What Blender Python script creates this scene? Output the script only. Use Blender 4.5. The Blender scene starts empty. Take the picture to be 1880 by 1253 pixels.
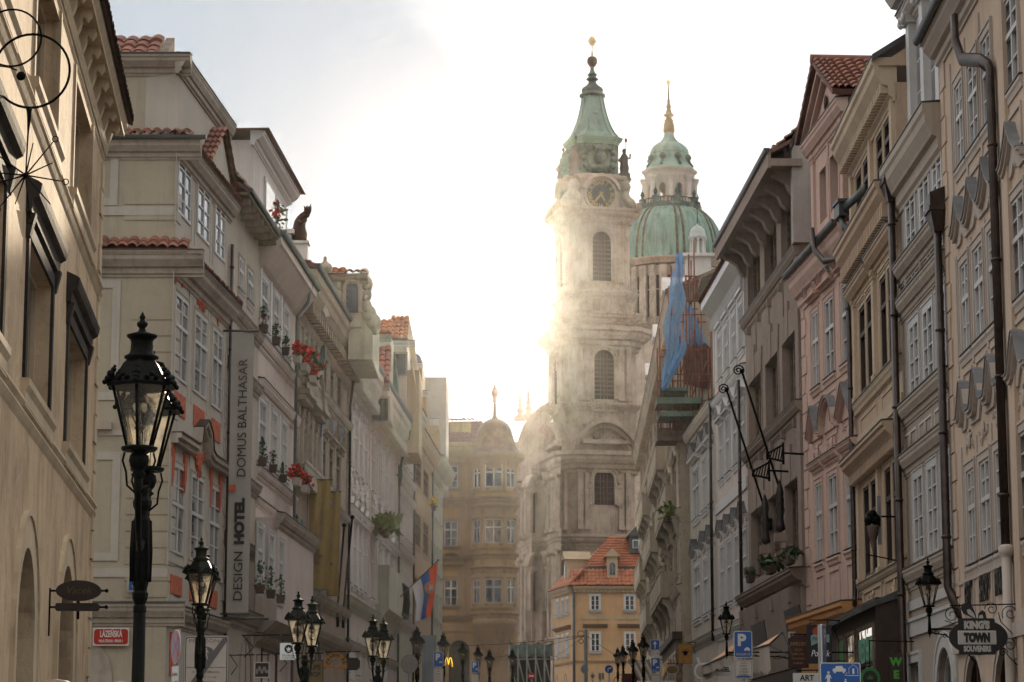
import bpy, math, random
from mathutils import Vector, Matrix
R = random.Random(7)
PI = math.pi
# ------------------------------------------------------------------ camera
F = 4600.0; PITCH = math.atan(784 / F); CAMZ = 1.7
CX, CY = 940.0, 626.5
scene = bpy.context.scene
COL = scene.collection
cam_d = bpy.data.cameras.new('camera')
cam = bpy.data.objects.new('camera', cam_d); COL.objects.link(cam)
cam.location = (0, 0, CAMZ); cam.rotation_euler = (math.radians(90) + PITCH, 0, 0)
cam_d.lens = 36 * F / 1880; cam_d.sensor_width = 36; cam_d.clip_start = 0.5; cam_d.clip_end = 5000
scene.camera = cam
def ray(px, py):
 a = (px - CX) / F; b = (CY - py) / F
 c, s = math.cos(PITCH), math.sin(PITCH)
 return Vector((a, c - s * b, s + c * b))
def at(px, py, Y):
 d = ray(px, py); t = Y / d.y
 return Vector((d.x * t, Y, CAMZ + d.z * t))
def azi(px, py):
 d = ray(px, py); return d.x / d.y
def zY(py, Y):
 d = ray(CX, py); return CAMZ + d.z * Y / d.y
# ------------------------------------------------------------------ sun, sky, exposure
SUN_PX = (986, 524)
sd = ray(*SUN_PX).normalized()
SUN_EL = math.asin(sd.z); SUN_AZ = math.atan2(sd.x, sd.y)
sun_l = bpy.data.lights.new('sun', 'SUN'); sun = bpy.data.objects.new('sun', sun_l); COL.objects.link(sun)
sun_l.energy = 4.6; sun_l.angle = math.radians(0.6); sun_l.color = (1.0, 0.82, 0.60)
sun.rotation_euler = (-sd).to_track_quat('-Z', 'Y').to_euler()
sun.location = (0, 40, 60)
world = bpy.data.worlds.new('World'); scene.world = world; world.use_nodes = True
nt = world.node_tree; nt.nodes.clear()
def N(tree, kind, **kw):
 n = tree.nodes.new(kind)
 for k, v in kw.items():
  if k.startswith('i_'):
   key = k[2:]
   n.inputs[int(key) if key.isdigit() else key].default_value = v
  else: setattr(n, k, v)
 return n
def link(tree, a, b): tree.links.new(a, b)
def math_(tree, op, a, b=None, c=None, clamp=False):
 n = tree.nodes.new('ShaderNodeMath'); n.operation = op; n.use_clamp = clamp
 for i, v in enumerate((a, b, c)):
  if v is None: continue
  if isinstance(v, (int, float)): n.inputs[i].default_value = v
  else: tree.links.new(v, n.inputs[i])
 return n.outputs[0]
def smooth(tree, v, lo, hi):
 n = tree.nodes.new('ShaderNodeMapRange'); n.interpolation_type = 'SMOOTHSTEP'
 tree.links.new(v, n.inputs[0]); n.inputs[1].default_value = lo; n.inputs[2].default_value = hi
 return n.outputs[0]
SKY_STR = 0.12
def build_sky():
 t = nt
 out = N(t, 'ShaderNodeOutputWorld'); bg = N(t, 'ShaderNodeBackground', i_Strength=SKY_STR)
 sky = N(t, 'ShaderNodeTexSky', sky_type='NISHITA', sun_disc=False)
 sky.sun_elevation = SUN_EL; sky.sun_rotation = SUN_AZ; sky.air_density = 1.2; sky.dust_density = 2.0
 tc = N(t, 'ShaderNodeTexCoord')
 dot = N(t, 'ShaderNodeVectorMath', operation='DOT_PRODUCT')
 nrm = N(t, 'ShaderNodeVectorMath', operation='NORMALIZE')
 link(t, tc.outputs['Generated'], nrm.inputs[0])
 link(t, nrm.outputs[0], dot.inputs[0]); dot.inputs[1].default_value = sd
 ang = math_(t, 'MULTIPLY', math_(t, 'ARCCOSINE', math_(t, 'MINIMUM', dot.outputs['Value'], 0.999999)), 180 / PI)   # degrees from the sun
 # a veil of cloud lit from behind by the sun
 mp = N(t, 'ShaderNodeMapping'); link(t, nrm.outputs[0], mp.inputs[0]); mp.inputs['Scale'].default_value = (7, 7, 11)
 mp.inputs['Location'].default_value = (1.3, 0.2, 4.1)
 nz = N(t, 'ShaderNodeTexNoise', i_Scale=1.0, i_Detail=7.0, i_Roughness=0.5); link(t, mp.outputs[0], nz.inputs[0])
 nz2 = N(t, 'ShaderNodeTexNoise', i_Scale=3.3, i_Detail=6.0, i_Roughness=0.6); link(t, mp.outputs[0], nz2.inputs[0])
 def blob(px, py, r):
  """soft bump in a direction of the sky, where a cloud bank stands"""
  d = N(t, 'ShaderNodeVectorMath', operation='DOT_PRODUCT'); link(t, nrm.outputs[0], d.inputs[0])
  d.inputs[1].default_value = ray(px, py).normalized()
  a = math_(t, 'MULTIPLY', math_(t, 'ARCCOSINE', math_(t, 'MINIMUM', d.outputs['Value'], 0.999999)), 180 / PI)
  return math_(t, 'POWER', 2.718, math_(t, 'MULTIPLY', math_(t, 'MULTIPLY', a, a), -1 / (r * r)))
 bias = blob(330, 200, 4.2)
 for q in ((620,230,3.6),(810,290,2.3),(560,420,3.6),(690,560,2.2),(790,700,2.0),(200,500,4),(60,60,5),(560,90,2.4),(-900,300,9),(2600,500,9)):
  bias = math_(t, 'MAXIMUM', bias, blob(*q))
 f_ = math_(t, 'MULTIPLY_ADD', nz.outputs[0], 1.5, math_(t, 'MULTIPLY', nz2.outputs[0], .35))
 f_ = math_(t, 'MULTIPLY_ADD', bias, .95, f_)
 dark = smooth(t, f_, .90, 1.52)
 # angular falloffs
 wide = math_(t, 'POWER', 2.718, math_(t, 'MULTIPLY', ang, -1 / 13.0))
 mid = math_(t, 'POWER', 2.718, math_(t, 'MULTIPLY', math_(t, 'MULTIPLY', ang, ang), -1 / 7.0))
 core = math_(t, 'POWER', 2.718, math_(t, 'MULTIPLY', math_(t, 'MULTIPLY', ang, ang), -1 / 0.9))
 lum = math_(t, 'MULTIPLY_ADD', wide, CLOUD_WIDE, CLOUD_BASE)
 lum = math_(t, 'MULTIPLY', lum, math_(t, 'MULTIPLY_ADD', dark, -0.44, 1.0))
 # unseen sky low behind the viewer, darkened to dim the lower facades
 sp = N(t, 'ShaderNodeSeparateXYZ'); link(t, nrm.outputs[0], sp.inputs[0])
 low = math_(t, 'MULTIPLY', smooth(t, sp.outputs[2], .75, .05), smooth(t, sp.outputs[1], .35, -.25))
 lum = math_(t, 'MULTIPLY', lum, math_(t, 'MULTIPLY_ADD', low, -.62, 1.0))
 lum = math_(t, 'MULTIPLY_ADD', mid, CLOUD_MID, lum)
 lum = math_(t, 'MULTIPLY_ADD', core, CLOUD_CORE, lum)
 tint = N(t, 'ShaderNodeMix', data_type='RGBA'); link(t, dark, tint.inputs[0])
 tint.inputs[6].default_value = (1.0, .985, .955, 1); tint.inputs[7].default_value = (.76, .87, 1.0, 1)
 cl = N(t, 'ShaderNodeVectorMath', operation='SCALE'); link(t, tint.outputs[2], cl.inputs[0]); link(t, lum, cl.inputs['Scale'])
 cover = smooth(t, nz.outputs[0], 0.15, 0.42)
 cover = math_(t, 'MULTIPLY_ADD', cover, 0.04, 0.95)
 mx = N(t, 'ShaderNodeMix', data_type='RGBA'); link(t, cover, mx.inputs[0])
 link(t, sky.outputs[0], mx.inputs[6]); link(t, cl.outputs[0], mx.inputs[7])
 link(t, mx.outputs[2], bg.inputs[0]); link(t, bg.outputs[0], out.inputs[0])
CLOUD_BASE, CLOUD_WIDE, CLOUD_MID, CLOUD_CORE = 5.0, 0.0, 2.2, 60.0
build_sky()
scene.view_settings.view_transform = 'Standard'; scene.view_settings.look = 'None'
scene.view_settings.exposure = 1.0; scene.view_settings.gamma = 1
scene.render.engine = 'CYCLES'
cy = scene.cycles
cy.use_denoising = True
try: cy.denoiser = 'OPENIMAGEDENOISE'
except Exception: pass
cy.max_bounces = 7; cy.diffuse_bounces = 3; cy.glossy_bounces = 3; cy.transmission_bounces = 4; cy.transparent_max_bounces = 12; cy.volume_bounces = 0
cy.caustics_reflective = False; cy.caustics_refractive = False
cy.sample_clamp_indirect = 6
# ------------------------------------------------------------------ materials
MATS = {}
def newmat(name):
 m = bpy.data.materials.new(name); m.use_nodes = True
 t = m.node_tree; b = t.nodes['Principled BSDF']
 MATS[name] = m
 return m, t, b
def ramp2(t, fac, c0, c1):
 n = N(t, 'ShaderNodeMix', data_type='RGBA'); link(t, fac, n.inputs[0])
 n.inputs[6].default_value = (*c0, 1); n.inputs[7].default_value = (*c1, 1)
 return n.outputs[2]
def stucco(name, c, dirt=.35, rough=.9, streak=1.0, bump=.25, dirtc=None):
 """weathered lime render: large blotches, rain streaks, fine grain"""
 m, t, b = newmat(name)
 tc = N(t, 'ShaderNodeTexCoord')
 n1 = N(t, 'ShaderNodeTexNoise', i_Scale=.55, i_Detail=6.0, i_Roughness=.62); link(t, tc.outputs['Object'], n1.inputs[0])
 mp = N(t, 'ShaderNodeMapping'); mp.inputs['Scale'].default_value = (3.2, 3.2, .22); link(t, tc.outputs['Object'], mp.inputs[0])
 n2 = N(t, 'ShaderNodeTexNoise', i_Scale=1.3, i_Detail=6.0, i_Roughness=.65); link(t, mp.outputs[0], n2.inputs[0])
 n3 = N(t, 'ShaderNodeTexNoise', i_Scale=9.0, i_Detail=5.0, i_Roughness=.7); link(t, tc.outputs['Object'], n3.inputs[0])
 d = dirtc or tuple(x * .55 for x in c)
 f1 = math_(t, 'MULTIPLY', smooth(t, n1.outputs[0], .38, .72), dirt)
 f2 = math_(t, 'MULTIPLY', smooth(t, n2.outputs[0], .46, .76), dirt * streak * .9)
 f = math_(t, 'ADD', f1, f2, clamp=True)
 n5 = N(t, 'ShaderNodeTexNoise', i_Scale=1.6, i_Detail=3.0, i_Roughness=.5, i_Distortion=.6); link(t, tc.outputs['Object'], n5.inputs[0])
 f = math_(t, 'MULTIPLY_ADD', smooth(t, n5.outputs[0], .585, .60), dirt * .32, f, clamp=True)      # mended patches with an edge
 mp6 = N(t, 'ShaderNodeMapping'); mp6.inputs['Scale'].default_value = (9, 9, .5); link(t, tc.outputs['Object'], mp6.inputs[0])
 n6 = N(t, 'ShaderNodeTexNoise', i_Scale=1.2, i_Detail=4.0, i_Roughness=.6); link(t, mp6.outputs[0], n6.inputs[0])
 f = math_(t, 'MULTIPLY_ADD', smooth(t, n6.outputs[0], .56, .72), dirt * .7, f, clamp=True)        # thin rain streaks
 f = math_(t, 'MULTIPLY_ADD', smooth(t, n3.outputs[0], .35, .8), dirt * .25, f, clamp=True)
 col = ramp2(t, f, c, d)
 # faint warm/cool drift
 link(t, col, b.inputs['Base Color']); b.inputs['Roughness'].default_value = rough
 b.inputs['Specular IOR Level'].default_value = .25
 bp = N(t, 'ShaderNodeBump', i_Strength=bump, i_Distance=.03); link(t, n3.outputs[0], bp.inputs['Height']); link(t, bp.outputs[0], b.inputs['Normal'])
 return m
def plain(name, c, rough=.5, metal=0.0, var=.15, scale=6.0, bump=.1, spec=.5):
 m, t, b = newmat(name)
 tc = N(t, 'ShaderNodeTexCoord'); n = N(t, 'ShaderNodeTexNoise', i_Scale=scale, i_Detail=5.0, i_Roughness=.6); link(t, tc.outputs['Object'], n.inputs[0])
 link(t, ramp2(t, smooth(t, n.outputs[0], .3, .75), c, tuple(x * (1 - var * 2) for x in c)), b.inputs['Base Color'])
 b.inputs['Roughness'].default_value = rough; b.inputs['Metallic'].default_value = metal; b.inputs['Specular IOR Level'].default_value = spec
 if bump:
  bp = N(t, 'ShaderNodeBump', i_Strength=bump, i_Distance=.02); link(t, n.outputs[0], bp.inputs['Height']); link(t, bp.outputs[0], b.inputs['Normal'])
 return m
def pane_mat(name, dark, light, lo, hi, rough=.04):
 """window glass over a dim room with net curtains"""
 m, t, b = newmat(name)
 tc = N(t, 'ShaderNodeTexCoord'); oi = N(t, 'ShaderNodeObjectInfo')
 sh = N(t, 'ShaderNodeVectorMath', operation='ADD'); link(t, tc.outputs['Object'], sh.inputs[0])
 rv = N(t, 'ShaderNodeCombineXYZ'); link(t, math_(t, 'MULTIPLY', oi.outputs['Random'], 37.0), rv.inputs[0]); link(t, rv.outputs[0], sh.inputs[1])
 mp = N(t, 'ShaderNodeMapping'); mp.inputs['Scale'].default_value = (2.6, 1, .7); link(t, sh.outputs[0], mp.inputs[0])
 n = N(t, 'ShaderNodeTexNoise', i_Scale=1.0, i_Detail=4.0, i_Roughness=.6); link(t, mp.outputs[0], n.inputs[0])
 w = N(t, 'ShaderNodeTexWave', i_Scale=5.0, i_Distortion=2.0); link(t, mp.outputs[0], w.inputs[0])
 f = smooth(t, n.outputs[0], lo, hi)
 f = math_(t, 'MULTIPLY', f, math_(t, 'MULTIPLY_ADD', w.outputs[1], .35, .65))
 r2 = math_(t, 'FRACT', math_(t, 'MULTIPLY', oi.outputs['Random'], 91.7))
 f = math_(t, 'MULTIPLY', f, math_(t, 'MULTIPLY_ADD', r2, 1.5, .15), clamp=True)
 link(t, ramp2(t, f, dark, light), b.inputs['Base Color'])
 b.inputs['Roughness'].default_value = rough; b.inputs['Specular IOR Level'].default_value = .6
 b.inputs['IOR'].default_value = 1.7; b.inputs['Coat Weight'].default_value = .6; b.inputs['Coat Roughness'].default_value = .02
 n4 = N(t, 'ShaderNodeTexNoise', i_Scale=1.7, i_Detail=1.0); link(t, sh.outputs[0], n4.inputs[0])
 bp = N(t, 'ShaderNodeBump', i_Strength=.25, i_Distance=.02); link(t, n4.outputs[0], bp.inputs['Height']); link(t, bp.outputs[0], b.inputs['Normal']); link(t, bp.outputs[0], b.inputs['Coat Normal'])
 return m
def tile_mat(name, c, c2):
 m, t, b = newmat(name)
 tc = N(t, 'ShaderNodeTexCoord')
 v = N(t, 'ShaderNodeTexVoronoi', i_Scale=3.4); link(t, tc.outputs['Object'], v.inputs[0])
 sx = N(t, 'ShaderNodeSeparateColor'); link(t, v.outputs['Color'], sx.inputs[0])
 n = N(t, 'ShaderNodeTexNoise', i_Scale=1.1, i_Detail=6.0, i_Roughness=.7); link(t, tc.outputs['Object'], n.inputs[0])
 f = math_(t, 'MULTIPLY_ADD', sx.outputs[0], .55, math_(t, 'MULTIPLY', smooth(t, n.outputs[0], .4, .7), .5), clamp=True)
 link(t, ramp2(t, f, c, c2), b.inputs['Base Color']); b.inputs['Roughness'].default_value = .8
 return m
def copper_green(name):
 m, t, b = newmat(name)
 tc = N(t, 'ShaderNodeTexCoord')
 mp = N(t, 'ShaderNodeMapping'); mp.inputs['Scale'].default_value = (1, 1, .25); link(t, tc.outputs['Object'], mp.inputs[0])
 n = N(t, 'ShaderNodeTexNoise', i_Scale=.9, i_Detail=7.0, i_Roughness=.65); link(t, mp.outputs[0], n.inputs[0])
 link(t, ramp2(t, smooth(t, n.outputs[0], .4, .75), (.20, .31, .255), (.10, .15, .12)), b.inputs['Base Color'])
 b.inputs['Roughness'].default_value = .65
 return m
W = {}
M = dict(
 ochre=stucco('ochre_render', (.62, .47, .31), .8, dirtc=(.36, .26, .175), bump=.6),
 ochre_trim=stucco('ochre_trim_render', (.58, .46, .32), .5),
 cream=stucco('cream_green_render', (.42, .37, .285), .3),
 palegrey=stucco('pale_grey_render', (.48, .44, .385), .3),
 cream2=stucco('cream_render', (.48, .43, .36), .35),
 whitepink=stucco('pinkish_white_render', (.62, .53, .48), .35),
 brownorn=stucco('brown_grey_render', (.33, .26, .20), .45),
 stonetrim=stucco('worn_stone', (.42, .365, .305), .55),
 whiteorn=stucco('off_white_render', (.54, .47, .41), .5),
 greenwhite=stucco('pale_green_render', (.45, .43, .35), .4),
 sand=stucco('sand_render', (.44, .34, .23), .3),
 beige=stucco('warm_beige_render', (.57, .44, .34), .32),
 beige_trim=stucco('greyish_beige_trim', (.50, .43, .38), .25),
 taupe=stucco('taupe_render', (.37, .31, .26), .22),
 taupe_trim=stucco('warm_grey_trim', (.45, .385, .325), .25),
 yellow=stucco('yellow_render', (.54, .40, .29), .3),
 yellow2=stucco('pale_yellow_render', (.58, .46, .34), .3),
 pink=stucco('salmon_pink_render', (.61, .43, .36), .35),
 orange=stucco('orange_render', (.60, .30, .12), .25),
 brown=stucco('brown_stone', (.30, .235, .195), .35),
 darkbrown=plain('dark_brown_wood', (.045, .025, .018), .6),
 white=plain('white_paint', (.56, .55, .54), .45, var=.06, scale=3),
 whitewall=stucco('white_render', (.62, .58, .55), .35),
 firewall=stucco('plain_grey_render', (.43, .385, .35), .4),
 tanwall=stucco('tan_render', (.40, .32, .27), .3),
 stone_far=stucco('yellow_grey_sandstone', (.44, .37, .28), .5),
 mustard=stucco('mustard_render', (.36, .24, .12), .5),
 mustard_trim=stucco('brown_sandstone_trim', (.27, .19, .12), .4),
 houseyellow=stucco('apricot_render', (.52, .33, .18), .3),
 church=stucco('church_sandstone', (.43, .34, .27), .6, dirtc=(.21, .165, .13)),
 coral=plain('coral_paint', (.55, .13, .065), .8, var=.2),
 glass=pane_mat('window_glass', (.035, .036, .04), (.34, .33, .33), .30, .55),
 glassd=pane_mat('dark_window_glass', (.012, .010, .010), (.05, .035, .03), .4, .7),
 glassb=pane_mat('bluish_window_glass', (.02, .025, .032), (.12, .13, .15), .4, .7),
 tile=tile_mat('terracotta_tiles', (.30, .12, .075), (.12, .055, .04)),
 tiled=tile_mat('old_brown_tiles', (.20, .085, .055), (.09, .05, .035)),
 tileb=tile_mat('bright_orange_tiles', (.40, .14, .065), (.20, .08, .045)),
 copper=copper_green('green_copper'),
 copperdark=plain('dark_copper', (.13, .17, .14), .6, var=.4, scale=.8),
 sheet=plain('dark_sheet_metal', (.085, .09, .09), .45, .3, var=.2, scale=2),
 sheetl=plain('grey_sheet_metal', (.25, .26, .27), .45, .3, var=.2, scale=2),
 pipe=plain('brown_copper_pipe', (.055, .035, .028), .4, .5, var=.3, scale=4),
 pipeg=plain('grey_zinc_pipe', (.16, .18, .19), .45, .4, var=.2, scale=4),
 iron=plain('black_iron', (.004, .005, .004), .55, .0, var=.3, scale=20, bump=.3, spec=.08),
 irong=plain('dark_green_iron', (.006, .009, .007), .5, .0, var=.3, scale=20, bump=.3, spec=.12),
 timber=plain('grey_brown_timber', (.22, .16, .11), .75, var=.3, scale=5),
 gold=plain('gilding', (.75, .48, .12), .3, .8, var=.2),
 goldpaint=plain('faded_gold_paint', (.42, .31, .12), .5, .1, var=.2),
 leaf=plain('green_leaves', (.055, .10, .035), .6, var=.4, scale=12, bump=0),
 leafy=plain('yellow_green_leaves', (.16, .20, .05), .6, var=.3, scale=12, bump=0),
 redflower=plain('red_petals', (.62, .045, .025), .6, var=.25, scale=20, bump=0),
 yellowflower=plain('yellow_petals', (.70, .45, .05), .6, var=.2, scale=20, bump=0),
 clay=plain('dark_clay', (.10, .06, .045), .8),
 blue=plain('blue_enamel', (.010, .085, .32), .35, var=.05),
 signwhite=plain('white_enamel', (.62, .61, .58), .4, var=.05),
 signpaper=plain('off_white_board', (.50, .46, .42), .5, var=.05),
 red=plain('red_enamel', (.40, .02, .012), .4, var=.1),
 redlight=plain('bright_red_cloth', (.72, .10, .035), .8, var=.05),
 bluecloth=plain('blue_cloth', (.045, .12, .36), .8, var=.05),
 whitecloth=plain('white_cloth', (.60, .57, .60), .85, var=.05),
 black=plain('black_paint', (.012, .012, .012), .4, var=.1),
 darkboard=plain('dark_board', (.022, .015, .012), .5, var=.2),
 greyboard=plain('grey_board', (.22, .20, .18), .5, var=.1),
 banner=plain('grey_white_banner_cloth', (.37, .35, .31), .85, var=.06, scale=1.5),
 bannergold=plain('gold_banner_cloth', (.30, .21, .055), .8, var=.12, scale=2),
 bannergoldtext=plain('olive_print', (.15, .10, .035), .8, var=.1),
 green=plain('green_paint', (.03, .20, .05), .5, var=.1),
 greenneon=plain('pale_green_lettering', (.16, .42, .28), .4, var=.1),
 maroon=plain('maroon_board', (.085, .018, .012), .45, var=.2),
 orangeb=plain('amber_board', (.38, .17, .02), .5, var=.15),
 mustardb=plain('mustard_board', (.16, .10, .02), .5, var=.15),
 greytext=plain('faded_black_print', (.14, .125, .12), .6, var=.05),
 greydisc=plain('faded_grey_blue_print', (.12, .115, .12), .6, var=.05),
 teal=plain('pale_teal_paint', (.20, .36, .35), .5, var=.1),
 canvas=plain('pale_canvas', (.42, .36, .30), .85, var=.1),
 canvasor=plain('peach_canvas', (.72, .40, .22), .85, var=.08),
 asphalt=plain('cobbled_asphalt', (.06, .058, .055), .85, var=.3, scale=4),
 paving=plain('granite_paving', (.16, .15, .14), .85, var=.25, scale=3),
 skin=plain('skin', (.45, .25, .17), .55, var=.05),
 hairb=plain('light_brown_hair', (.22, .10, .035), .6, var=.3, scale=60),
 jean=plain('blue_denim', (.04, .06, .12), .85),
 shirt=plain('grey_jacket_cloth', (.10, .10, .11), .85),
)
def emissive(name, c, s):
 m, t, b = newmat(name); b.inputs['Base Color'].default_value = (*c, 1)
 b.inputs['Emission Color'].default_value = (*c, 1); b.inputs['Emission Strength'].default_value = s
 return m
M['neonyellow'] = emissive('lit_yellow_sign', (1.0, .55, .02), .75)
M['neongreen'] = emissive('lit_green_sign', (.06, .28, .04), .04)
def lantern_glass():
 m, t, b = newmat('lantern_glass')
 out = [n for n in t.nodes if n.type == 'OUTPUT_MATERIAL'][0]
 tc = N(t, 'ShaderNodeTexCoord'); n = N(t, 'ShaderNodeTexNoise', i_Scale=14.0, i_Detail=6.0, i_Roughness=.7); link(t, tc.outputs['Object'], n.inputs[0])
 tr = N(t, 'ShaderNodeBsdfTransparent'); tr.inputs[0].default_value = (.93, .90, .84, 1)
 tl = N(t, 'ShaderNodeBsdfTranslucent'); tl.inputs[0].default_value = (.80, .76, .66, 1)
 gl = N(t, 'ShaderNodeBsdfGlossy'); gl.inputs['Roughness'].default_value = .12
 m1 = N(t, 'ShaderNodeMixShader'); link(t, smooth(t, n.outputs[0], .25, .8), m1.inputs[0])
 m1b = N(t, 'ShaderNodeMixShader', i_0=.20); link(t, tr.outputs[0], m1b.inputs[1]); link(t, tl.outputs[0], m1b.inputs[2])
 link(t, tr.outputs[0], m1.inputs[1]); link(t, m1b.outputs[0], m1.inputs[2])
 m2 = N(t, 'ShaderNodeMixShader', i_0=.07); link(t, m1.outputs[0], m2.inputs[1]); link(t, gl.outputs[0], m2.inputs[2])
 link(t, m2.outputs[0], out.inputs[0]); return m
M['lglass'] = lantern_glass()
def net_mat():
 m, t, b = newmat('blue_netting'); out = [n for n in t.nodes if n.type == 'OUTPUT_MATERIAL'][0]
 tr = N(t, 'ShaderNodeBsdfTransparent'); tl = N(t, 'ShaderNodeBsdfTranslucent'); tl.inputs[0].default_value = (.26, .50, .80, 1)
 df = N(t, 'ShaderNodeBsdfDiffuse'); df.inputs[0].default_value = (.22, .42, .66, 1)
 a = N(t, 'ShaderNodeMixShader', i_0=.5); link(t, tl.outputs[0], a.inputs[1]); link(t, df.outputs[0], a.inputs[2])
 c = N(t, 'ShaderNodeMixShader', i_0=.62); link(t, tr.outputs[0], c.inputs[1]); link(t, a.outputs[0], c.inputs[2])
 link(t, c.outputs[0], out.inputs[0]); return m
M['net'] = net_mat()
# ------------------------------------------------------------------ mesh builder
class MB:
 def __init__(s): s.v = []; s.f = []; s.sm = []; s.mi = []; s.cur = 0
 def add(s, vs, fs, smooth=False):
  o = len(s.v); s.v += [tuple(p) for p in vs]
  for f in fs: s.f.append(tuple(i + o for i in f)); s.sm.append(smooth); s.mi.append(s.cur)
  return s
 def quad(s, a, b, c, d): return s.add([a, b, c, d], [(0, 1, 2, 3)])
 def box(s, x0, x1, y0, y1, z0, z1):
  if x0 > x1: x0, x1 = x1, x0
  if y0 > y1: y0, y1 = y1, y0
  if z0 > z1: z0, z1 = z1, z0
  return s.add([(x0,y0,z0),(x1,y0,z0),(x1,y1,z0),(x0,y1,z0),(x0,y0,z1),(x1,y0,z1),(x1,y1,z1),(x0,y1,z1)],
                     [(0, 3, 2, 1), (4, 5, 6, 7), (0, 1, 5, 4), (1, 2, 6, 5), (2, 3, 7, 6), (3, 0, 4, 7)])
 def prism(s, poly, axis, a, b):
  """extrude a 2-D outline along axis ('x': (y,z), 'y': (x,z), 'z': (x,y)) from a to b"""
  n = len(poly)
  def P(p, t):
   return {'x': (t, p[0], p[1]), 'y': (p[0], t, p[1]), 'z': (p[0], p[1], t)}[axis]
  vs = [P(p, a) for p in poly] + [P(p, b) for p in poly]
  fs = [tuple(range(n))[::-1], tuple(range(n, 2 * n))] + [(i, (i + 1) % n, n + (i + 1) % n, n + i) for i in range(n)]
  return s.add(vs, fs)
 def strip(s, top, bot, y0, y1):
  """solid between two equally long (x,z) lines, extruded y0..y1 (safe for concave shapes)"""
  n = len(top)
  vs = [(p[0],y0,p[1]) for p in top] + [(p[0],y0,p[1]) for p in bot] + [(p[0],y1,p[1]) for p in top] + [(p[0],y1,p[1]) for p in bot]
  fs = []
  for i in range(n - 1):
   fs += [(i, i + 1, n + i + 1, n + i), (2 * n + i, 3 * n + i, 3 * n + i + 1, 2 * n + i + 1),
                   (i, 2 * n + i, 2 * n + i + 1, i + 1), (n + i, n + i + 1, 3 * n + i + 1, 3 * n + i)]
  fs += [(0, n, 3 * n, 2 * n), (n - 1, 3 * n - 1, 4 * n - 1, 2 * n - 1)]
  return s.add(vs, fs)
 def ribbon(s, pts, th, y0, y1):
  """band of thickness th following an (x,z) line (on its left side)"""
  off = []
  for i, p in enumerate(pts):
   a = pts[max(i - 1, 0)]; b = pts[min(i + 1, len(pts) - 1)]
   dx, dz = b[0] - a[0], b[1] - a[1]; l = math.hypot(dx, dz) or 1
   off.append((p[0] - dz / l * th, p[1] + dx / l * th))
  return s.strip(off, pts, y0, y1)
 def tube(s, path, r, n=8, rs=None, smooth=True):
  path = [Vector(p) for p in path]; rings = []; up = Vector((0, 0, 1))
  m = len(path); prev = None
  for i, p in enumerate(path):
   d = (path[min(i + 1, m - 1)] - path[max(i - 1, 0)]).normalized()
   if prev is None:
    u = up.cross(d)
    if u.length < .05: u = Vector((1, 0, 0)).cross(d)
   else: u = prev - d * prev.dot(d)
   u.normalize(); w = d.cross(u); prev = u
   rr = rs[i] if rs else r
   rings.append([p + (u * math.cos(2 * PI * k / n) + w * math.sin(2 * PI * k / n)) * rr for k in range(n)])
  vs = [v for rg in rings for v in rg]
  fs = [(i * n + k,i * n + (k + 1) % n,(i + 1) * n + (k + 1) % n,(i + 1) * n + k) for i in range(m - 1) for k in range(n)]
  s.add(vs, fs, smooth)
  o = len(s.v) - len(vs)
  s.f += [tuple(o + k for k in range(n))[::-1],tuple(o + (m - 1) * n + k for k in range(n))]; s.sm += [False,False]; s.mi += [s.cur] * 2
  return s
 def lathe(s, prof, c=(0, 0, 0), n=16, a0=0.0, smooth=True, sx=1.0, sy=1.0, arc=2 * PI):
  m = len(prof); full = abs(arc - 2 * PI) < 1e-6; k_ = n if full else n + 1
  vs = []
  for r, z in prof:
   for k in range(k_):
    a = a0 + arc * k / n
    vs.append((c[0] + r * math.cos(a) * sx, c[1] + r * math.sin(a) * sy, c[2] + z))
  fs = []
  for i in range(m - 1):
   for k in range(n):
    k2 = (k + 1) % k_ if full else k + 1
    fs.append((i * k_ + k, i * k_ + k2, (i + 1) * k_ + k2, (i + 1) * k_ + k))
  s.add(vs, fs, smooth)
  if full:
   o = len(s.v) - len(vs)
   for i in (0, m - 1):
    if prof[i][0] > 1e-4: s.f.append(tuple(o + i * k_ + k for k in range(k_))); s.sm.append(False); s.mi.append(s.cur)
  return s
 def ball(s, c, r, sx=1, sy=1, sz=1, n=8, m=6):
  prof = [(max(r * math.sin(PI * i / m), 1e-5), -r * sz * math.cos(PI * i / m)) for i in range(m + 1)]
  return s.lathe(prof, c, n, sx=sx, sy=sy)
 def loft(s, secs, smooth=False, cap=True):
  """secs: list of equally long closed rings of 3-D points"""
  n = len(secs[0]); vs = [p for r in secs for p in r]
  fs = [(i * n + k,i * n + (k + 1) % n,(i + 1) * n + (k + 1) % n,(i + 1) * n + k) for i in range(len(secs) - 1) for k in range(n)]
  if cap: fs += [tuple(range(n))[::-1], tuple((len(secs) - 1) * n + k for k in range(n))]
  return s.add(vs, fs, smooth)
 def xf(s, m, start=0):
  for i in range(start, len(s.v)): s.v[i] = tuple(m @ Vector(s.v[i]))
  return s
 def build(s, name, mat, parent=None, loc=None, rz=None):
  me = bpy.data.meshes.new(name); me.from_pydata(s.v, [], s.f)
  for m_ in (mat if isinstance(mat, (list, tuple)) else [mat]): me.materials.append(m_)
  me.polygons.foreach_set('use_smooth', s.sm)
  if any(s.mi): me.polygons.foreach_set('material_index', s.mi)
  me.update()
  o = bpy.data.objects.new(name, me); COL.objects.link(o)
  if parent is not None: o.parent = parent
  if loc is not None: o.location = loc
  if rz is not None: o.rotation_euler = (0, 0, rz)
  return o
def tag(o, label=None, cat=None, group=None, kind=None):
 if label: o['label'] = label
 if cat: o['category'] = cat
 if group: o['group'] = group
 if kind: o['kind'] = kind
 return o
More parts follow.
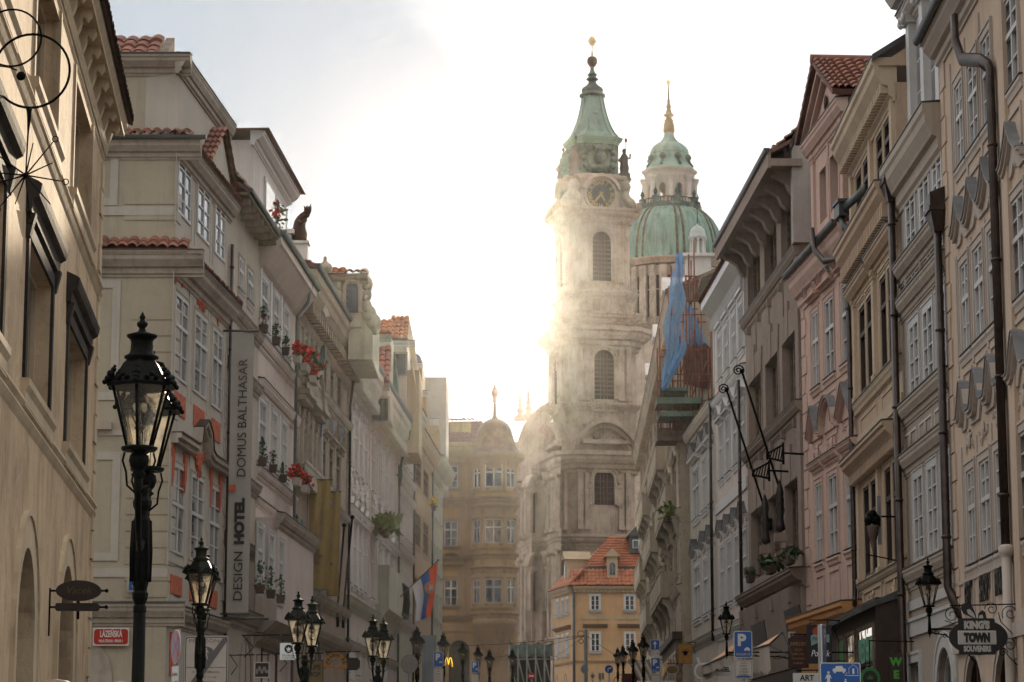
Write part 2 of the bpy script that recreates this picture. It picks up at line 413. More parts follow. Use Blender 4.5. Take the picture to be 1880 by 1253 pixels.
def empty(name, loc, label, cat, group=None, rz=0):
 o = bpy.data.objects.new(name, None); COL.objects.link(o); o.location = loc; o.rotation_euler = (0, 0, rz)
 o.empty_display_size = .3
 return tag(o, label, cat, group)
def copy_tree(o, parent=None, **kw):
 c = o.copy(); COL.objects.link(c)
 c.parent = parent
 for ch in list(o.children): copy_tree(ch, c)
 return c
_fc = {}
def text_mb(s, size=1.0, depth=.01, bold=0.0, width=None, spacing=1.0, shear=0.0):
 """flat lettering lying in the x-z plane, centred, facing -y; returns an MB"""
 cu = bpy.data.curves.new('t', 'FONT'); cu.body = s; cu.size = size; cu.align_x = 'CENTER'; cu.align_y = 'CENTER'
 cu.extrude = depth / 2; cu.offset = bold; cu.space_character = spacing; cu.shear = shear; cu.resolution_u = 3
 ob = bpy.data.objects.new('t', cu)
 COL.objects.link(ob); dg = bpy.context.evaluated_depsgraph_get(); dg.update()
 me = bpy.data.meshes.new_from_object(ob.evaluated_get(dg))
 b = MB(); vs = [(v.co.x, -v.co.z, v.co.y) for v in me.vertices]
 if width and vs:
  xs = [v[0] for v in vs]; w = max(xs) - min(xs)
  k = width / w if w > 0 else 1
  vs = [(v[0] * k, v[1], v[2]) for v in vs]
 b.add(vs, [tuple(p.vertices) for p in me.polygons])
 bpy.data.objects.remove(ob); bpy.data.curves.remove(cu); bpy.data.meshes.remove(me)
 return b
# ------------------------------------------------------------------ ground
def gz(Y): return max(0.0, min((Y - 45) * 0.045, 9.0))
def build_ground():
 ys = [-40, -10, 0, 20, 45, 60, 80, 100, 130, 165, 200, 245, 300, 500, 1500]
 def sheet(name, xs, dz, mat, y0=-40, y1=1500):
  b = MB(); yy = [y for y in ys if y0 <= y <= y1]
  vs = [(x, y, gz(y) + dz) for y in yy for x in xs]; n = len(xs)
  b.add(vs,[(i * n + k,i * n + k + 1,(i + 1) * n + k + 1,(i + 1) * n + k) for i in range(len(yy) - 1) for k in range(n - 1)])
  return tag(b.build(name, mat), kind='structure')
 sheet('ground', [-900, -60, -10, 10, 60, 900], -.02, M['paving'])
 sheet('road', [-2.6, 0, 3.4], .0, M['asphalt'], y1=165)
 for x0, x1 in ((-9.5, -2.6), (3.4, 11)):
  b = MB()
  yy = [y for y in ys if y <= 130]
  for i in range(len(yy) - 1):
   a, c = yy[i], yy[i + 1]; za, zc = gz(a), gz(c)
   vs = [(x0,a,za + .12),(x1,a,za + .12),(x1,c,zc + .12),(x0,c,zc + .12),(x0,a,za - .1),(x1,a,za - .1),(x1,c,zc - .1),(x0,c,zc - .1)]
   b.add(vs, [(0, 1, 2, 3), (0, 4, 5, 1), (1, 5, 6, 2), (3, 2, 6, 7), (0, 3, 7, 4)])
  tag(b.build('pavement', M['paving']), kind='structure')
build_ground()
# ------------------------------------------------------------------ facades
def step(P, vx, px, py):
 """walk from P towards the vanishing column vx until the wall is seen at pixel (px, py)"""
 a = azi(px, py); d = ((vx - CX) / 4666.0, 1.0)
 t = (a * P[1] - P[0]) / (d[0] - a * d[1])
 return (P[0] + d[0] * t, P[1] + d[1] * t)
def arc_pts(x0, x1, zs, zc, n=10):
 """points of an arch springing at zs, crown zc"""
 cx = (x0 + x1) / 2; a = (x1 - x0) / 2; h = zc - zs
 return [(cx - a * math.cos(PI * i / n), zs + h * math.sin(PI * i / n)) for i in range(n + 1)]
class Facade:
 """one wall plane: local x runs along it, -y is outward, z is height above the thing's base"""
 def __init__(s, root, P0, P1, mat, depth=8.0, tag_='wall'):
  s.root = root; s.P0 = P0; s.P1 = P1; s.mat = mat; s.depth = depth
  s.L = math.hypot(P1[0] - P0[0], P1[1] - P0[1]); s.ux = (P1[0] - P0[0]) / s.L; s.uy = (P1[1] - P0[1]) / s.L
  s.rz = math.atan2(s.uy, s.ux); s.base = root.location.z
  s.loc = (P0[0] - root.location.x, P0[1] - root.location.y, 0)
  s.op = []; s.zt = 10; s.zb = -1.5
  s.inv = -1
 def hit(s, px, py, d=0.0):
  """(x, z) in the wall's own frame of a pixel, for a plane d metres in front of the wall"""
  r = ray(px, py); nx, ny = s.uy, -s.ux      # outward normal
  ox, oy = s.P0[0] + nx * d, s.P0[1] + ny * d
  den = r.x * nx + r.y * ny
  t = (ox * nx + oy * ny) / den
  X, Y = r.x * t, r.y * t
  return ((X - ox) * s.ux + (Y - oy) * s.uy, CAMZ + r.z * t - s.base)
 def S(s, px, py, d=0.0): return s.hit(px, py, d)[0]
 def Z(s, px, py, d=0.0): return s.hit(px, py, d)[1]
 k = 1.0; rk = .25
 def put(s, b, name, mat, parent=None):
  if s.k != 1.0: b.v = [(v[0], v[1] * s.k, v[2]) if v[1] < 0 else v for v in b.v]
  if parent is None: return b.build(name, mat, s.root, s.loc, s.rz)
  return b.build(name, mat, parent)
 def world(s, x, y, z):
  if y < 0: y *= s.k
  return Vector((s.P0[0] + s.ux * x - s.uy * y, s.P0[1] + s.uy * x + s.ux * y, z + s.base))
 # -------------------------------------------------- windows
 def window(s, x0, x1, z0, z1, frame='white', pane='glass', trim=None, tw=.14, tp=.05, sill=.12, hood=None, hh=.35, hp=.22,
               nv=1, bars=(.62,), fine=(), reveal=.22, arch=False, fw=.055, lintel=0, name='window', hoodmat=None, cover=None, gap=.12):
  if x0 > x1: x0, x1 = x1, x0
  if z0 > z1: z0, z1 = z1, z0
  w = x1 - x0; h = z1 - z0; reveal = reveal * s.rk; r = reveal; a = min(w / 2, h * .5) if arch is True else (arch or 0)
  s.op.append((x0, x1, z0, z1, a, r)); fm = M[frame]
  b = MB(); y0, y1 = r - .07, r - .005
  zs = z1 - a
  b.box(x0, x0 + fw, y0, y1, z0, zs); b.box(x1 - fw, x1, y0, y1, z0, zs); b.box(x0 + fw, x1 - fw, y0, y1, z0, z0 + fw)
  if a: b.ribbon(list(reversed(arc_pts(x0, x1, zs, z1))), fw, y0, y1)
  else: b.box(x0 + fw, x1 - fw, y0, y1, z1 - fw, z1)
  for k in range(nv):
   xc = x0 + w * (k + 1) / (nv + 1); b.box(xc - fw * .62,xc + fw * .62,y0 - .01,y1 - .01,z0 + fw * .5,(z1 if a else z1 - fw * .5) - (.02 if a else 0))
  for t in bars:
   zc = z0 + h * t; b.box(x0 + fw * .5, x1 - fw * .5, y0 - .02, y1 - .02, zc - fw * .75, zc + fw * .75)
  for t in fine:
   zc = z0 + h * t; b.box(x0 + fw * .5, x1 - fw * .5, y0 + .012, y1 + .003, zc - .016, zc + .016)
  wo = s.put(b, name, fm)
  p = MB(); yp = r - .012
  if a:
   ap = arc_pts(x0,x1,zs,z1); p.add([(x0,yp,z0),(x1,yp,z0)] + [(q[0],yp,q[1]) for q in reversed(ap)],[tuple(range(len(ap) + 2))])
  else: p.quad((x0, yp, z0), (x1, yp, z0), (x1, yp, z1), (x0, yp, z1))
  s.put(p, 'pane', M[pane], wo)
  tm = M[trim] if trim else None
  if tm:
   t_ = MB()
   if a:
    path = [(x0, z0)] + arc_pts(x0, x1, zs, z1, 12) + [(x1, z0)]
    t_.ribbon(list(path), tw, -tp, .0)
    t_.ribbon([(x0 - tw * .72,z0)] + [(q[0],q[1]) for q in arc_pts(x0 - tw * .72,x1 + tw * .72,zs,z1 + tw * .72,12)] + [(x1 + tw * .72,z0)],tw * .28,-tp - .03,-tp + .001)
   else:
    t_.box(x0 - tw,x0,-tp,.003,z0,z1 + tw); t_.box(x1,x1 + tw,-tp,.003,z0,z1 + tw); t_.box(x0,x1,-tp,.003,z1,z1 + tw)
    e = tw * .26
    t_.box(x0 - tw,x0 - tw + e,-tp - .03,-tp,z0,z1 + tw - e); t_.box(x1 + tw - e,x1 + tw,-tp - .03,-tp,z0,z1 + tw - e); t_.box(x0 - tw,x1 + tw,-tp - .03,-tp,z1 + tw - e,z1 + tw)
   s.put(t_, 'surround', tm, wo)
  if sill:
   b = MB(); ex = tw if tm else .06
   b.prism([(.02, z0), (-sill, z0 - .03), (-sill, z0 - .08), (-sill * .6, z0 - .12), (-sill * .4, z0 - .2), (.0, z0 - .2)], 'x', x0 - ex - .04, x1 + ex + .04)
   s.put(b, 'sill', tm or s.mat, wo)
   b = MB(); b.box(x0 - ex - .05, x1 + ex + .05, -sill - .012, .06, z0 + .0, z0 + .018)
   s.put(b, 'sill_flashing', M['sheet'], wo)
  if hood:
   b = MB(); hz = z1 + (tw if tm else 0) + gap; ex = (tw if tm else .05) + .10; xa,xb = x0 - ex,x1 + ex; xc = (xa + xb) / 2; W_ = xb - xa
   cm = None
   def corn(xa, xb, hz, t=.12):
    b.prism([(0, hz), (-hp * .35, hz), (-hp * .5, hz + t * .4), (-hp, hz + t * .55), (-hp, hz + t), (0, hz + t + .03)], 'x', xa, xb)
   if hood == 'flat': corn(xa, xb, hz, .2); cm = [(xa - .01, hz + .235), (xb + .01, hz + .235)]
   elif hood in ('tri', 'seg', 'ogee', 'wave'):
    if hood == 'tri': pts = [(xa, hz), (xc, hz + hh), (xb, hz)]
    elif hood == 'seg': pts = arc_pts(xa, xb, hz, hz + hh, 12)
    elif hood == 'ogee':
     pts = []
     for i in range(17):
      u = i / 16; v = abs(u - .5) * 2; pts.append((xa + W_ * u, hz + hh * (1 - v) ** 1.8 if v < 1 else hz))
     pts[8] = (xc, hz + hh * 1.05)
    else:
     pts = [(xa + W_ * i / 16,hz + hh * .5 * (1 - math.cos(2 * PI * min(max((i / 16 - .12) / .76,0),1)))) for i in range(17)]
    b.ribbon(pts, .05, -hp, 0); b.ribbon([(p[0], p[1] - .07) for p in pts], .07, -hp * .72, 0)
    if hood in ('tri', 'seg') and lintel != 2: corn(xa, xb, hz - .14)
    inner = [(p[0], p[1] - .07) for p in pts]
    base = [(p[0], hz - .03) if hood in ('tri', 'seg') else (p[0], max(hz - .16, p[1] - hh * .8)) for p in pts]
    b.strip(inner, base, -.07, .002)
    cm = [(p[0], p[1] + .052) for p in pts]
   s.put(b, 'hood', M[hoodmat] if hoodmat else (tm or s.mat), wo)
   if cover:
    b = MB(); b.ribbon(cm, .022, -hp - .04, .0); s.put(b, 'hood_cover', M[cover], wo)
  return wo
 def row(s, cols, prow, ref, yT, yB, **kw):
  """a storey of windows: cols = [(pxL, pxR, py)] give positions, (ref px, yT, yB) the heights"""
  zb, zt = s.Z(ref, yB), s.Z(ref, yT); out = []
  for c in cols:
   py = c[2] if len(c) > 2 else prow
   out.append(s.window(s.S(c[0], py), s.S(c[1], py), zb, zt, **kw))
  return out
 def rowx(s, xs, zb, zt, **kw): return [s.window(a, b, zb, zt, **kw) for a, b in xs]
 # -------------------------------------------------- bands
 def cornice(s, z, h, p, mat=None, x0=None, x1=None, name='cornice', dent=None, cover='sheet', ends=True, y=0.0):
  x0 = (0 if x0 is None else x0); x1 = (s.L if x1 is None else x1)
  b = MB()
  pr = [(0,0),(-p,-.015),(-p,-.16 * h),(-.90 * p,-.22 * h),(-.86 * p,-.36 * h),(-.60 * p,-.56 * h),(-.54 * p,-.62 * h),(-.30 * p,-.66 * h),(-.26 * p,-.86 * h),(-.12 * p,-.92 * h),(-.10 * p,-h),(.05,-h),(.05,0)]
  b.prism([(a + y, z + c) for a, c in pr], 'x', x0, x1)
  if dent:
   sp, dw, dh, dp = dent; n = int((x1 - x0) / sp)
   for i in range(n):
    xx = x0 + (i + .5) * (x1 - x0) / n
    b.box(xx - dw / 2, xx + dw / 2, y - dp, y - .02, z - h * .62 - dh, z - h * .60)
  o = s.put(b, name, M[mat] if mat else s.mat)
  if cover:
   b = MB(); b.prism([(y - p - .03, z - .01), (y - p - .03, z + .012), (y + .02, z + .05), (y + .02, z + .022)], 'x', x0 - .01, x1 + .01)
   s.put(b, 'flashing', M[cover], o)
  return o
 def band(s, z0, z1, p=.03, mat=None, x0=None, x1=None, name='string_course'):
  b = MB(); b.box(0 if x0 is None else x0, s.L if x1 is None else x1, -p, .003, z0, z1)
  return s.put(b, name, M[mat] if mat else s.mat)
 def panels(s, xs, z0, z1, mat=None, p=.025, bw=.06, name='wall_panel'):
  """raised frames, one per (x0, x1)"""
  for a, c in xs:
   b = MB(); b.box(a,c,-p,.003,z0,z0 + bw); b.box(a,c,-p,.003,z1 - bw,z1); b.box(a,a + bw,-p,.003,z0 + bw,z1 - bw); b.box(c - bw,c,-p,.003,z0 + bw,z1 - bw)
   s.put(b, name, M[mat] if mat else s.mat)
 def quoins(s, x, z0, z1, hb=.42, w=(.55, .38), p=.05, mat=None, side=1, name='quoins'):
  b = MB(); z = z0; i = 0
  while z + hb < z1:
   ww = w[i % 2]; b.box(x, x + side * ww, -p, .003, z + .02, z + hb - .02); z += hb; i += 1
  return s.put(b, name, M[mat] if mat else s.mat)
 def pilaster(s, x0, x1, z0, z1, p=.10, mat=None, cap=True, name='pilaster'):
  b = MB(); b.box(x0, x1, -p, .003, z0, z1)
  if cap:
   e = .06
   b.box(x0 - e,x1 + e,-p - e,.002,z1 - .12,z1 - .001); b.box(x0 - e * .5,x1 + e * .5,-p - e * .5,.002,z1 - .36,z1 - .30)
   b.box(x0 - e, x1 + e, -p - e, .002, z0 + .001, z0 + .16)
   for k in range(3):
    xx = x0 + (x1 - x0) * (k + .5) / 3; b.ball((xx, -p - .02, z1 - .21), .07, sz=1.2, n=6, m=4)
  return s.put(b, name, M[mat] if mat else s.mat)
 def ornament(s, cx, cz, w, h, mat='stonetrim', p=.08, n=14, seed=1, name='stucco_ornament', y=0.0):
  """scrolls, leaves and bosses of a stucco relief"""
  rr = random.Random(seed); b = MB()
  b.ball((cx, y - p * .4, cz), min(w, h) * .26, sx=.9, sy=.45, sz=1.25, n=9, m=6)
  for sgn in (-1, 1):
   for k in range(n // 2):
    t = (k + .6) / (n / 2); a = rr.uniform(-.9, .9)
    x = cx + sgn * w * .5 * t; z = cz + h * .36 * math.sin(t * 4.2 + seed) * (1 - .35 * t)
    r = min(w, h) * (.17 - .07 * t) * rr.uniform(.8, 1.25)
    pts = [(x + sgn * r * 1.6 * q * math.cos(a * 2 + q * 4),y - p * (.55 - .2 * q),z + r * 1.7 * q * math.sin(a * 2 + q * 4)) for q in (0.15,.35,.55,.75,1.0)]
    b.tube(pts, r * .3, 5, rs=[r * .5, r * .42, r * .36, r * .28, r * .14])
  return s.put(b, name, M[mat])
 def pipe(s, x, z0, z1, r=.06, mat='pipe', y=-.14, hopper=False, top=None, name='downspout', foot=None):
  b = MB(); path = []
  if top: path += [(x + t[0], y + t[1], z1 + t[2]) for t in top]
  path += [(x, y, z1), (x, y, z0)]
  if foot: path += [(x + t[0], y + t[1], z0 + t[2]) for t in foot]
  b.tube(path, r, 8)
  z = z0 + .9
  while z < z1: b.lathe([(r * 1.0, -.03), (r * 1.22, -.02), (r * 1.22, .02), (r * 1.0, .03)], (x, y, z), 8); z += 1.9
  if hopper:
   q = r * 2.3
   b.loft([[(x - r, y - r, z1 - .25), (x + r, y - r, z1 - .25), (x + r, y + r, z1 - .25), (x - r, y + r, z1 - .25)],
     [(x - q, y - q, z1 + .15), (x + q, y - q, z1 + .15), (x + q, y + q, z1 + .15), (x - q, y + q, z1 + .15)],
     [(x - q, y - q, z1 + .45), (x + q, y - q, z1 + .45), (x + q, y + q, z1 + .6), (x - q, y + q, z1 + .6)]])
   b.box(x - q * 1.12, x + q * 1.12, y - q * 1.12, y + q, z1 + .12, z1 + .2)
  return s.put(b, name, M[mat])
 def gutter(s, z, p, x0=None, x1=None, r=.09, mat='sheet', name='gutter'):
  x0 = 0 if x0 is None else x0; x1 = s.L if x1 is None else x1; b = MB()
  prof = [(-p - r + r * math.cos(a), z + r * math.sin(a)) for a in [PI + PI * i / 8 for i in range(9)]]
  prof += [(q[0] * 1.0, q[1] + .012) for q in reversed(prof[1:-1])]
  b.prism([(-p - r + r * math.cos(PI + PI * i / 8), z + r * math.sin(PI + PI * i / 8)) for i in range(9)], 'x', x0, x1)
  return s.put(b, name, M[mat])
 # -------------------------------------------------- roofs
 def tiles(s, x0, x1, y0, z0, y1, z1, mat='tile', name='roof', cw=.24, rl=.36, parent=None, amp=.045):
  b = MB(); nx = max(int(round((x1 - x0) / cw)), 2); ly = math.hypot(y1 - y0, z1 - z0); ny = max(int(round(ly / rl)), 1)
  dy, dz = (y1 - y0) / ly, (z1 - z0) / ly; ny_, nz_ = -dz, dy
  K = 6; prof = [(k / K, abs(math.sin(PI * k / K)) ** .8 if k < K else 0) for k in range(K)]
  cols = [(i + t, a) for i in range(nx) for t, a in prof] + [(nx, 0)]
  rows = []
  for j in range(ny):
   rows += [(j * ly / ny, amp * .9), ((j + 1) * ly / ny, .0)]
  vs = []; rr = random.Random(int(abs(x0 * 7 + z0 * 3)) + 5)
  jit = {}
  for j, (t, lift) in enumerate(rows):
   for (c, a) in cols:
    q = jit.setdefault((j // 2, int(c)), rr.uniform(-.018, .018))
    o = amp * a * 1.5 + lift + q
    vs.append((x0 + (x1 - x0) * c / nx, y0 + dy * (t + q) + ny_ * o, z0 + dz * (t + q) + nz_ * o))
  n = len(cols); m = len(rows)
  fs = [(j * n + k, j * n + k + 1, (j + 1) * n + k + 1, (j + 1) * n + k) for j in range(m - 1) for k in range(n - 1)]
  b.add(vs, fs)
  # thickness under the first course and a batten board
  b.box(x0, x1, min(y0, y0 + dy * ly), max(y0, y0 + dy * ly), z0 - .06, z0 - .03) if False else None
  e = -.06
  b.add([(x0,y0 + ny_ * e,z0 + nz_ * e),(x1,y0 + ny_ * e,z0 + nz_ * e),(x1,y1 + ny_ * e,z1 + nz_ * e),(x0,y1 + ny_ * e,z1 + nz_ * e)],[(0,3,2,1)])
  for xx in (x0, x1):
   b.add([(xx,y0 + ny_ * e,z0 + nz_ * e),(xx,y1 + ny_ * e,z1 + nz_ * e),(xx,y1 + ny_ * amp,z1 + nz_ * amp),(xx,y0 + ny_ * amp,z0 + nz_ * amp)],[(0,1,2,3)])
  return s.put(b, name, M[mat], parent)
 def slab(s, x0, x1, y0, z0, y1, z1, th=.08, mat='sheet', name='roof'):
  b = MB(); b.prism([(y0, z0), (y1, z1), (y1, z1 - th), (y0, z0 - th)], 'x', x0, x1); return s.put(b, name, M[mat])
 # -------------------------------------------------- the wall itself
 def wall(s, zt=None, zb=None, depth=None, top=True, back=True, x0=0.0, x1=None, name='wall', openings=None, y=0.0):
  zt = s.zt if zt is None else zt; zb = s.zb if zb is None else zb; D = (s.depth if depth is None else depth) + y; x1 = s.L if x1 is None else x1
  ops = s.op if openings is None else openings
  ops = [(max(a,x0 + .02),min(b_,x1 - .02),max(c,zb + .01),min(d,zt - .01),e,r) for a,b_,c,d,e,r in ops if b_ > x0 + .05 and a < x1 - .05 and d > zb + .05 and c < zt - .05]
  xs = sorted(set([round(x0, 4), round(x1, 4)] + [round(v, 4) for o in ops for v in o[:2]]))
  zs = sorted(set([round(zb, 4), round(zt, 4)] + [round(v, 4) for o in ops for v in o[2:4]]))
  b = MB()
  # merge cells along z inside each x-strip for fewer faces
  for i in range(len(xs) - 1):
   xm = (xs[i] + xs[i + 1]) / 2; run = None
   for j in range(len(zs) - 1):
    zm = (zs[j] + zs[j + 1]) / 2
    hole = any(o[0] < xm < o[1] and o[2] < zm < o[3] for o in ops)
    if not hole and run is None: run = zs[j]
    if hole and run is not None: b.quad((xs[i],y,run),(xs[i + 1],y,run),(xs[i + 1],y,zs[j]),(xs[i],y,zs[j])); run = None
   if run is not None: b.quad((xs[i], y, run), (xs[i + 1], y, run), (xs[i + 1], y, zt), (xs[i], y, zt))
  for (a, c, z0, z1, ar, r) in ops:
   zs_ = z1 - ar; r = r + y
   b.quad((a,y,z0),(a,r,z0),(a,r,zs_),(a,y,zs_)); b.quad((c,r,z0),(c,y,z0),(c,y,zs_),(c,r,zs_)); b.quad((a,y,z0),(c,y,z0),(c,r,z0),(a,r,z0))
   if ar:
    ap = arc_pts(a, c, zs_, z1)
    for k in range(len(ap) - 1):
     p, q = ap[k], ap[k + 1]
     b.quad((p[0],y,p[1]),(q[0],y,q[1]),(q[0],y,z1),(p[0],y,z1)); b.quad((p[0],y,p[1]),(p[0],r,p[1]),(q[0],r,q[1]),(q[0],y,q[1]))
   else: b.quad((a, r, z1), (c, r, z1), (c, y, z1), (a, y, z1))
   b.quad((a, r, z0), (c, r, z0), (c, r, z1), (a, r, z1))
  b.quad((x0, D, zb), (x0, y, zb), (x0, y, zt), (x0, D, zt)); b.quad((x1, y, zb), (x1, D, zb), (x1, D, zt), (x1, y, zt))
  if back: b.quad((x1, D, zb), (x0, D, zb), (x0, D, zt), (x1, D, zt))
  if top: b.quad((x0, y, zt), (x1, y, zt), (x1, D, zt), (x0, D, zt))
  return s.put(b, name, s.mat)
def house(name, P0, P1, label, cat='house', group=None):
 Y = (P0[1] + P1[1]) / 2
 return empty(name, (P0[0], P0[1], gz(Y)), label, cat, group)
def cam_face(r, px0, px1, Y, mat, depth=5):
 """a wall plane square to the street axis, between two pixel columns at depth Y"""
 e = Facade(r, (azi(px0, 600) * Y, Y), (azi(px1, 600) * Y, Y), mat, depth); e.k = 1; return e
Facade.k = .6
a_ = azi(1657, 700); RA = (8.0, 8.0 / a_)
P1742 = step(RA, 940, 1744, 700); P1960 = step(P1742, 1030, 1990, 700)
P1570 = step(RA, 990, 1572, 700); P1470 = step(P1570, 640, 1474, 700); P1370 = step(P1470, 790, 1371, 760)
P1313 = step(P1370, 800, 1314, 860); P1268 = step(P1313, 830, 1267, 950)
def beige_house():
 r = house('townhouse', P1742, P1960, 'warm beige baroque house with wavy window hoods and black shop lettering at the right edge', group='houses on the right of the street')
 f = Facade(r, P1742, P1960, M['beige'], 9)
 S, Z = f.S, f.Z
 # storeys, measured at the second window
 g = 1800
 z3b, z3t = Z(1787, 271), Z(1787, 108); z2b, z2t = Z(1799, 623), Z(1799, 448); z1b, z1t = Z(1811, 1025), Z(1811, 842)
 cols = [(S(1767,560),S(1781,560)),(S(1790,530),S(1808,530)),(S(1817,505),S(1834,505)),(S(1859,450),S(1884,450))]
 zt = z3t + 1.35
 kw = dict(trim='beige_trim', tw=.17, nv=1, bars=(.60,), fine=(.3, .8), sill=.10, tp=.06)
 f.rowx(cols, z3b, z3t, **kw)
 f.rowx(cols, z2b, z2t, hood='ogee', hh=.55, hp=.26, gap=.38, cover='sheetl', **kw)
 f.rowx(cols, z1b, z1t, hood='wave', hh=.60, hp=.28, gap=.72, cover='sheetl', **kw)
 # arched shop openings
 zg = Z(1852, 1186); zgb = 0.3
 for (a, b_) in ((S(1772, 1215), S(1806, 1215)), (S(1826, 1215), S(1868, 1215)), (S(1890, 1215), S(1950, 1215))):
  f.window(a, b_, zgb, zg, arch=True, trim='beige_trim', tw=.16, pane='glassd', frame='darkbrown', bars=(.7,), sill=0, reveal=.5, name='shop_window')
 # pilaster strips, panels under and over windows
 L = f.L
 mids = [cols[0][0] - .55] + [(cols[i][1] + cols[i + 1][0]) / 2 for i in range(3)]
 for i, m in enumerate(mids):
  if i == 3: continue
  for z0, z1 in ((z3b - .4, z3t + .6), (z2b - .3, z2t + .3), (z1b - .6, z1t + .5)):
   f.band(z0, z1, .045, 'beige_trim', m - .07, m + .07, 'lesene')
 f.pilaster(mids[3] + .25, mids[3] + .75, z1b - 2.4, zt, .12, 'beige', cap=False)
 f.quoins(.02, z1b - 1.5, zt, .52, (.5, .36), .05, 'beige')
 for a, c in cols:
  f.panels([(a - .05, c + .05)], z3b - 1.05, z3b - .38, 'beige_trim', .05, .07)
  f.panels([(a - .05, c + .05)], z2b - .95, z2b - .30, 'beige_trim', .05, .07)
  f.ornament((a + c) / 2, z2t + .62, c - a, .5, 'beige_trim', .08, 8, seed=int(a * 10) + 3)
  f.ornament((a + c) / 2, z1t + .50, c - a, .45, 'beige_trim', .08, 8, seed=int(a * 10) + 4)
 f.band(z1b - 1.35, z1b - 1.05, .10, 'beige_trim'); f.band(z1b - .26, z1b - .20, .05, 'beige_trim')
 zl = Z(1811, 1082)
 # metal shop lettering over the arches
 for (px, t, w) in ((1781, 'GIFT', 10), (1811, 'SHOP', 16), (1845, 'PRAGUE', 25)):
  xx = S(px, 1082); tb = text_mb(t, .62, .05, .012, width=abs(S(px + w / 2, 1082) - S(px - w / 2, 1082)))
  word = MB(); word.add([(v[0] + xx, v[1] - .07, v[2] + zl) for v in tb.v], tb.f); f.put(word, 'shop_lettering', M['black'])
  f.panels([(xx - w * .026 - .28, xx + w * .026 + .28)], zl - .55, zl + .5, 'beige_trim', .04, .05)
 f.band(zl - .95, zl - .72, .16, 'beige_trim')
 f.cornice(zt + .02, .55, .62, 'beige_trim'); f.gutter(zt + .06, .60, r=.13, mat='sheet')
 f.pipe(S(1838, 420), Z(1862, 1012), Z(1838, 110) , .12, 'pipe', -.16, top=[(-1.5, -.52, 1.35), (-1.45, -.52, .9), (-1.2, -.42, .5), (-.4, -.12, .25), (-.05, -.02, .05)])
 b = MB(); xx = S(1862,1030); b.tube([(xx,-.2,Z(1862,1008)),(xx,-.2,.1)],.13,10); b.lathe([(.13,-.1),(.2,-.05),(.2,.06),(.13,.1)],(xx,-.2,Z(1862,1012)),10)
 f.put(b, 'downspout', M['beige_trim'])
 f.slab(-.2, L + .2, -.6, zt + .05, 6, zt + 4.2, .1, 'sheet')
 f.wall(zt)
 return f
beige = beige_house()
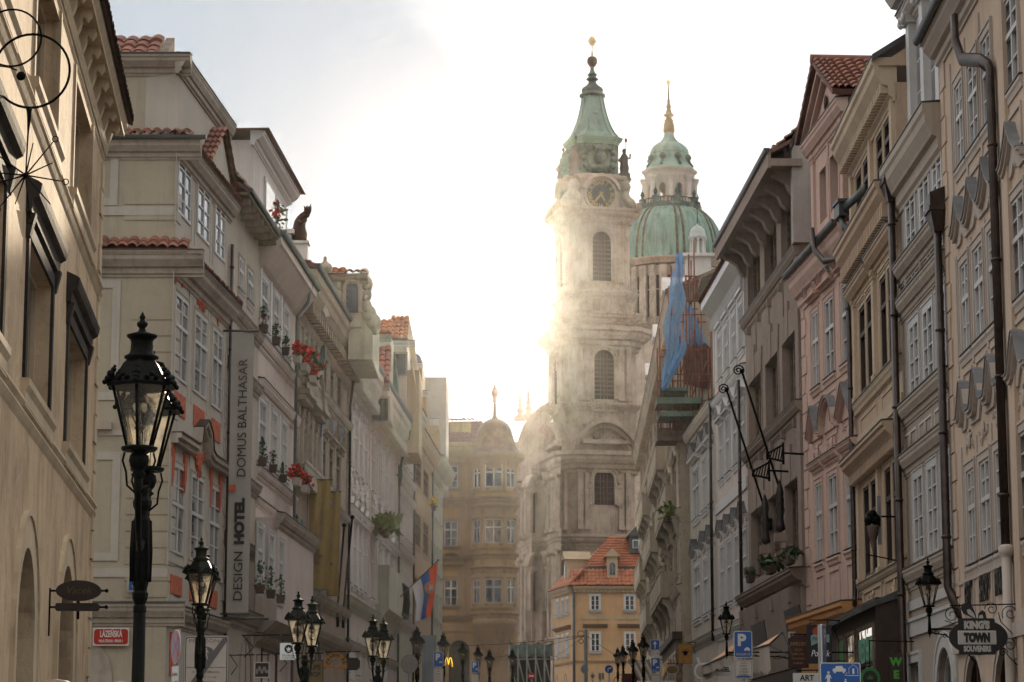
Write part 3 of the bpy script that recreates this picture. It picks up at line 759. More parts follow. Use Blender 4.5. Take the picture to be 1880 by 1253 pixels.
def taupe_house():
 r = house('townhouse', RA, P1742, 'narrow grey-brown house with broad cornices, round medallions and white arched doorway', group='houses on the right of the street')
 f = Facade(r, RA, P1742, M['taupe'], 8)
 S, Z = f.S, f.Z
 kw = dict(trim='white', tw=.12, tp=.04, nv=1, bars=(), fine=(.26, .5, .75), sill=0, fw=.075, reveal=.12)
 xs = [(S(1674, 730), S(1691, 730)), (S(1699, 705), S(1717, 705)), (S(1724, 680), S(1741, 680))]
 ref = 1708
 z3 = (Z(1702, 424), Z(1702, 303)); z2 = (Z(1707, 709), Z(1707, 560)); z1 = (Z(1712, 1020), Z(1712, 852))
 f.rowx(xs, *z3, **kw); f.rowx(xs, *z2, **kw); f.rowx(xs, *z1, **kw)
 ztop = Z(1700, 262)
 f.cornice(Z(1700, 232), 1.0, .62, 'taupe_trim')
 for px, y, p in ((1695, 442, .36), (1695, 510, .30), (1700, 714, .32), (1700, 812, .32), (1700, 1033, .30)):
  f.cornice(Z(px, y), .42, p, 'taupe_trim')
 # frieze panels with medallions
 for (z0, z1_) in ((Z(1710, 803), Z(1710, 758)), (Z(1700, 492), Z(1700, 458))):
  w = f.L / 3
  f.panels([(w * i + .15, w * (i + 1) - .15) for i in range(3)], z0 + .02, z1_ - .02, 'whitewall', .035, .05)
  for i in range(3):
   b = MB(); b.ball((w * (i + .5), -.03, (z0 + z1_) / 2), .13, sx=.85, sy=.5, sz=1.35, n=12, m=8); f.put(b, 'medallion', M['stonetrim'])
 f.band(Z(1700, 1112), Z(1700, 1094), .07, 'white'); f.band(Z(1700, 1162), Z(1700, 1130), .08, 'white'); f.band(Z(1700, 1134), Z(1700, 1128), .14, 'white')
 # doorway and arch
 zd = Z(1690, 1205)
 f.window(S(1672, 1230), S(1690, 1230), .2, zd - .1, pane='glassd', frame='white', trim='white', tw=.22, tp=.07, sill=0, reveal=.6, bars=(.8,), name='doorway')
 f.window(S(1722, 1230), S(1752, 1230), .2, Z(1737, 1188), pane='glassd', frame='white', arch=True, trim='white', tw=.3, tp=.07, sill=0, reveal=.7, bars=(), name='archway')
 f.pipe(S(1660, 700) + .05, .3, Z(1655, 345), .125, 'pipe', -.30, hopper=True, foot=[(.25, .15, -.3)])
 f.pipe(S(1741, 600) - .02, Z(1750, 1080), Z(1737, 400), .125, 'pipe', -.24, hopper=True, foot=[(.1, .1, -.2), (.55, .3, -.65)])
 # attic gable storey in front of the roof
 zt = Z(1700, 250)
 f.wall(zt)
 f2 = Facade(r, RA, P1742, M['whitewall'], 6)
 g0, g1 = .15, f.L + .6; y0 = .35
 zz = zt + .3; zh = zt + 4.1
 b = MB(); b.box(g0, g1, y0, 5, zt - .3, zh); f.put(b, 'attic_storey', M['whitewall'])
 for k in range(4):
  xx = g0 + .25 + k * (g1 - g0 - .9) / 3
  b = MB(); b.box(xx,xx + .38,y0 - .16,y0 + .01,zt + .4,zh - .7); b.box(xx - .06,xx + .44,y0 - .22,y0 + .01,zh - .95,zh - .7)
  for q in (-1,1): b.tube([(xx + .19 + q * .05,y0 - .2,zh - .8),(xx + .19 + q * .2,y0 - .26,zh - .78),(xx + .19 + q * .24,y0 - .28,zh - .9),(xx + .19 + q * .15,y0 - .26,zh - .96)],.05,6)
  f.put(b, 'attic_column', M['white'])
  if k < 3:
   xa = xx + .55; xb = xx + (g1 - g0 - .9) / 3 - .17
   b = MB(); b.box(xa, xb, y0 - .03, y0 + .02, zt + .9, zh - 1.2); w = f.put(b, 'attic_window', M['white'])
   for i in range(2):
    for j in range(3):
     b = MB(); wx = (xb - xa) / 2; hz = (zh - 1.2 - zt - .9) / 3
     b.box(xa + wx * i + .05, xa + wx * (i + 1) - .03, y0 - .045, y0 - .031, zt + .9 + hz * j + .04, zt + .9 + hz * (j + 1) - .03); f.put(b, 'pane', M['glassb'], w)
 f.cornice(zh + .15, .75, .62, 'whitewall', g0 - .5, g1, y=y0)
 f.cornice(zh - .75 + .16, .3, .3, 'whitewall', g0 - .1, g1, y=y0)
 b = MB(); b.box(g0 + .9, g1, y0 + .2, 5, zh, zh + 1.6); f.put(b, 'gable', M['whitewall'])
 b = MB(); b.tube([(g0 - .15, y0 - .4, zh + .35), (g0 - .28, y0 - .4, zh + .55), (g0 - .2, y0 - .4, zh + .78), (g0 + .02, y0 - .4, zh + .8), (g0 + .08, y0 - .4, zh + .6)], .13, 8); f.put(b, 'volute', M['whitewall'])
 f.cornice(zh + 1.75, .3, .4, 'whitewall', g0 + .8, g1, y=y0)
 # curved volute side of the gable
 b = MB(); b.strip([(g0 - .55, zt + 1.2), (g0 - .3, zt + 1.35), (g0 - .12, zt + 2.0), (g0 + .02, zt + 3.2), (g0 + .1, zh)], [(g0 - .55, zt), (g0 - .3, zt), (g0 - .12, zt), (g0 + .02, zt), (g0 + .1, zt)], y0 - .1, y0 + .35); f.put(b, 'volute', M['whitewall'])
 return f
taupe = taupe_house()
def yellow_house():
 r = house('townhouse', P1570, RA, 'ochre yellow house with dark paired windows, dentilled cornices and brown shopfront', group='houses on the right of the street')
 f = Facade(r, P1570, RA, M['yellow'], 8)
 S, Z = f.S, f.Z
 L = f.L
 kw = dict(pane='glassd', frame='darkbrown', trim='yellow2', tw=.13, tp=.05, nv=0, sill=0, reveal=.28, bars=(.62,), fw=.07)
 def pair(x0, x1):
  m = (x0 + x1) / 2; g = .11; return [(x0, m - g), (m + g, x1)]
 A = pair(S(1580, 650), S(1606, 650)); B = pair(S(1618, 580), S(1645, 580))
 z3 = (Z(1600, 368), Z(1600, 275)); z2 = (Z(1592, 712), Z(1592, 552)); z1 = (Z(1640, 861 + 170), Z(1640, 852))
 f.rowx(A + B, *z3, **kw)
 kw['bars'] = (.68,)
 f.rowx(A + B, *z2, **kw); f.rowx(A + B, *z1, **kw)
 # big enclosing pilasters
 xsd = [.18, A[1][1] + .22, L - .5]
 for z0, z1_ in ((z3[0] - .3, z3[1] + .75), (z2[0] - .15, z2[1] + .55), (z1[0] - .15, z1[1] + .5)):
  for xx in (.05, A[1][1] + .2, L - .42): f.pilaster(xx, xx + .34, z0, z1_, .14, 'yellow2', name='pilaster')
 for a, c in A + B:
  for (z0, z1_) in (z3, z2, z1):
   b = MB(); b.box(a - .05, c + .05, -.10, .0, z1_ + .16, z1_ + .22); f.put(b, 'lintel', M['yellow2'])
 for X in (A, B):
  xm = (X[0][0] + X[1][1]) / 2; w = X[1][1] - X[0][0]
  f.ornament(xm, z2[1] + .42, w, .42, 'yellow2', .14, 16, seed=int(xm * 9))
  f.ornament(xm, z1[1] + .42, w, .40, 'yellow2', .12, 16, seed=int(xm * 9) + 1)
  f.ornament(xm, z1[0] - .75, w * 1.1, .7, 'yellow2', .12, 18, seed=int(xm * 9) + 2)
  f.panels([(X[0][0] - .3, X[1][1] + .3)], z1[0] - 1.2, z1[0] - .28, 'yellow2', .06, .09)
  f.panels([(X[0][0] - .2, X[1][1] + .2)], z2[0] - 1.1, z2[0] - .55, 'yellow2', .03, .05)
 f.cornice(Z(1610, 392), .75, .80, 'yellow', dent=(.26, .14, .3, .55));
 f.cornice(Z(1610, 476) + .02, .42, .44, 'yellow', 0.0, A[1][1] + .25); f.cornice(Z(1620, 452), .42, .44, 'yellow', A[1][1] + .30, L)
 f.cornice(z2[0] - .14, .30, .20, 'yellow2', dent=(.14, .07, .08, .13))
 f.cornice(Z(1605, 822), .55, .75, 'yellow', dent=(.22, .11, .22, .4)); f.band(Z(1600, 800), Z(1600, 780), .06, 'yellow2')
 f.cornice(z1[0] - .12, .22, .2, 'yellow2')
 zt = z3[1] + .85
 zt -= .35
 f.cornice(zt + .55, .95, .80, 'yellow2', dent=(.24, .12, .18, .5))
 f.wall(zt)
 f.slab(-.1, L + .1, -.78, zt + .58, 4.0, zt + 3.4, .12, 'sheet')
 b = MB(); b.prism([(-.55, zt + .35), (4, zt + .35), (4, zt + 3.2)], 'x', L - .05, L + .06); f.put(b, 'firewall', M['yellow'])
 b = MB(); b.box(L * .5, L * .98, 1.6, 3.2, zt + 1.2, zt + 2.6); f.put(b, 'roof_box', M['sheet'])
 # dark brown shopfront box; its end wall looks down the street at us
 D = .62; K = 1 / f.k
 zs = Z(1607, 1092, D); xA = S(1516, 1150, D); xE = S(1608, 1150, D)
 b = MB(); b.box(xA, xE, -D * K, 0, zs - 4.5, zs - .05); sf = f.put(b, 'shopfront', M['darkbrown'])
 b = MB(); b.prism([(-(D + .28) * K, zs - .34), (-(D + .30) * K, zs - .24), (0, zs + .16), (0, zs - .02), (-D * K, zs - .22)], 'x', xA - .15, xE + .05); f.put(b, 'shopfront_roof', M['sheet'])
 zz0, zz1 = zs - 1.75, zs - .62
 for i, (pa, pb) in enumerate(((1541, 1552), (1555, 1572), (1577, 1606))):
  xa, xb = S(pa, 1170, D), S(pb, 1170, D)
  b = MB(); b.box(xa + .05, xb - .05, -(D + .02) * K, -(D + .005) * K, zz0, zz1); f.put(b, 'shop_glass', M['glassb'] if i else M['green'])
  b = MB(); b.box(xa - .04, xa + .05, -(D + .05) * K, -D * K, zz0 - .08, zz1 + .08); b.box(xb - .05, xb + .04, -(D + .05) * K, -D * K, zz0 - .08, zz1 + .08); b.box(xa + .05, xb - .05, -(D + .05) * K, -D * K, zz0 - .08, zz0); b.box(xa + .05, xb - .05, -(D + .05) * K, -D * K, zz1, zz1 + .08); f.put(b, 'shop_frame', M['timber'])
 tb = text_mb('WEED SHOP', .46, .03, .012, width=S(1606, 1170, D) - S(1578, 1170, D) - .2)
 b = MB(); b.add([(v[0] + S(1592, 1170, D), v[1] - (D + .04) * K, v[2] * 1.5 + (zz0 + zz1) / 2 + .1) for v in tb.v], tb.f); f.put(b, 'shop_lettering', M['greenneon'])
 return f
yellowf = yellow_house()
def pink_house():
 r = house('townhouse', P1470, P1570, 'salmon pink house with red-tiled gable and orange shop cornice', group='houses on the right of the street')
 f = Facade(r, P1470, P1570, M['pink'], 8)
 S, Z = f.S, f.Z; L = f.L
 xs = [(S(1493, 640), S(1504, 640)), (S(1516, 615), S(1532, 615)), (S(1547, 585), S(1564, 585))]
 z2 = (Z(1524, 692), Z(1524, 548)); z1 = (Z(1530, 1022), Z(1530, 872))
 kw = dict(trim='pink', tw=.16, tp=.05, nv=1, bars=(.62,), fine=(.3,), sill=.14, fw=.06)
 hd = ('seg', 'tri', 'seg'); hd1 = ('tri', 'ogee', 'tri')
 for i, (a, c) in enumerate(xs):
  f.window(a, c, *z2, hood=hd[i], hh=.50, hp=.32, gap=.30, cover='sheetl', **kw)
  f.window(a, c, *z1, hood=hd1[i] if i != 1 else 'seg', hh=.75, hp=.34, gap=1.0, cover='sheetl', lintel=2, **kw)
  f.ornament((a + c) / 2, z1[1] + .75, (c - a) * 1.2, .6, 'pink', .12, 14, seed=i + 40)
  f.cornice(z1[1] + .55, .28, .30, 'pink', a - .35, c + .35)
  f.panels([(a - .1, c + .1)], z1[0] - 1.3, z1[0] - .3, 'pink', .05, .07); f.panels([(a - .12, c + .12)], z2[0] - 1.5, z2[0] - .35, 'pink', .035, .05)
 f.quoins(.03, z1[0] - 2, z2[1] + 1.2, .5, (.62, .42), .05, 'pink')
 for m in ((xs[0][1] + xs[1][0]) / 2, (xs[1][1] + xs[2][0]) / 2): f.band(z2[0] - .2, z2[1] + .1, .04, 'pink', m - .28, m + .28, 'lesene')
 zt = Z(1500, 445, .4)
 f.cornice(zt, .95, .62, 'pink'); f.gutter(zt + .05, .60, r=.13)
 f.wall(zt - .3)
 f.tiles(0, L, -.5, zt + .02, 4.2, zt + 2.9, 'tile')
 # gable dormer
 d0, d1 = S(1497, 420), S(1556, 380)
 gz0, gz1 = zt - .1, Z(1530, 242, -.1)
 y0 = -.05
 gop = [(S(1509,350),S(1521,350),Z(1515,405),Z(1515,310),0,.3),(S(1528,330),S(1543,330),Z(1535,382),Z(1535,282),0,.3)]
 f.wall(gz1, gz0, 3.6, x0=d0, x1=d1, name='gable_wall', openings=gop, y=y0)
 for a, c, z0, z1_, _, rr in gop:
  b = MB(); b.box(a, c, .18, .24, z0, z1_); w = f.put(b, 'gable_window', M['glassd'])
  b = MB(); b.box(a - .09, a, -.1, -.04, z0, z1_ + .09); b.box(c, c + .09, -.1, -.04, z0, z1_ + .09); b.box(a, c, -.1, -.04, z1_, z1_ + .09); f.put(b, 'surround', M['pink'], w)
 f.pilaster(d0 + .02, d0 + .32, gz0, gz1, .17, 'pink'); f.pilaster(d1 - .34, d1 - .02, gz0, gz1, .17, 'pink'); xm = (gop[0][1] + gop[1][0]) / 2
 f.band(gz0, gz1 - .3, .11, 'pink', xm - .08, xm + .08, 'lesene')
 f.cornice(gz1 + .25, .55, .45, 'pink', d0 - .3, d1 + .35, y=y0)
 # pediment
 dc = (d0 + d1) / 2; za = Z(1527, 158, -.1)
 b = MB(); b.strip([(d0 - .2, gz1 + .3), (dc, za), (d1 + .2, gz1 + .3)], [(d0 - .2, gz1 + .22), (dc, gz1 + .22), (d1 + .2, gz1 + .22)], y0, 3.4); f.put(b, 'pediment', M['pink'])
 for sc, th, p in ((1.0, .12, .42), (.86, .10, .22)):
  b = MB(); b.ribbon([(dc - (dc - d0 + .35) * sc, gz1 + .28), (dc, gz1 + .28 + (za - gz1) * sc * 1.02), (dc + (d1 - dc + .35) * sc, gz1 + .28)], th, y0 - p, y0 + .05); f.put(b, 'raking_cornice', M['pink'])
 b = MB(); b.lathe([(.0, 0), (.16, .01), (.2, .06)], (0, 0, 0), 14); b.xf(Matrix.Translation((dc, y0 - .02, gz1 + .75)) @ Matrix.Rotation(PI / 2, 4, 'X')); f.put(b, 'round_window', M['glassd'])
 # tiled slopes of the gable: courses run down from the ridge
 hw = (d1 - d0) / 2 + .45; rise = za - gz1 + .25
 for sgn in (-1, 1):
  b = MB(); nx = 12; ln = math.hypot(hw, rise)
  rows = int(ln / .33) + 1; K = 6; yA, yB = y0 - .62, 3.4; nc = int((yB - yA) / .24)
  vs = []; cols = [(i + k / K, abs(math.sin(PI * k / K)) ** .8) for i in range(nc) for k in range(K)] + [(nc, 0)]
  rr = []
  for j in range(rows): rr += [(j / rows, .06), ((j + 1) / rows, 0.0)]
  ux, uz = -sgn * hw / ln, rise / ln; nx_, nz_ = sgn * rise / ln, hw / ln
  for t, lift in rr:
   for c, a in cols:
    o = .07 * a + lift + .12
    vs.append((dc + sgn * hw + ux * ln * t + nx_ * o, yA + (yB - yA) * c / nc, gz1 + .28 + uz * ln * t + nz_ * o))
  n = len(cols); fs = [(j * n + k,j * n + k + 1,(j + 1) * n + k + 1,(j + 1) * n + k) for j in range(len(rr) - 1) for k in range(n - 1)]
  b.add(vs, fs if sgn > 0 else [q[::-1] for q in fs]); f.put(b, 'gable_roof', M['tile'])
  b = MB(); b.add([(dc + sgn * hw + nx_ * q, y, gz1 + .28 + nz_ * q) for q in (.0, .12) for y in (yA, yB)] + [(dc + nx_ * q, y, gz1 + .28 + rise + nz_ * q) for q in (.0, .12) for y in (yA, yB)], [(0, 1, 5, 4), (2, 6, 7, 3), (0, 4, 6, 2), (1, 3, 7, 5), (0, 2, 3, 1)]); f.put(b, 'roof_boarding', M['tiled'])
 b = MB(); b.tube([(dc, y0 - .66, gz1 + .42 + rise), (dc, 4.4, gz1 + .42 + rise)], .13, 8); f.put(b, 'ridge', M['tile'])
 # hopper and downspout between the gable and the yellow house
 f.pipe(L - .08, Z(1570, 1085), Z(1567, 470), .095, 'pipe', -.22, top=[(-2.0, -.75, 1.1), (-1.9, -.7, .55), (-1.3, -.5, .15)], foot=[(.1, -.05, -.3), (.25, -.1, -.35)])
 hx = S(1528, 392, .7)
 b = MB(); b.box(hx - .3,hx + .3,-1.0,-.6,Z(1528,400,.7),Z(1528,375,.7)); b.box(hx - .36,hx + .36,-1.06,-.55,Z(1528,376,.7),Z(1528,370,.7)); b.tube([(hx,-.8,Z(1528,398,.7)),(hx + .1,-.75,Z(1528,420,.7)),(hx + .5,-.5,Z(1528,436,.7))],.12,8); b.tube([(hx + .3,-.75,Z(1528,385,.7)),(hx + 1.8,-.4,Z(1528,376,.7))],.12,8)
 f.put(b, 'gutter_hopper', M['sheet'])
 # orange shop cornice and fascia
 zo = Z(1500, 1112, .7)
 f.cornice(zo, .75, .85, 'orange', -.35, L + .1)
 b = MB(); b.box(0, L, -.30, 0, zo - 3.4, zo - .72); f.put(b, 'shop_fascia', M['orange'])
 b = MB(); b.box(.3, L - .3, -.33, -.29, zo - 3.3, zo - 1.5); f.put(b, 'shop_glass', M['glassd'])
 b = MB()
 x = .3
 while x < L - .6:
  b.tube([(x + .22 * (1 - q * .8) * math.cos(q * 9) + .2,-.62,zo - .92 + .2 * (1 - q * .8) * math.sin(q * 9)) for q in [i / 12 for i in range(13)]],.016,4); x += .46
 b.tube([(.2,-.62,zo - .70),(L - .3,-.62,zo - .70)],.018,5); b.tube([(.2,-.62,zo - 1.16),(L - .3,-.62,zo - 1.16)],.018,5)
 f.put(b, 'iron_scrollwork', M['iron'])
 return f
pinkf = pink_house()
def brown_house():
 r = house('townhouse', P1370, P1470, 'tall dark brown stone house with keyed lintels, deep bracketed eaves and flower ledge', group='houses on the right of the street')
 f = Facade(r, P1370, P1470, M['brown'], 8); f.rk = .7
 S, Z = f.S, f.Z; L = f.L
 xs = [(S(1376, 720), S(1399, 720)), (S(1407, 700), S(1430, 700)), (S(1438, 670), S(1462, 670))]
 z3 = (Z(1418, 520), Z(1418, 400)); z2 = (Z(1418, 787), Z(1418, 660)); z1 = (Z(1418, 1046), Z(1418, 915))
 kw = dict(pane='glassd', frame='timber', trim=None, nv=2, bars=(), sill=0, reveal=.35, fw=.09)
 for z in (z3, z2, z1): f.rowx(xs, *z, **kw)
 for zz in (z2, z1):
  for a, c in xs:
   b = MB(); n = 9; w = (c - a)
   for k in range(n):
    u0, u1 = k / n, (k + 1) / n; sp = .35
    xa, xb = a - .1 + (w + .2) * u0, a - .1 + (w + .2) * u1
    ta,tb = xa + (u0 - .5) * sp,xb + (u1 - .5) * sp; up = .75 + (.28 if k == 4 else 0); pr = -.07 - (.04 if k == 4 else 0) - .004 * (k % 2)
    b.prism([(xa + .01, zz[1] + .02), (xb - .01, zz[1] + .02), (tb - .01, zz[1] + up), (ta + .01, zz[1] + up)], 'y', pr, 0)
   f.put(b, 'keyed_lintel', M['brown'])
   for q in (a - .12, c): b = MB(); b.box(q, q + .12, -.05, 0, zz[0], zz[1]); f.put(b, 'window_jamb', M['brown'])
 f.cornice(Z(1418, 522), .40, .32, 'brown'); f.cornice(Z(1418, 790), .42, .38, 'brown')
 for k in range(5):
  xx = L * (k + .5) / 5
  for zc in (Z(1418, 533), Z(1418, 800)):
   b = MB(); b.box(xx - .09, xx + .09, -.2, 0, zc - .42, zc - .18); f.put(b, 'console', M['brown'])
  if k < 4:
   b = MB(); xq = L * (k + 1) / 4 - .5; zq = Z(1418, 640); b.tube([(xq + .15 * math.sin(t * 3), -.03, zq + 1.7 * t) for t in [i / 8 for i in range(9)]], .035, 5); f.put(b, 'curved_moulding', M['brown'])
 f.pilaster(L - .75, L - .12, Z(1465, 1180), Z(1465, 330), .14, 'brown', cap=False); b = MB(); b.box(L - .9, L + .02, -.3, 0, Z(1465, 345), Z(1465, 318)); f.put(b, 'pier_capital', M['brown'])
 # flower ledge
 zl = Z(1410, 1058, .6)
 f.cornice(zl, .5, .75, 'brown')
 b = MB(); b.prism([(-.6, zl - .45), (0, zl - .45), (0, zl - 2.5), (-.15, zl - 2.5)], 'x', .1, L - .7); f.put(b, 'bay_base', M['brown'])
 for (a, c) in ((S(1372, 1130, .4), S(1396, 1130, .4)), (S(1432, 1110, .4), S(1460, 1110, .4))):
  b = MB(); b.prism([(-.47, zl - 1.0), (-.52, zl - 1.0), (-.30, zl - 1.9), (-.25, zl - 1.9)], 'x', a, c); f.put(b, 'inset_panel', M['darkboard'])
 for k in range(4):
  xx = .6 + k * (L - 1.6) / 3
  for q in (-.12, .12):
   b = MB(); b.box(xx + q - .07, xx + q + .07, -.62, -.42, zl - .85, zl - .5); f.put(b, 'console', M['brown'])
 zsf = zl - 2.6
 b = MB(); b.box(0, L, -.5, 0, zsf - .35, zsf); f.put(b, 'shop_canopy', M['darkbrown'])
 b = MB(); b.box(0, L, -.1, -.02, -.5, zsf - .35); f.put(b, 'shopfront', M['darkbrown'])
 for k in range(3):
  b = MB(); b.box(L * k / 3 + .3, L * (k + 1) / 3 - .3, -.14, -.09, .3, zsf - .8); f.put(b, 'shop_glass', M['glassd'])
 # eaves with big brackets
 zt = Z(1370, 347, .8) - 1.1
 b = MB(); b.box(-.3, L + .3, -1.35, .05, zt + .55, zt + .75); b.box(-.3, L + .3, -1.45, -1.3, zt + .50, zt + .98); f.put(b, 'eaves', M['brown'])
 n = 8
 for k in range(n):
  xx = .3 + (L - .7) * k / (n - 1)
  b = MB(); b.prism([(0, zt + .55), (-1.1, zt + .55), (-1.1, zt + .42), (-.85, zt + .36), (-.5, zt + .22), (-.35, zt + .0), (-.16, zt - .12), (0, zt - .15)], 'x', xx - .17, xx + .17); f.put(b, 'eaves_bracket', M['brown'])
 f.gutter(zt + 1.02, 1.35, -.3, L + .35, .13)
 f.wall(zt + .6)
 f.tiles(-.3, L + .3, -1.3, zt + .95, 5, zt + 4.0, 'tiled')
 # pale gable firewall behind, towards the pink house
 zz = Z(1475, 232)
 b = MB(); b.strip([(L - .25, 0), (L - .25, 0)], [(L - .25, 0), (L - .25, 0)], 0, 0) if False else None
 b.prism([(-.35, zt - 1.5), (-.35, zt + 1.0), (.2, zt + 1.9), (3.4, zt + 4.4), (8, zt + 4.6), (8, zt - 1.5)], 'x', L - .1, L + .22); f.put(b, 'gable_wall', M['firewall'])
 b = MB(); b.box(L - .45, L - .2, -1.1, -.6, zt + .7, zt + 1.25); f.put(b, 'gutter_hopper', M['sheet'])
 b = MB(); b.prism([(-.42, zt + 1.02), (.18, zt + 1.95), (3.4, zt + 4.46), (3.4, zt + 4.56), (.12, zt + 2.05), (-.48, zt + 1.1)], 'x', L - .2, L + .3); f.put(b, 'coping', M['sheet'])
 return f
brownf = brown_house()
def white_house():
 r = house('townhouse', P1313, P1370, 'pinkish white house with wide boarded soffit between dark downpipes', group='houses on the right of the street')
 f = Facade(r, P1313, P1370, M['whitepink'], 8)
 S, Z = f.S, f.Z; L = f.L
 xs = [(S(1320,700),S(1326,700)),(S(1332,700),S(1339,700)),(S(1346,700),S(1353,700)),(S(1359,700),S(1367,700))]
 kw = dict(trim='white', tw=.14, tp=.06, nv=1, bars=(.6,), sill=.12, fw=.05)
 z3 = (Z(1335, 682), Z(1335, 600)); z2 = (Z(1335, 872), Z(1335, 770)); z1 = (Z(1335, 1110), Z(1335, 1000))
 f.rowx(xs, *z3, hood='flat', hp=.22, **kw)
 f.rowx(xs, *z2, hood='tri', hh=.4, hp=.3, **kw)
 f.rowx(xs, *z1, hood='ogee', hh=.4, hp=.32, gap=.3, cover='sheet', **kw)
 f.band(Z(1340, 925), Z(1340, 905), .08, 'white'); f.cornice(Z(1340, 706), .35, .3, 'white')
 for i in range(5):
  xx = [0.0] + [(xs[k][1] + xs[k + 1][0]) / 2 - .08 for k in range(3)] + [L - .2]
  f.band(z3[0], z3[1] + .8, .06, 'white', xx[i], xx[i] + .18, 'lesene')
 zt = Z(1340, 545)
 f.wall(zt + .4)
 b = MB(); b.prism([(-.0, zt + .1), (-.68, zt + .42), (-.7, zt + .42), (-.7, zt + .7), (0, zt + .72)], 'x', -.2, L); f.put(b, 'soffit', M['white'])
 for k in range(26): xx = L * k / 26; b = MB(); b.box(xx, xx + .08, -.22, 0, zt - .32, zt + .08); f.put(b, 'dentil', M['white'])
 f.tiles(-.3, L, -.8, zt + .75, 4, zt + 3.0, 'tiled')
 f.cornice(Z(1340, 1150), .4, .3, 'white')
 f.pipe(S(1372, 800) - .1, Z(1372, 1170), Z(1368, 700), .09, 'pipe', -.4); f.pipe(.03, Z(1313, 1180), Z(1313, 740), .09, 'pipe', -.3)
 return f
whitef = white_house()
def cream_house():
 r = house('townhouse', P1268, P1313, 'pale cream house with small pediments over three windows, beside a blank tan wall', group='houses on the right of the street')
 f = Facade(r, P1268, P1313, M['cream2'], 8)
 S, Z = f.S, f.Z; L = f.L
 xs = [(S(1273, 900), S(1284, 900)), (S(1291, 900), S(1299, 900)), (S(1304, 900), S(1310, 900))]
 kw = dict(trim='white', tw=.16, tp=.06, nv=1, bars=(.65,), sill=.16, fw=.06)
 z2 = (Z(1278, 955), Z(1278, 862)); z1 = (Z(1278, 1140), Z(1278, 1042))
 f.rowx(xs, *z2, hood='tri', hh=.5, hp=.4, gap=.25, cover='sheet', **kw)
 f.rowx(xs, *z1, hood='ogee', hh=.45, hp=.36, gap=.3, cover='sheet', **kw)
 zt = Z(1280, 785)
 f.cornice(zt + .1, .55, .45, 'cream2'); f.wall(zt)
 f.cornice(Z(1290, 1172), .35, .28, 'cream2')
 f.slab(-.1, L, -.4, zt + .12, 5, zt + 2.8, .1, 'tiled' if False else 'sheet')
 f.window(S(1272, 1240), S(1290, 1240), .3, Z(1280, 1215), arch=True, trim='white', pane='glassd', sill=0, name='shop_window')
 return f
creamf = cream_house()
# ---- far stone palace with balconies
PA = (P1268[0] - .25, P1268[1] + .3)
PB = step(PA, 900, 1250, 950)
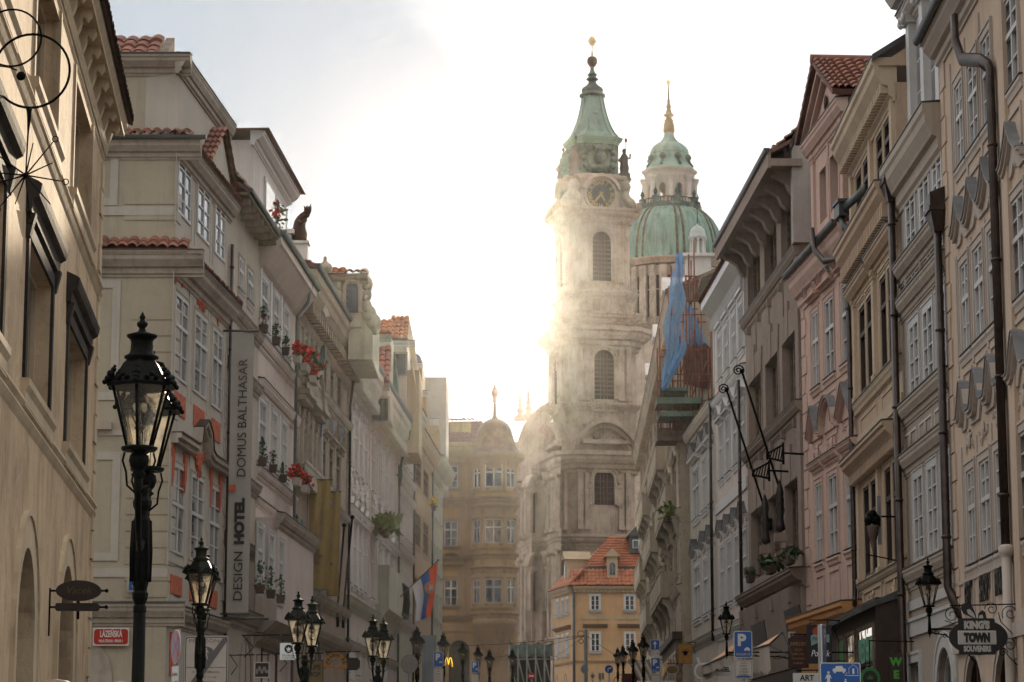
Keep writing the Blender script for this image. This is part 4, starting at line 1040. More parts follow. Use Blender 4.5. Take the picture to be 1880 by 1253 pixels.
# tan firewall strip facing us, then the long front beyond it
PF0 = (azi(1250, 950) * (PA[1]), PA[1]);
PFAR = step(PF0, 1042, 1176, 850)
Facade.k = .45
def stone_palace():
 r = house('palace', PFAR, PF0, 'long stone palace front with stacked balconies, beside the blank tan wall', 'house', group='houses on the right of the street')
 f = Facade(r, PFAR, PF0, M['stone_far'], 9)
 S, Z = f.S, f.Z; L = f.L
 # storeys measured near its close end (px 1232)
 rx = 1236
 lv = [Z(rx, 1180), Z(rx, 1098), Z(rx, 965), Z(rx, 835), Z(rx, 700)]
 zt = Z(rx, 575)
 n = 9; w = L / n
 for i in range(n):
  a, c = w * i + w * .3, w * i + w * .7
  for k,(z0,z1_) in enumerate(((lv[1] + .5,lv[2] - 1.0),(lv[2] + .4,lv[3] - 1.0),(lv[3] + .4,lv[4] - 1.0),(lv[4] + .3,zt - 1.2))):
   f.window(a, c, z0, z1_, trim='stone_far', tw=.18, tp=.12, pane='glassd', frame='timber', hood=('seg', 'tri', 'flat', 'flat')[k], hh=.5, hp=.4, sill=.2)
 for z in lv[1:]: f.cornice(z, .5, .4, 'stone_far')
 f.cornice(zt, 1.1, 1.1, 'stone_far', dent=(.5, .26, .3, .8))
 for i in range(n + 1):
  xx = min(max(w * i - .22, 0), L - .44)
  f.quoins(xx, lv[0] - 1, lv[2] - .5, .36, (.44, .38), .10, 'stone_far', name='rusticated_pier')
  b = MB(); b.lathe([(.20, lv[2]), (.16, lv[3] - .7), (.24, lv[3] - .55)], (xx + .22, -.14, 0), 10); b.lathe([(.18, lv[3]), (.14, lv[4] - .7), (.22, lv[4] - .55)], (xx + .22, -.14, 0), 10); f.put(b, 'half_column', M['stone_far'])
 # balconies with consoles
 for z,xs_ in ((lv[2],((.74,.98),(.40,.62),(.08,.28))),(lv[3],((.56,.78),(.2,.4))),(lv[1],((.60,.86),(.28,.48)))):
  for u0, u1 in xs_:
   x0, x1 = L * u0, L * u1
   b = MB(); b.box(x0,x1,-1.15,0,z - .02,z + .16); b.box(x0,x1,-1.2,-1.0,z + .16,z + 1.05); b.box(x0,x0 + .18,-1.0,0,z + .16,z + 1.05); b.box(x1 - .18,x1,-1.0,0,z + .16,z + 1.05); b.box(x0 - .06,x1 + .06,-1.27,-.95,z + 1.05,z + 1.15)
   f.put(b, 'balcony', M['stone_far'])
   m_ = 4
   for k in range(m_):
    b = MB(); xx = x0 + .2 + (x1 - x0 - .6) * k / (m_ - 1); b.prism([(0, z - .03), (-1.05, z - .03), (-1.0, z - .25), (-.6, z - .4), (-.35, z - .8), (-.12, z - 1.1), (0, z - 1.15)], 'x', xx, xx + .24)
    f.put(b, 'balcony_console', M['stonetrim'])
 f.quoins(L - .02, lv[2], zt - .5, .34, (.36, .26), .08, 'stone_far', side=-1)
 f.wall(zt - .4)
 f.slab(-.2, L + .2, -1.15, zt + .05, 3.0, zt + 1.5, .15, 'timber')
 # dormers sitting on that steep roof
 for u in (.18, .42, .66):
  b = MB(); x0 = L * u; b.box(x0, x0 + 1.6, .2, 3, zt + .8, zt + 3.0); b.prism([(x0 - .2, zt + 3.0), (x0 + 1.8, zt + 3.0), (x0 + .8, zt + 3.8)], 'y', -.0, 3); d = f.put(b, 'dormer', M['whitewall'])
  b = MB(); b.box(x0 + .35, x0 + 1.25, .16, .2, zt + 1.2, zt + 2.6); f.put(b, 'pane', M['glass'], d)
 # end wall facing us
 e = Facade(r, PF0, PA, M['tanwall'], 3)
 e.wall(e.Z(1260, 600), depth=2.5);
 # wooden shopfront at its foot
 zs = Z(1240, 1165, .4); b = MB(); b.box(L * .72, L - .02, -.5, 0, -.5, zs); f.put(b, 'shopfront', M['timber'])
 b = MB(); b.box(L * .72, L + .1, -.85, 0, zs, zs + .28); f.put(b, 'shopfront_roof', M['darkbrown'])
 for k in range(6):
  b = MB(); x0 = L * .72 + (L * .28) * k / 6 + .15; b.box(x0, x0 + L * .28 / 6 - .3, -.54, -.49, .3, zs - .4); f.put(b, 'shop_glass', M['glassd'])
 return f
palace = stone_palace()
Facade.k = .48
def bush(parent, f, x, y, z, w, h, seed, flowers=None, leaf='leaf'):
 """a pot of leaves: many small leaf faces; returns the MB pair built under parent"""
 rr = random.Random(seed); b = MB(); fl = MB()
 for i in range(90):
  t = rr.random(); a = rr.uniform(0, 2 * PI); rad = w * .5 * math.sqrt(rr.random()) * (.7 + .5 * math.sin(seed + a * 3))
  c = Vector((x + rad * math.cos(a), y + rad * .6 * math.sin(a), z + h * (t ** .8) * (1.1 - .6 * rad / w)))
  s = w * rr.uniform(.07,.14); u = Vector((rr.uniform(-1,1),rr.uniform(-1,1),rr.uniform(-1,1))).normalized(); v = u.cross(Vector((rr.uniform(-1,1),rr.uniform(-1,1),rr.uniform(-.4,1)))).normalized()
  tgt = fl if (flowers and rr.random() < flowers[1] and t > .25) else b
  if tgt is fl:
   for k in range(3):
    c2 = c + Vector((rr.uniform(-1,1),rr.uniform(-1,1),rr.uniform(-1,1))) * s * .7; tgt.add([c2 - u * s * .7,c2 + v * s * .7,c2 + u * s * .7,c2 - v * s * .7],[(0,1,2,3)]); u,v = v,u.cross(v).normalized()
  else: b.add([c - u * s, c + v * s * .5, c + u * s * 1.1, c - v * s * .5], [(0, 1, 2, 3)])
 return b, fl
def plant(f, px, py, w, h, label, group=None, flowers=None, d=.1, seed=1, cat='plant', leaf='leaf', planter='clay', name='potted_plant', boxw=None):
 """a window plant standing on a sill of facade f at the pixel of its foot"""
 x, z = f.hit(px, py, d); p = f.world(x, -d, z)
 o = empty(name, p, label, cat, group, f.rz)
 b, fl = bush(o, f, 0, 0, .12, w, h, seed, flowers)
 b.build('leaves', M[leaf], o)
 if flowers: fl.build('flowers', M[flowers[0]], o)
 pb = MB(); bw = boxw or w * .5; pb.loft([[(-bw * .42,-.08,0),(bw * .42,-.08,0),(bw * .42,.08,0),(-bw * .42,.08,0)],[(-bw * .5,-.11,.2),(bw * .5,-.11,.2),(bw * .5,.11,.2),(-bw * .5,.11,.2)]])
 pb.build('flower_box' if boxw else 'pot', M[planter], o)
 return o
C1 = (azi(172, 900) * 38.0, 38.0)
dL = ((505 - CX) / 4666.0, 1.0)
LN = (C1[0] - dL[0] * 19, C1[1] - 19)
def ochre_palace():
 r = house('corner_house', LN, C1, 'ochre rendered palace at the left edge with blackened stone window hoods', 'house', group='houses on the left of the street')
 f = Facade(r, LN, C1, M['ochre'], 9); f.rk = .8
 S, Z = f.S, f.Z; L = f.L
 xs = [(S(44, 620), S(92, 620)), (S(120, 700), S(156, 700))]
 step_ = (xs[1][0] - xs[0][0])
 xs = [(xs[0][0] - step_, xs[0][1] - step_)] + xs
 z1 = (Z(65, 735), Z(72, 480)); z2 = (Z(90, 235), Z(90, -30))
 kw = dict(pane='glassd', frame='ochre_trim', nv=1, bars=(), reveal=.30, fw=.05)
 for i, (a, c) in enumerate(xs):
  w = f.window(a + .08, c - .08, *z1, trim='stonetrim' if False else None, sill=0, **kw)
  # blackened stone surround and moulded hood
  b = MB(); b.box(a - .10, a + .08, -.07, .002, z1[0], z1[1] + .16); b.box(c - .08, c + .10, -.07, .002, z1[0], z1[1] + .16); b.box(a + .08, c - .08, -.07, .002, z1[1], z1[1] + .16); f.put(b, 'surround', M['blackstone'], w)
  b = MB(); hz = z1[1] + .22
  b.prism([(0, hz), (-.14, hz), (-.16, hz + .14), (-.30, hz + .18), (-.34, hz + .24), (-.36, hz + .31), (-.28, hz + .34), (0, hz + .40)], 'x', a - .28, c + .28)
  for q in (a - .2, c + .02): b.prism([(0, hz), (-.22, hz), (-.10, hz - .25), (0, hz - .28)], 'x', q, q + .18)
  f.put(b, 'hood', M['blackstone'], w)
  f.window(a + .1, c - .02, *z2, trim=None, sill=0, **kw)
  for q in (a - .02, c - .02): b = MB(); b.box(q, q + .13, -.05, .002, z2[0], z2[1] + .12); f.put(b, 'window_jamb', M['ochre_trim'])
  # moulded sill breaks
  for z in (z1[0], z2[0]):
   b = MB(); b.prism([(0, z), (-.20, z), (-.20, z - .08), (-.12, z - .14), (-.12, z - .30), (0, z - .34)], 'x', a - .22, c + .22); f.put(b, 'sill', M['ochre_trim'])
 for z in (z1[0] - .22, z2[0] - .22):
  b = MB(); b.prism([(0, z), (-.10, z), (-.13, z - .05), (-.05, z - .10), (-.11, z - .16), (-.05, z - .22), (0, z - .26)], 'x', 0, L); f.put(b, 'string_course', M['ochre_trim'])
 zt = Z(187, 268)
 f.cornice(zt + .05, .22, .18, 'ochre_trim', cover=None)
 # corbelled eaves
 b = MB(); b.prism([(0, zt + .55), (-.62, zt + .62), (-.70, zt + .62), (-.70, zt + .50), (-.60, zt + .42), (-.60, zt + .36), (-.5, zt + .36), (0, zt + .40)], 'x', -.2, L + .5); f.put(b, 'eaves', M['ochre_trim'])
 k = 0; x = L - .25
 while x > 0:
  b = MB(); b.prism([(0, zt + .42), (-.50, zt + .42), (-.54, zt + .30), (-.42, zt + .22), (-.32, zt + .26), (-.22, zt + .1), (-.12, zt - .02), (0, zt - .04)], 'x', x, x + .18); f.put(b, 'eaves_bracket', M['ochre_trim']); x -= .86
 f.tiles(-.2, L + .6, -.86, zt + .62, 3.8, zt + 2.2, 'tiledark', cw=.22, rl=.32)
 f.quoins(L - .005, -.5, zt - .2, .44, (.50, .34), .06, 'ochre_trim', side=-1)
 # arched openings
 for a, c, yc in ((28, 60, 1003), (106, 133, 1037)):
  xa, xb = S(a, 1100), S(c, 1100); zc = Z((a + c) / 2, yc)
  w = f.window(xa, xb, -.2 if a < 50 else -.2, zc, arch=True, trim=None, sill=0, pane='doorwood', frame='doorwood', bars=(.72,), nv=0, reveal=.55, name='arched_doorway')
  b = MB(); sp = (xb - xa) / 2; tw = .36
  path = [(xa, -.2)] + arc_pts(xa, xb, zc - sp, zc, 14) + [(xb, -.2)]
  b.ribbon(path, tw, -.07, .002)
  path = [(xa - tw, -.2)] + arc_pts(xa - tw, xb + tw, zc - sp, zc + tw, 14) + [(xb + tw, -.2)]
  b.ribbon(path, .06, -.12, .002); f.put(b, 'surround', M['ochre_trim'], w)
 f.wall(zt + .5, back=True)
 return f
def _late_mats():
 M['blackstone'] = stucco('blackened_stone', (.055, .045, .038), .6, dirtc=(.012, .010, .009))
 M['doorwood'] = plain('brown_door_wood', (.055, .033, .02), .6, var=.3, scale=3)
 M['tiledark'] = tile_mat('sooty_tiles', (.085, .05, .038), (.03, .022, .018))
_late_mats()
ochref = ochre_palace()
Y2 = 50.0
CL = (azi(166, 900) * Y2 - 1.2, Y2); CR = (azi(311, 900) * Y2, Y2)
C415 = step(CR, 1250, 413, 900)
def corner_house():
 r = house('corner_house', CR, C415, 'pale corner house with coral red reliefs, tiled skirts and white windows', 'house', group='houses on the left of the street')
 s = Facade(r, CL, CR, M['cream'], 6); f = Facade(r, CR, C415, M['palegrey'], 6)
 S, Z = f.S, f.Z; L = f.L; SS, SZ = s.S, s.Z
 # ---- street front
 z3 = (Z(374, 443), Z(374, 333)); z2 = (Z(365, 727), Z(365, 578)); z1 = (Z(360, 1033), Z(360, 876))
 x3 = [(S(329, 350), S(352, 350)), (S(363, 390), S(386, 390)), (S(393, 430), S(412, 430))]
 x2 = [(S(320, 620), S(342, 620)), (S(355, 650), S(377, 650)), (S(387, 680), S(404, 680))]
 x1 = [(S(312, 950), S(336, 950)), (S(349, 950), S(372, 950)), (S(383, 950), S(401, 950))]
 kw = dict(trim='palegrey', tw=.10, tp=.03, nv=1, sill=0, reveal=.06, fw=.05)
 f.rowx(x1, *z3, bars=(), fine=(.25, .5, .75), pane='glass', **kw)
 f.rowx(x1, *z2, bars=(.63,), fine=(.3, .82), **kw); f.rowx(x1, *z1, bars=(.55,), fine=(.28, .76), **kw)
 for a, c in x1:
  for z0, z1_ in (z1, z2, z3):
   for xx in (a - .22, c + .16): f.band(z0 - .3, z1_ + .4, .03, 'palegrey', xx, xx + .06, 'lesene')
 # coral panels and reliefs
 zp = (Z(362, 787), Z(362, 748))
 for a, c in x1:
  b = MB(); b.box(a + .08, c - .08, -.05, 0, *zp); f.put(b, 'coral_panel', M['coral'])
  b = MB(); zq = z1[0] - .45; b.box(a + .08, c - .08, -.07, 0, zq - .38, zq); f.put(b, 'coral_panel', M['coral'])
  f.ornament((a + c) / 2, z2[1] + .42, c - a + .3, .62, 'coral', .09, 26, seed=int(a * 77) + 5, name='coral_relief')
 # first-floor hood, raised over the middle window
 zh = Z(360, 832); a, c = x1[1]
 base = [(.02,zh - .02),(a - .25,zh - .02),(a + .05,zh + .06),(a + .22,zh + .42),((a + c) / 2,zh + .62),(c - .22,zh + .42),(c - .05,zh + .06),(c + .25,zh - .02),(L - .12,zh - .02)]
 b = MB(); b.ribbon(base, .10, -.46, 0); b.ribbon([(p[0], p[1] - .10) for p in base], .10, -.32, 0); f.put(b, 'hood', M['stonetrim'])
 b = MB(); b.ribbon([(p[0], p[1] + .10) for p in base], .025, -.52, 0); f.put(b, 'hood_cover', M['pipe'])
 for xx in (x1[0][0] - .1, x1[0][1] - .15, x1[2][0] - .1, x1[2][1] - .1):
  b = MB(); b.prism([(xx, zh - .15), (xx + .30, zh - .15), (xx + .22, zh - .75), (xx + .05, zh - 1.0)], 'y', -.10, 0); f.put(b, 'coral_relief', M['coral'])
 f.ornament((a + c) / 2, z1[1] + .38, c - a + .4, .75, 'coral', .12, 30, seed=11, name='coral_relief')
 f.band(z1[0] - 1.0, z1[0] - .9, .05, 'palegrey'); f.band(z1[0] - .22, z1[0] - .12, .06, 'palegrey')
 zc = Z(350, 1122)
 f.cornice(zc, .45, .38, 'stonetrim')
 for xx in (.35, 1.1, L - .9):
  b = MB(); b.box(xx, xx + .28, -.05, 0, zc - 1.4, zc - .55); f.put(b, 'coral_panel', M['coral'])
 # mid cornice with tiled skirt, top eaves
 zm = Z(317, 428, .28)
 f.cornice(zm - .05, .52, .60, 'stonetrim'); s.cornice(zm - .05, .52, .60, 'stonetrim', x1=s.L + .6)
 f.tiles(.0, L, -.66, zm - .05, .0, zm + .22, 'tile', name='tile_skirt', cw=.2); s.tiles(-.2, s.L + .30, -.66, zm - .05, .0, zm + .22, 'tile', name='tile_skirt', cw=.2)
 ze = Z(327, 232, .25)
 f.cornice(ze, .40, .52, 'stonetrim'); s.cornice(ze, .40, .52, 'stonetrim', x1=s.L + .5); s.gutter(ze + .05, .50, 1, s.L + .62)
 f.tiles(.0, L, -.6, ze + .04, .08, ze + .22, 'tile', name='tile_skirt', cw=.2); s.tiles(-.2, s.L + .28, -.6, ze + .04, .4, ze + .26, 'tile', name='tile_skirt', cw=.2)
 f.quoins(.005, zc + .1, zm - 1.0, .33, (.62, .62), .035, 'palegrey'); f.quoins(.005, zm + .6, ze - .7, .33, (.5, .5), .035, 'palegrey')
 s.quoins(s.L - .005, zc + .1, zm - 1.0, .33, (.85, .85), .035, 'cream', side=-1); s.quoins(s.L - .005, zm + .6, ze - .7, .33, (1.05, 1.05), .035, 'cream', side=-1)
 f.quoins(L - .3, zc + .1, zm - 1.0, .33, (.25, .25), .035, 'palegrey')
 # side wall bands and blind frames
 for y in (388, 1052): s.band(SZ(250, y + 8), SZ(250, y - 8), .05, 'palegrey')
 s.band(SZ(250, 800), SZ(250, 790), .05, 'palegrey')
 s.cornice(zc, .45, .38, 'stonetrim', x1=s.L + .36)
 for y0, y1 in ((378, 265), (735, 515), (1030, 830)):
  xa = SS(178, y0); s.panels([(xa - .5, xa + .42)], SZ(200, y0), SZ(200, y1), 'palegrey', .05, .16, 'blind_window')
 b = MB(); b.box(SS(168, 800), SS(206, 800), -.3, 0, SZ(190, 790), SZ(190, 776)); s.put(b, 'blind_window_sill', M['stonetrim'])
 # ground floor side arch with a pale door
 xa, xb = SS(150, 1230), SS(176, 1230)
 s.window(xa - .6, xb - .12, -.3, SZ(160, 1206), arch=True, pane='glassd', trim='stonetrim', tw=.45, sill=0, bars=(.6,), name='arched_doorway')
 s.wall(ze - .2, back=False); f.wall(ze - .2)
 # attic parapet set back
 p0 = SS(207, 160); za = SZ(320, 128, -1.0); b = MB()
 s.wall(za, ze - .2, 6.5, x0=p0 - 2, x1=s.L - .05, name='attic_wall', openings=[], y=.45)
 s.cornice(za + .12, .42, .30, 'stonetrim', p0 - 2, s.L + .2, y=.45)
 f.wall(za, ze - .2, 3, x0=.4, x1=L * .98, name='attic_wall', openings=[], y=.08); f.cornice(za + .12, .42, .30, 'stonetrim', .2, L, y=.08)
 # tiled roof piece above the parapet
 s.tiles(SS(150, 100), SS(262, 100) + .1, .6, za - .1, 2.4, SZ(240, 70, -2.4), 'tile', cw=.26)
 b = MB(); xr = SS(262, 100) + .14; b.prism([(.6, za), (2.4, za), (2.4, SZ(240, 70, -2.4))], 'x', xr, xr + .18); s.put(b, 'gable_end', M['timber'])
 # little tiled gable over the cornice
 g0, g1 = S(378, 280, .1), S(428, 330, .1); zg = ze; gc = (g0 + g1) / 2; zt_ = ze + 1.3; yb = 2.6
 b = MB(); b.prism([(g0, zg), (g1, zg), (gc, zt_)], 'y', -.25, yb); f.put(b, 'gable_wall', M['palegrey'])
 for sgn, xe in ((-1, g0 - .25), (1, g1 + .25)):
  b = MB(); n = 14; K = 5; vs = []; cols = [(i + k / K,abs(math.sin(PI * k / K))) for i in range(n) for k in range(K)] + [(n,0)]
  ln = math.hypot(xe - gc, zt_ - zg); nx_, nz_ = sgn * (zt_ - zg) / ln, abs(xe - gc) / ln; rows = 7; rr = []
  for j in range(rows): rr += [(j / rows, .05), ((j + 1) / rows, 0)]
  for t, lift in rr:
   for cc, aa in cols:
    o = .05 * aa + lift + .05; vs.append((xe + (gc - xe) * t + nx_ * o,-.55 + (yb + .55) * cc / n,zg + (zt_ - zg) * t + nz_ * o))
  m = len(cols); fs = [(j * m + k,j * m + k + 1,(j + 1) * m + k + 1,(j + 1) * m + k) for j in range(len(rr) - 1) for k in range(m - 1)]
  b.add(vs, fs if sgn > 0 else [q[::-1] for q in fs]); f.put(b, 'gable_roof', M['tile'])
 f.pipe(L - .05, .3, ze - .9, .09, 'pipe', -.16, hopper=False)
 return f
cornerf = corner_house()
# continue the left row
L_VP = 1140
P468 = step(C415, L_VP, 470, 900); P540 = step(P468, L_VP, 541, 900); P640 = step(P540, L_VP, 637, 900)
P735 = step(P640,L_VP,729,900); P760 = step(P735,L_VP,757,900); P790 = step(P760,L_VP,791,900); P815 = step(P790,L_VP,813,900)
def narrow_house():
 r = house('townhouse', C415, P468, 'narrow cream house with exposed rafter ends behind the long hotel banner', group='houses on the left of the street')
 f = Facade(r, C415, P468, M['cream2'], 7); S, Z = f.S, f.Z; L = f.L
 kw = dict(frame='white', nv=1, bars=(.6,), sill=.1, fw=.05, trim='palegrey', tw=.08, tp=.03, reveal=.1)
 xs = [(S(438, 500), S(446, 500)), (S(454, 540), S(463, 540))]
 xs = [(a, c) for a, c in xs]
 z3 = (Z(442, 535), Z(442, 476))
 f.rowx(xs, *z3, **kw)
 for y0, y1 in ((830, 730), (985, 910), (1110, 1040)): f.rowx(xs, Z(442, y0), Z(442, y1), **kw)
 zt = Z(442, 432)
 for y in (590, 690, 880, 1000): f.cornice(Z(450, y), .3, .32, 'stonetrim')
 f.cornice(Z(450, 1125), .45, .5, 'stonetrim')
 b = MB(); b.box(-.2, L + .1, -.95, .1, zt + .55, zt + .62); f.put(b, 'eaves', M['timber'])
 for k in range(7):
  xx = .1 + L * k / 6.6; b = MB(); b.prism([(0, zt + .35), (-.9, zt + .38), (-.86, zt + .54), (0, zt + .54)], 'x', xx, xx + .14); f.put(b, 'rafter', M['timber'])
 f.gutter(zt + .7, .95, -.2, L + .1)
 f.tiles(-.2, L, -1, zt + .65, 3.5, zt + 3, 'tiled'); f.wall(zt + .5)
 f.window(S(440, 1240), S(460, 1240), -.2, Z(450, 1170), arch=True, pane='glassd', trim='stonetrim', sill=0, frame='timber', name='arched_doorway')
 return f
narrowf = narrow_house()
def white_row():
 r = house('townhouse', P468, P540, 'pinkish white house with green plants on its sills and a projecting bay', group='houses on the left of the street')
 f = Facade(r, P468, P540, M['whitepink'], 8); S, Z = f.S, f.Z; L = f.L
 kw = dict(frame='white', nv=1, bars=(.64,), sill=.16, fw=.05, trim='white', tw=.14, tp=.06, reveal=.22)
 xs = [(S(480, 550), S(491, 550)), (S(502, 580), S(511, 580)), (S(520, 610), S(529, 610))]
 z3 = (Z(506, 635), Z(506, 545)); z2 = (Z(501, 862), Z(501, 760)); z1 = (Z(497, 1085), Z(497, 982))
 f.rowx(xs, *z3, **kw); f.rowx(xs, *z2, hood='flat', hp=.2, **kw)
 # the lower storey is a shallow bay
 bay = .55; zb0, zb1 = Z(497, 1135, bay), Z(497, 940, bay); xb0, xb1 = S(468, 1000, bay) , L - .25
 ops = []
 fb = Facade(r, P468, P540, M['whitepink'], 8)
 nx, ny = f.uy, -f.ux
 fb.P0 = (P468[0] + nx * bay,P468[1] + ny * bay); fb.P1 = (P540[0] + nx * bay,P540[1] + ny * bay); fb.loc = (fb.P0[0] - r.location.x,fb.P0[1] - r.location.y,0)
 xs1 = [(fb.S(472, 1030), fb.S(481, 1030)), (fb.S(493, 1040), fb.S(501, 1040)), (fb.S(511, 1050), fb.S(518, 1050))]
 z1 = (fb.Z(497, 1090), fb.Z(497, 985))
 fb.rowx(xs1, *z1, **kw)
 fb.wall(zb1, zb0, bay - .02, x0=.0, x1=L - .1)
 b = MB(); b.prism([(0, zb0), (bay - .02, zb0), (bay - .02, zb0 - .55), (.35, zb0 - .3)], 'x', .0, L - .1); fb.put(b, 'bay_base', M['stonetrim'])
 fb.cornice(zb1 + .1, .38, .40, 'stonetrim', -.1, L)
 for y in (728,): f.cornice(Z(505, y), .40, .34, 'whitepink')
 f.cornice(Z(500, 880), .30, .26, 'whitepink'); f.cornice(Z(500, 935), .25, .18, 'whitepink'); f.cornice(Z(505, 652), .35, .3, 'whitepink')
 for k in range(4):
  xx = [.02, (xs[0][1] + xs[1][0]) / 2 - .13, (xs[1][1] + xs[2][0]) / 2 - .13, L - .3][k]
  for z0, z1_ in (z3, z2): f.pilaster(xx, xx + .27, z0 - .1, z1_ + .5, .07, 'white', cap=False)
 zt = Z(506, 522)
 f.wall(zt + .3)
 b = MB(); b.prism([(0, zt - .15), (-.25, zt - .05), (-1.0, zt + .42), (-1.12, zt + .46), (-1.12, zt + .68), (0, zt + .7)], 'x', -.05, L); f.put(b, 'eaves_cove', M['whitepink'])
 f.gutter(zt + .78, 1.08, -.1, L + .1, .13); f.tiles(-.1, L, -1.1, zt + .72, 2.5, zt + 1.6, 'tiled')
 f.cornice(Z(490, 1172), .3, .5, 'stonetrim', x1=L * .8)
 f.window(S(480, 1240), S(505, 1240), -.2, Z(490, 1195), arch=False, pane='glassd', trim='darkbrown', sill=0, frame='timber', name='shop_window')
 # white dormer tower with hipped roof
 y0 = 1.3
 d0, d1 = S(463, 400, -y0) , S(527, 440, -y0); zz0, zz1 = zt + .9, Z(500, 316, -y0)
 dx0 = f.S(500, 400, -y0)
 b = MB(); b.box(d0, d1, y0, 5, zz0, zz1); tw_ = f.put(b, 'dormer_tower', M['whitewall'])
 for a, c in ((.30, .55), (.62, .88)):
  b = MB(); xa, xb = d0 + (d1 - d0) * a, d0 + (d1 - d0) * c; b.box(xa - .1, xb + .1, y0 - .05, y0, zz0 + .5, zz1 - .55); w = f.put(b, 'dormer_window', M['white'])
  b = MB(); b.box(xa, xb, y0 - .07, y0 - .05, zz0 + .6, zz1 - .65); f.put(b, 'pane', M['glassd'], w)
 f.cornice(zz1 + .2, .4, .35, 'white', d0 - .3, d1 + .3, y=y0)
 b = MB(); cx_ = (d0 + d1) / 2; b.add([(d0 - .5, y0 - .5, zz1 + .22), (d1 + .5, y0 - .5, zz1 + .22), (d1 + .5, 5.2, zz1 + .22), (d0 - .5, 5.2, zz1 + .22), (cx_, 2.6, zz1 + 1.2), (cx_, 3.6, zz1 + 1.2)], [(0, 1, 4), (1, 2, 5, 4), (2, 3, 5), (3, 0, 4, 5), (0, 3, 2, 1)]); f.put(b, 'dormer_roof', M['tiled'])
 # parapet with a pedestal for the statue
 q0, q1 = S(533, 450, -.2), S(556, 480, -.2); zq = Z(545, 448, -.2)
 b = MB(); b.box(q0, L + .6, .2, 1.0, zt + .7, zq); b.box(q0 - .05, L + .65, .1, 1.1, zq, zq + .12); f.put(b, 'parapet', M['whitewall'])
 f.pipe(S(531, 900), -.2, Z(531, 575), .08, 'pipeg', -.3, top=[(.1, -.8, .9), (.05, -.6, .4)])
 return f
whiterowf = white_row()
def brown_ornate():
 r = house('townhouse', P540, P640, 'brown stucco house with oriel and red geraniums on its balconies', group='houses on the left of the street')
 f = Facade(r, P540, P640, M['brownorn'], 8); S, Z = f.S, f.Z; L = f.L
 kw = dict(frame='timber', pane='glassd', nv=0, bars=(.68,), sill=.06, trim='stonetrim', tw=.09, tp=.07, reveal=.3, fw=.05)
 # oriel part: groups of narrow lights, and a flat part beyond
 xa = [(S(542, 650), S(548, 650)), (S(557, 660), S(562, 660)), (S(565, 670), S(571, 670)), (S(575, 680), S(580, 680))]
 xb = [(S(593, 690), S(599, 690)), (S(605, 700), S(612, 700)), (S(618, 710), S(625, 710))]
 zA3 = (Z(561, 712), Z(561, 625)); zA2 = (Z(561, 875), Z(561, 792)); zA1 = (Z(548, 1098), Z(548, 1012))
 zB3 = (Z(596, 717), Z(596, 650)); zB2 = (Z(596, 880), Z(596, 812)); zB1 = (Z(596, 1040), Z(596, 975))
 f.rowx(xa, *zA3, **kw); f.rowx(xa, *zA2, **kw); f.rowx(xa, *zA1, **kw)
 f.rowx(xb, *zB3, **kw); f.rowx(xb, *zB2, hood='tri', hh=.55, hp=.4, cover='sheetl', gap=.2, **kw); f.rowx(xb, *zB1, **kw)
 xm = (xa[-1][1] + xb[0][0]) / 2
 for z in (zA3, zA2, zA1):
  for k in range(5): f.ornament(.5 + k * (xm - .6) / 4.4, z[1] + .45, .9, .7, 'stonetrim', .16, 16, seed=k + int(z[0] * 3))
 for z in (zB3, zB2):
  for k in range(4): f.ornament(xm + .6 + k * (L - xm - .8) / 3.6, z[1] + .4, .9, .55, 'stonetrim', .14, 14, seed=k + int(z[0] * 5))
 # ledge with arched pediment over the middle storey, balconies
 zl = Z(561, 742); a, c = 0.1, xm - .1; w = c - a
 pts = [(a,zl),(a + w * .35,zl)] + arc_pts(a + w * .38,a + w * .72,zl + .05,zl + .95,8) + [(a + w * .75,zl),(c,zl)]
 b = MB(); b.ribbon(pts, .14, -.75, 0); b.ribbon([(p[0], p[1] - .16) for p in pts], .15, -.5, 0); f.put(b, 'oriel_pediment', M['stonetrim'])
 for z in (zA3[0] - .3, zA2[0] - .3):
  b = MB(); b.box(a, c, -.6, 0, z - .14, z); b.box(a, c, -.6, -.5, z, z + .12)
  x = a + .1
  while x < c: b.lathe([(.03, 0), (.07, .12), (.04, .3), (.06, .42)], (x, -.54, z - .0), 6); x += .24
  b.box(a, c, -.62, -.46, z + .42, z + .52); f.put(b, 'balcony', M['stonetrim'])
 for k in range(6): xx = a + w * k / 5; f.pilaster(xx - .08, xx + .08, zA3[0] + .2, zA3[1] + .2, .2, 'stonetrim', cap=False); f.pilaster(xx - .08, xx + .08, zA2[0] + .2, zA2[1] + .2, .2, 'stonetrim', cap=False)
 for k in range(5):
  xx = xm + .2 + (L - xm - .45) * k / 4; f.pilaster(xx - .07, xx + .07, zB3[0], zB3[1] + .3, .12, 'stonetrim', cap=False); f.pilaster(xx - .07, xx + .07, zB1[0], zB2[1] + .2, .12, 'stonetrim', cap=False)
 f.cornice(Z(596, 730), .3, .4, 'stonetrim', xm, L); f.cornice(Z(596, 915), .3, .35, 'stonetrim', xm, L); f.cornice(Z(600, 1105), .35, .45, 'stonetrim'); f.cornice(Z(590, 1165), .45, .5, 'brownorn')
 f.ornament(S(545, 970), Z(545, 975), 1.2, 1.6, 'copperdark', .3, 24, seed=91)
 zt = Z(600, 615)
 f.wall(zt + .4)
 f.cornice(zt + .65, 1.5, 1.1, 'brownorn', dent=(.5, .22, .3, .9)); f.gutter(zt + .8, 1.05, 0, L + .2, .13)
 f.tiles(0, L, -1.1, zt + .72, 1.5, zt + 1.3, 'tiled')
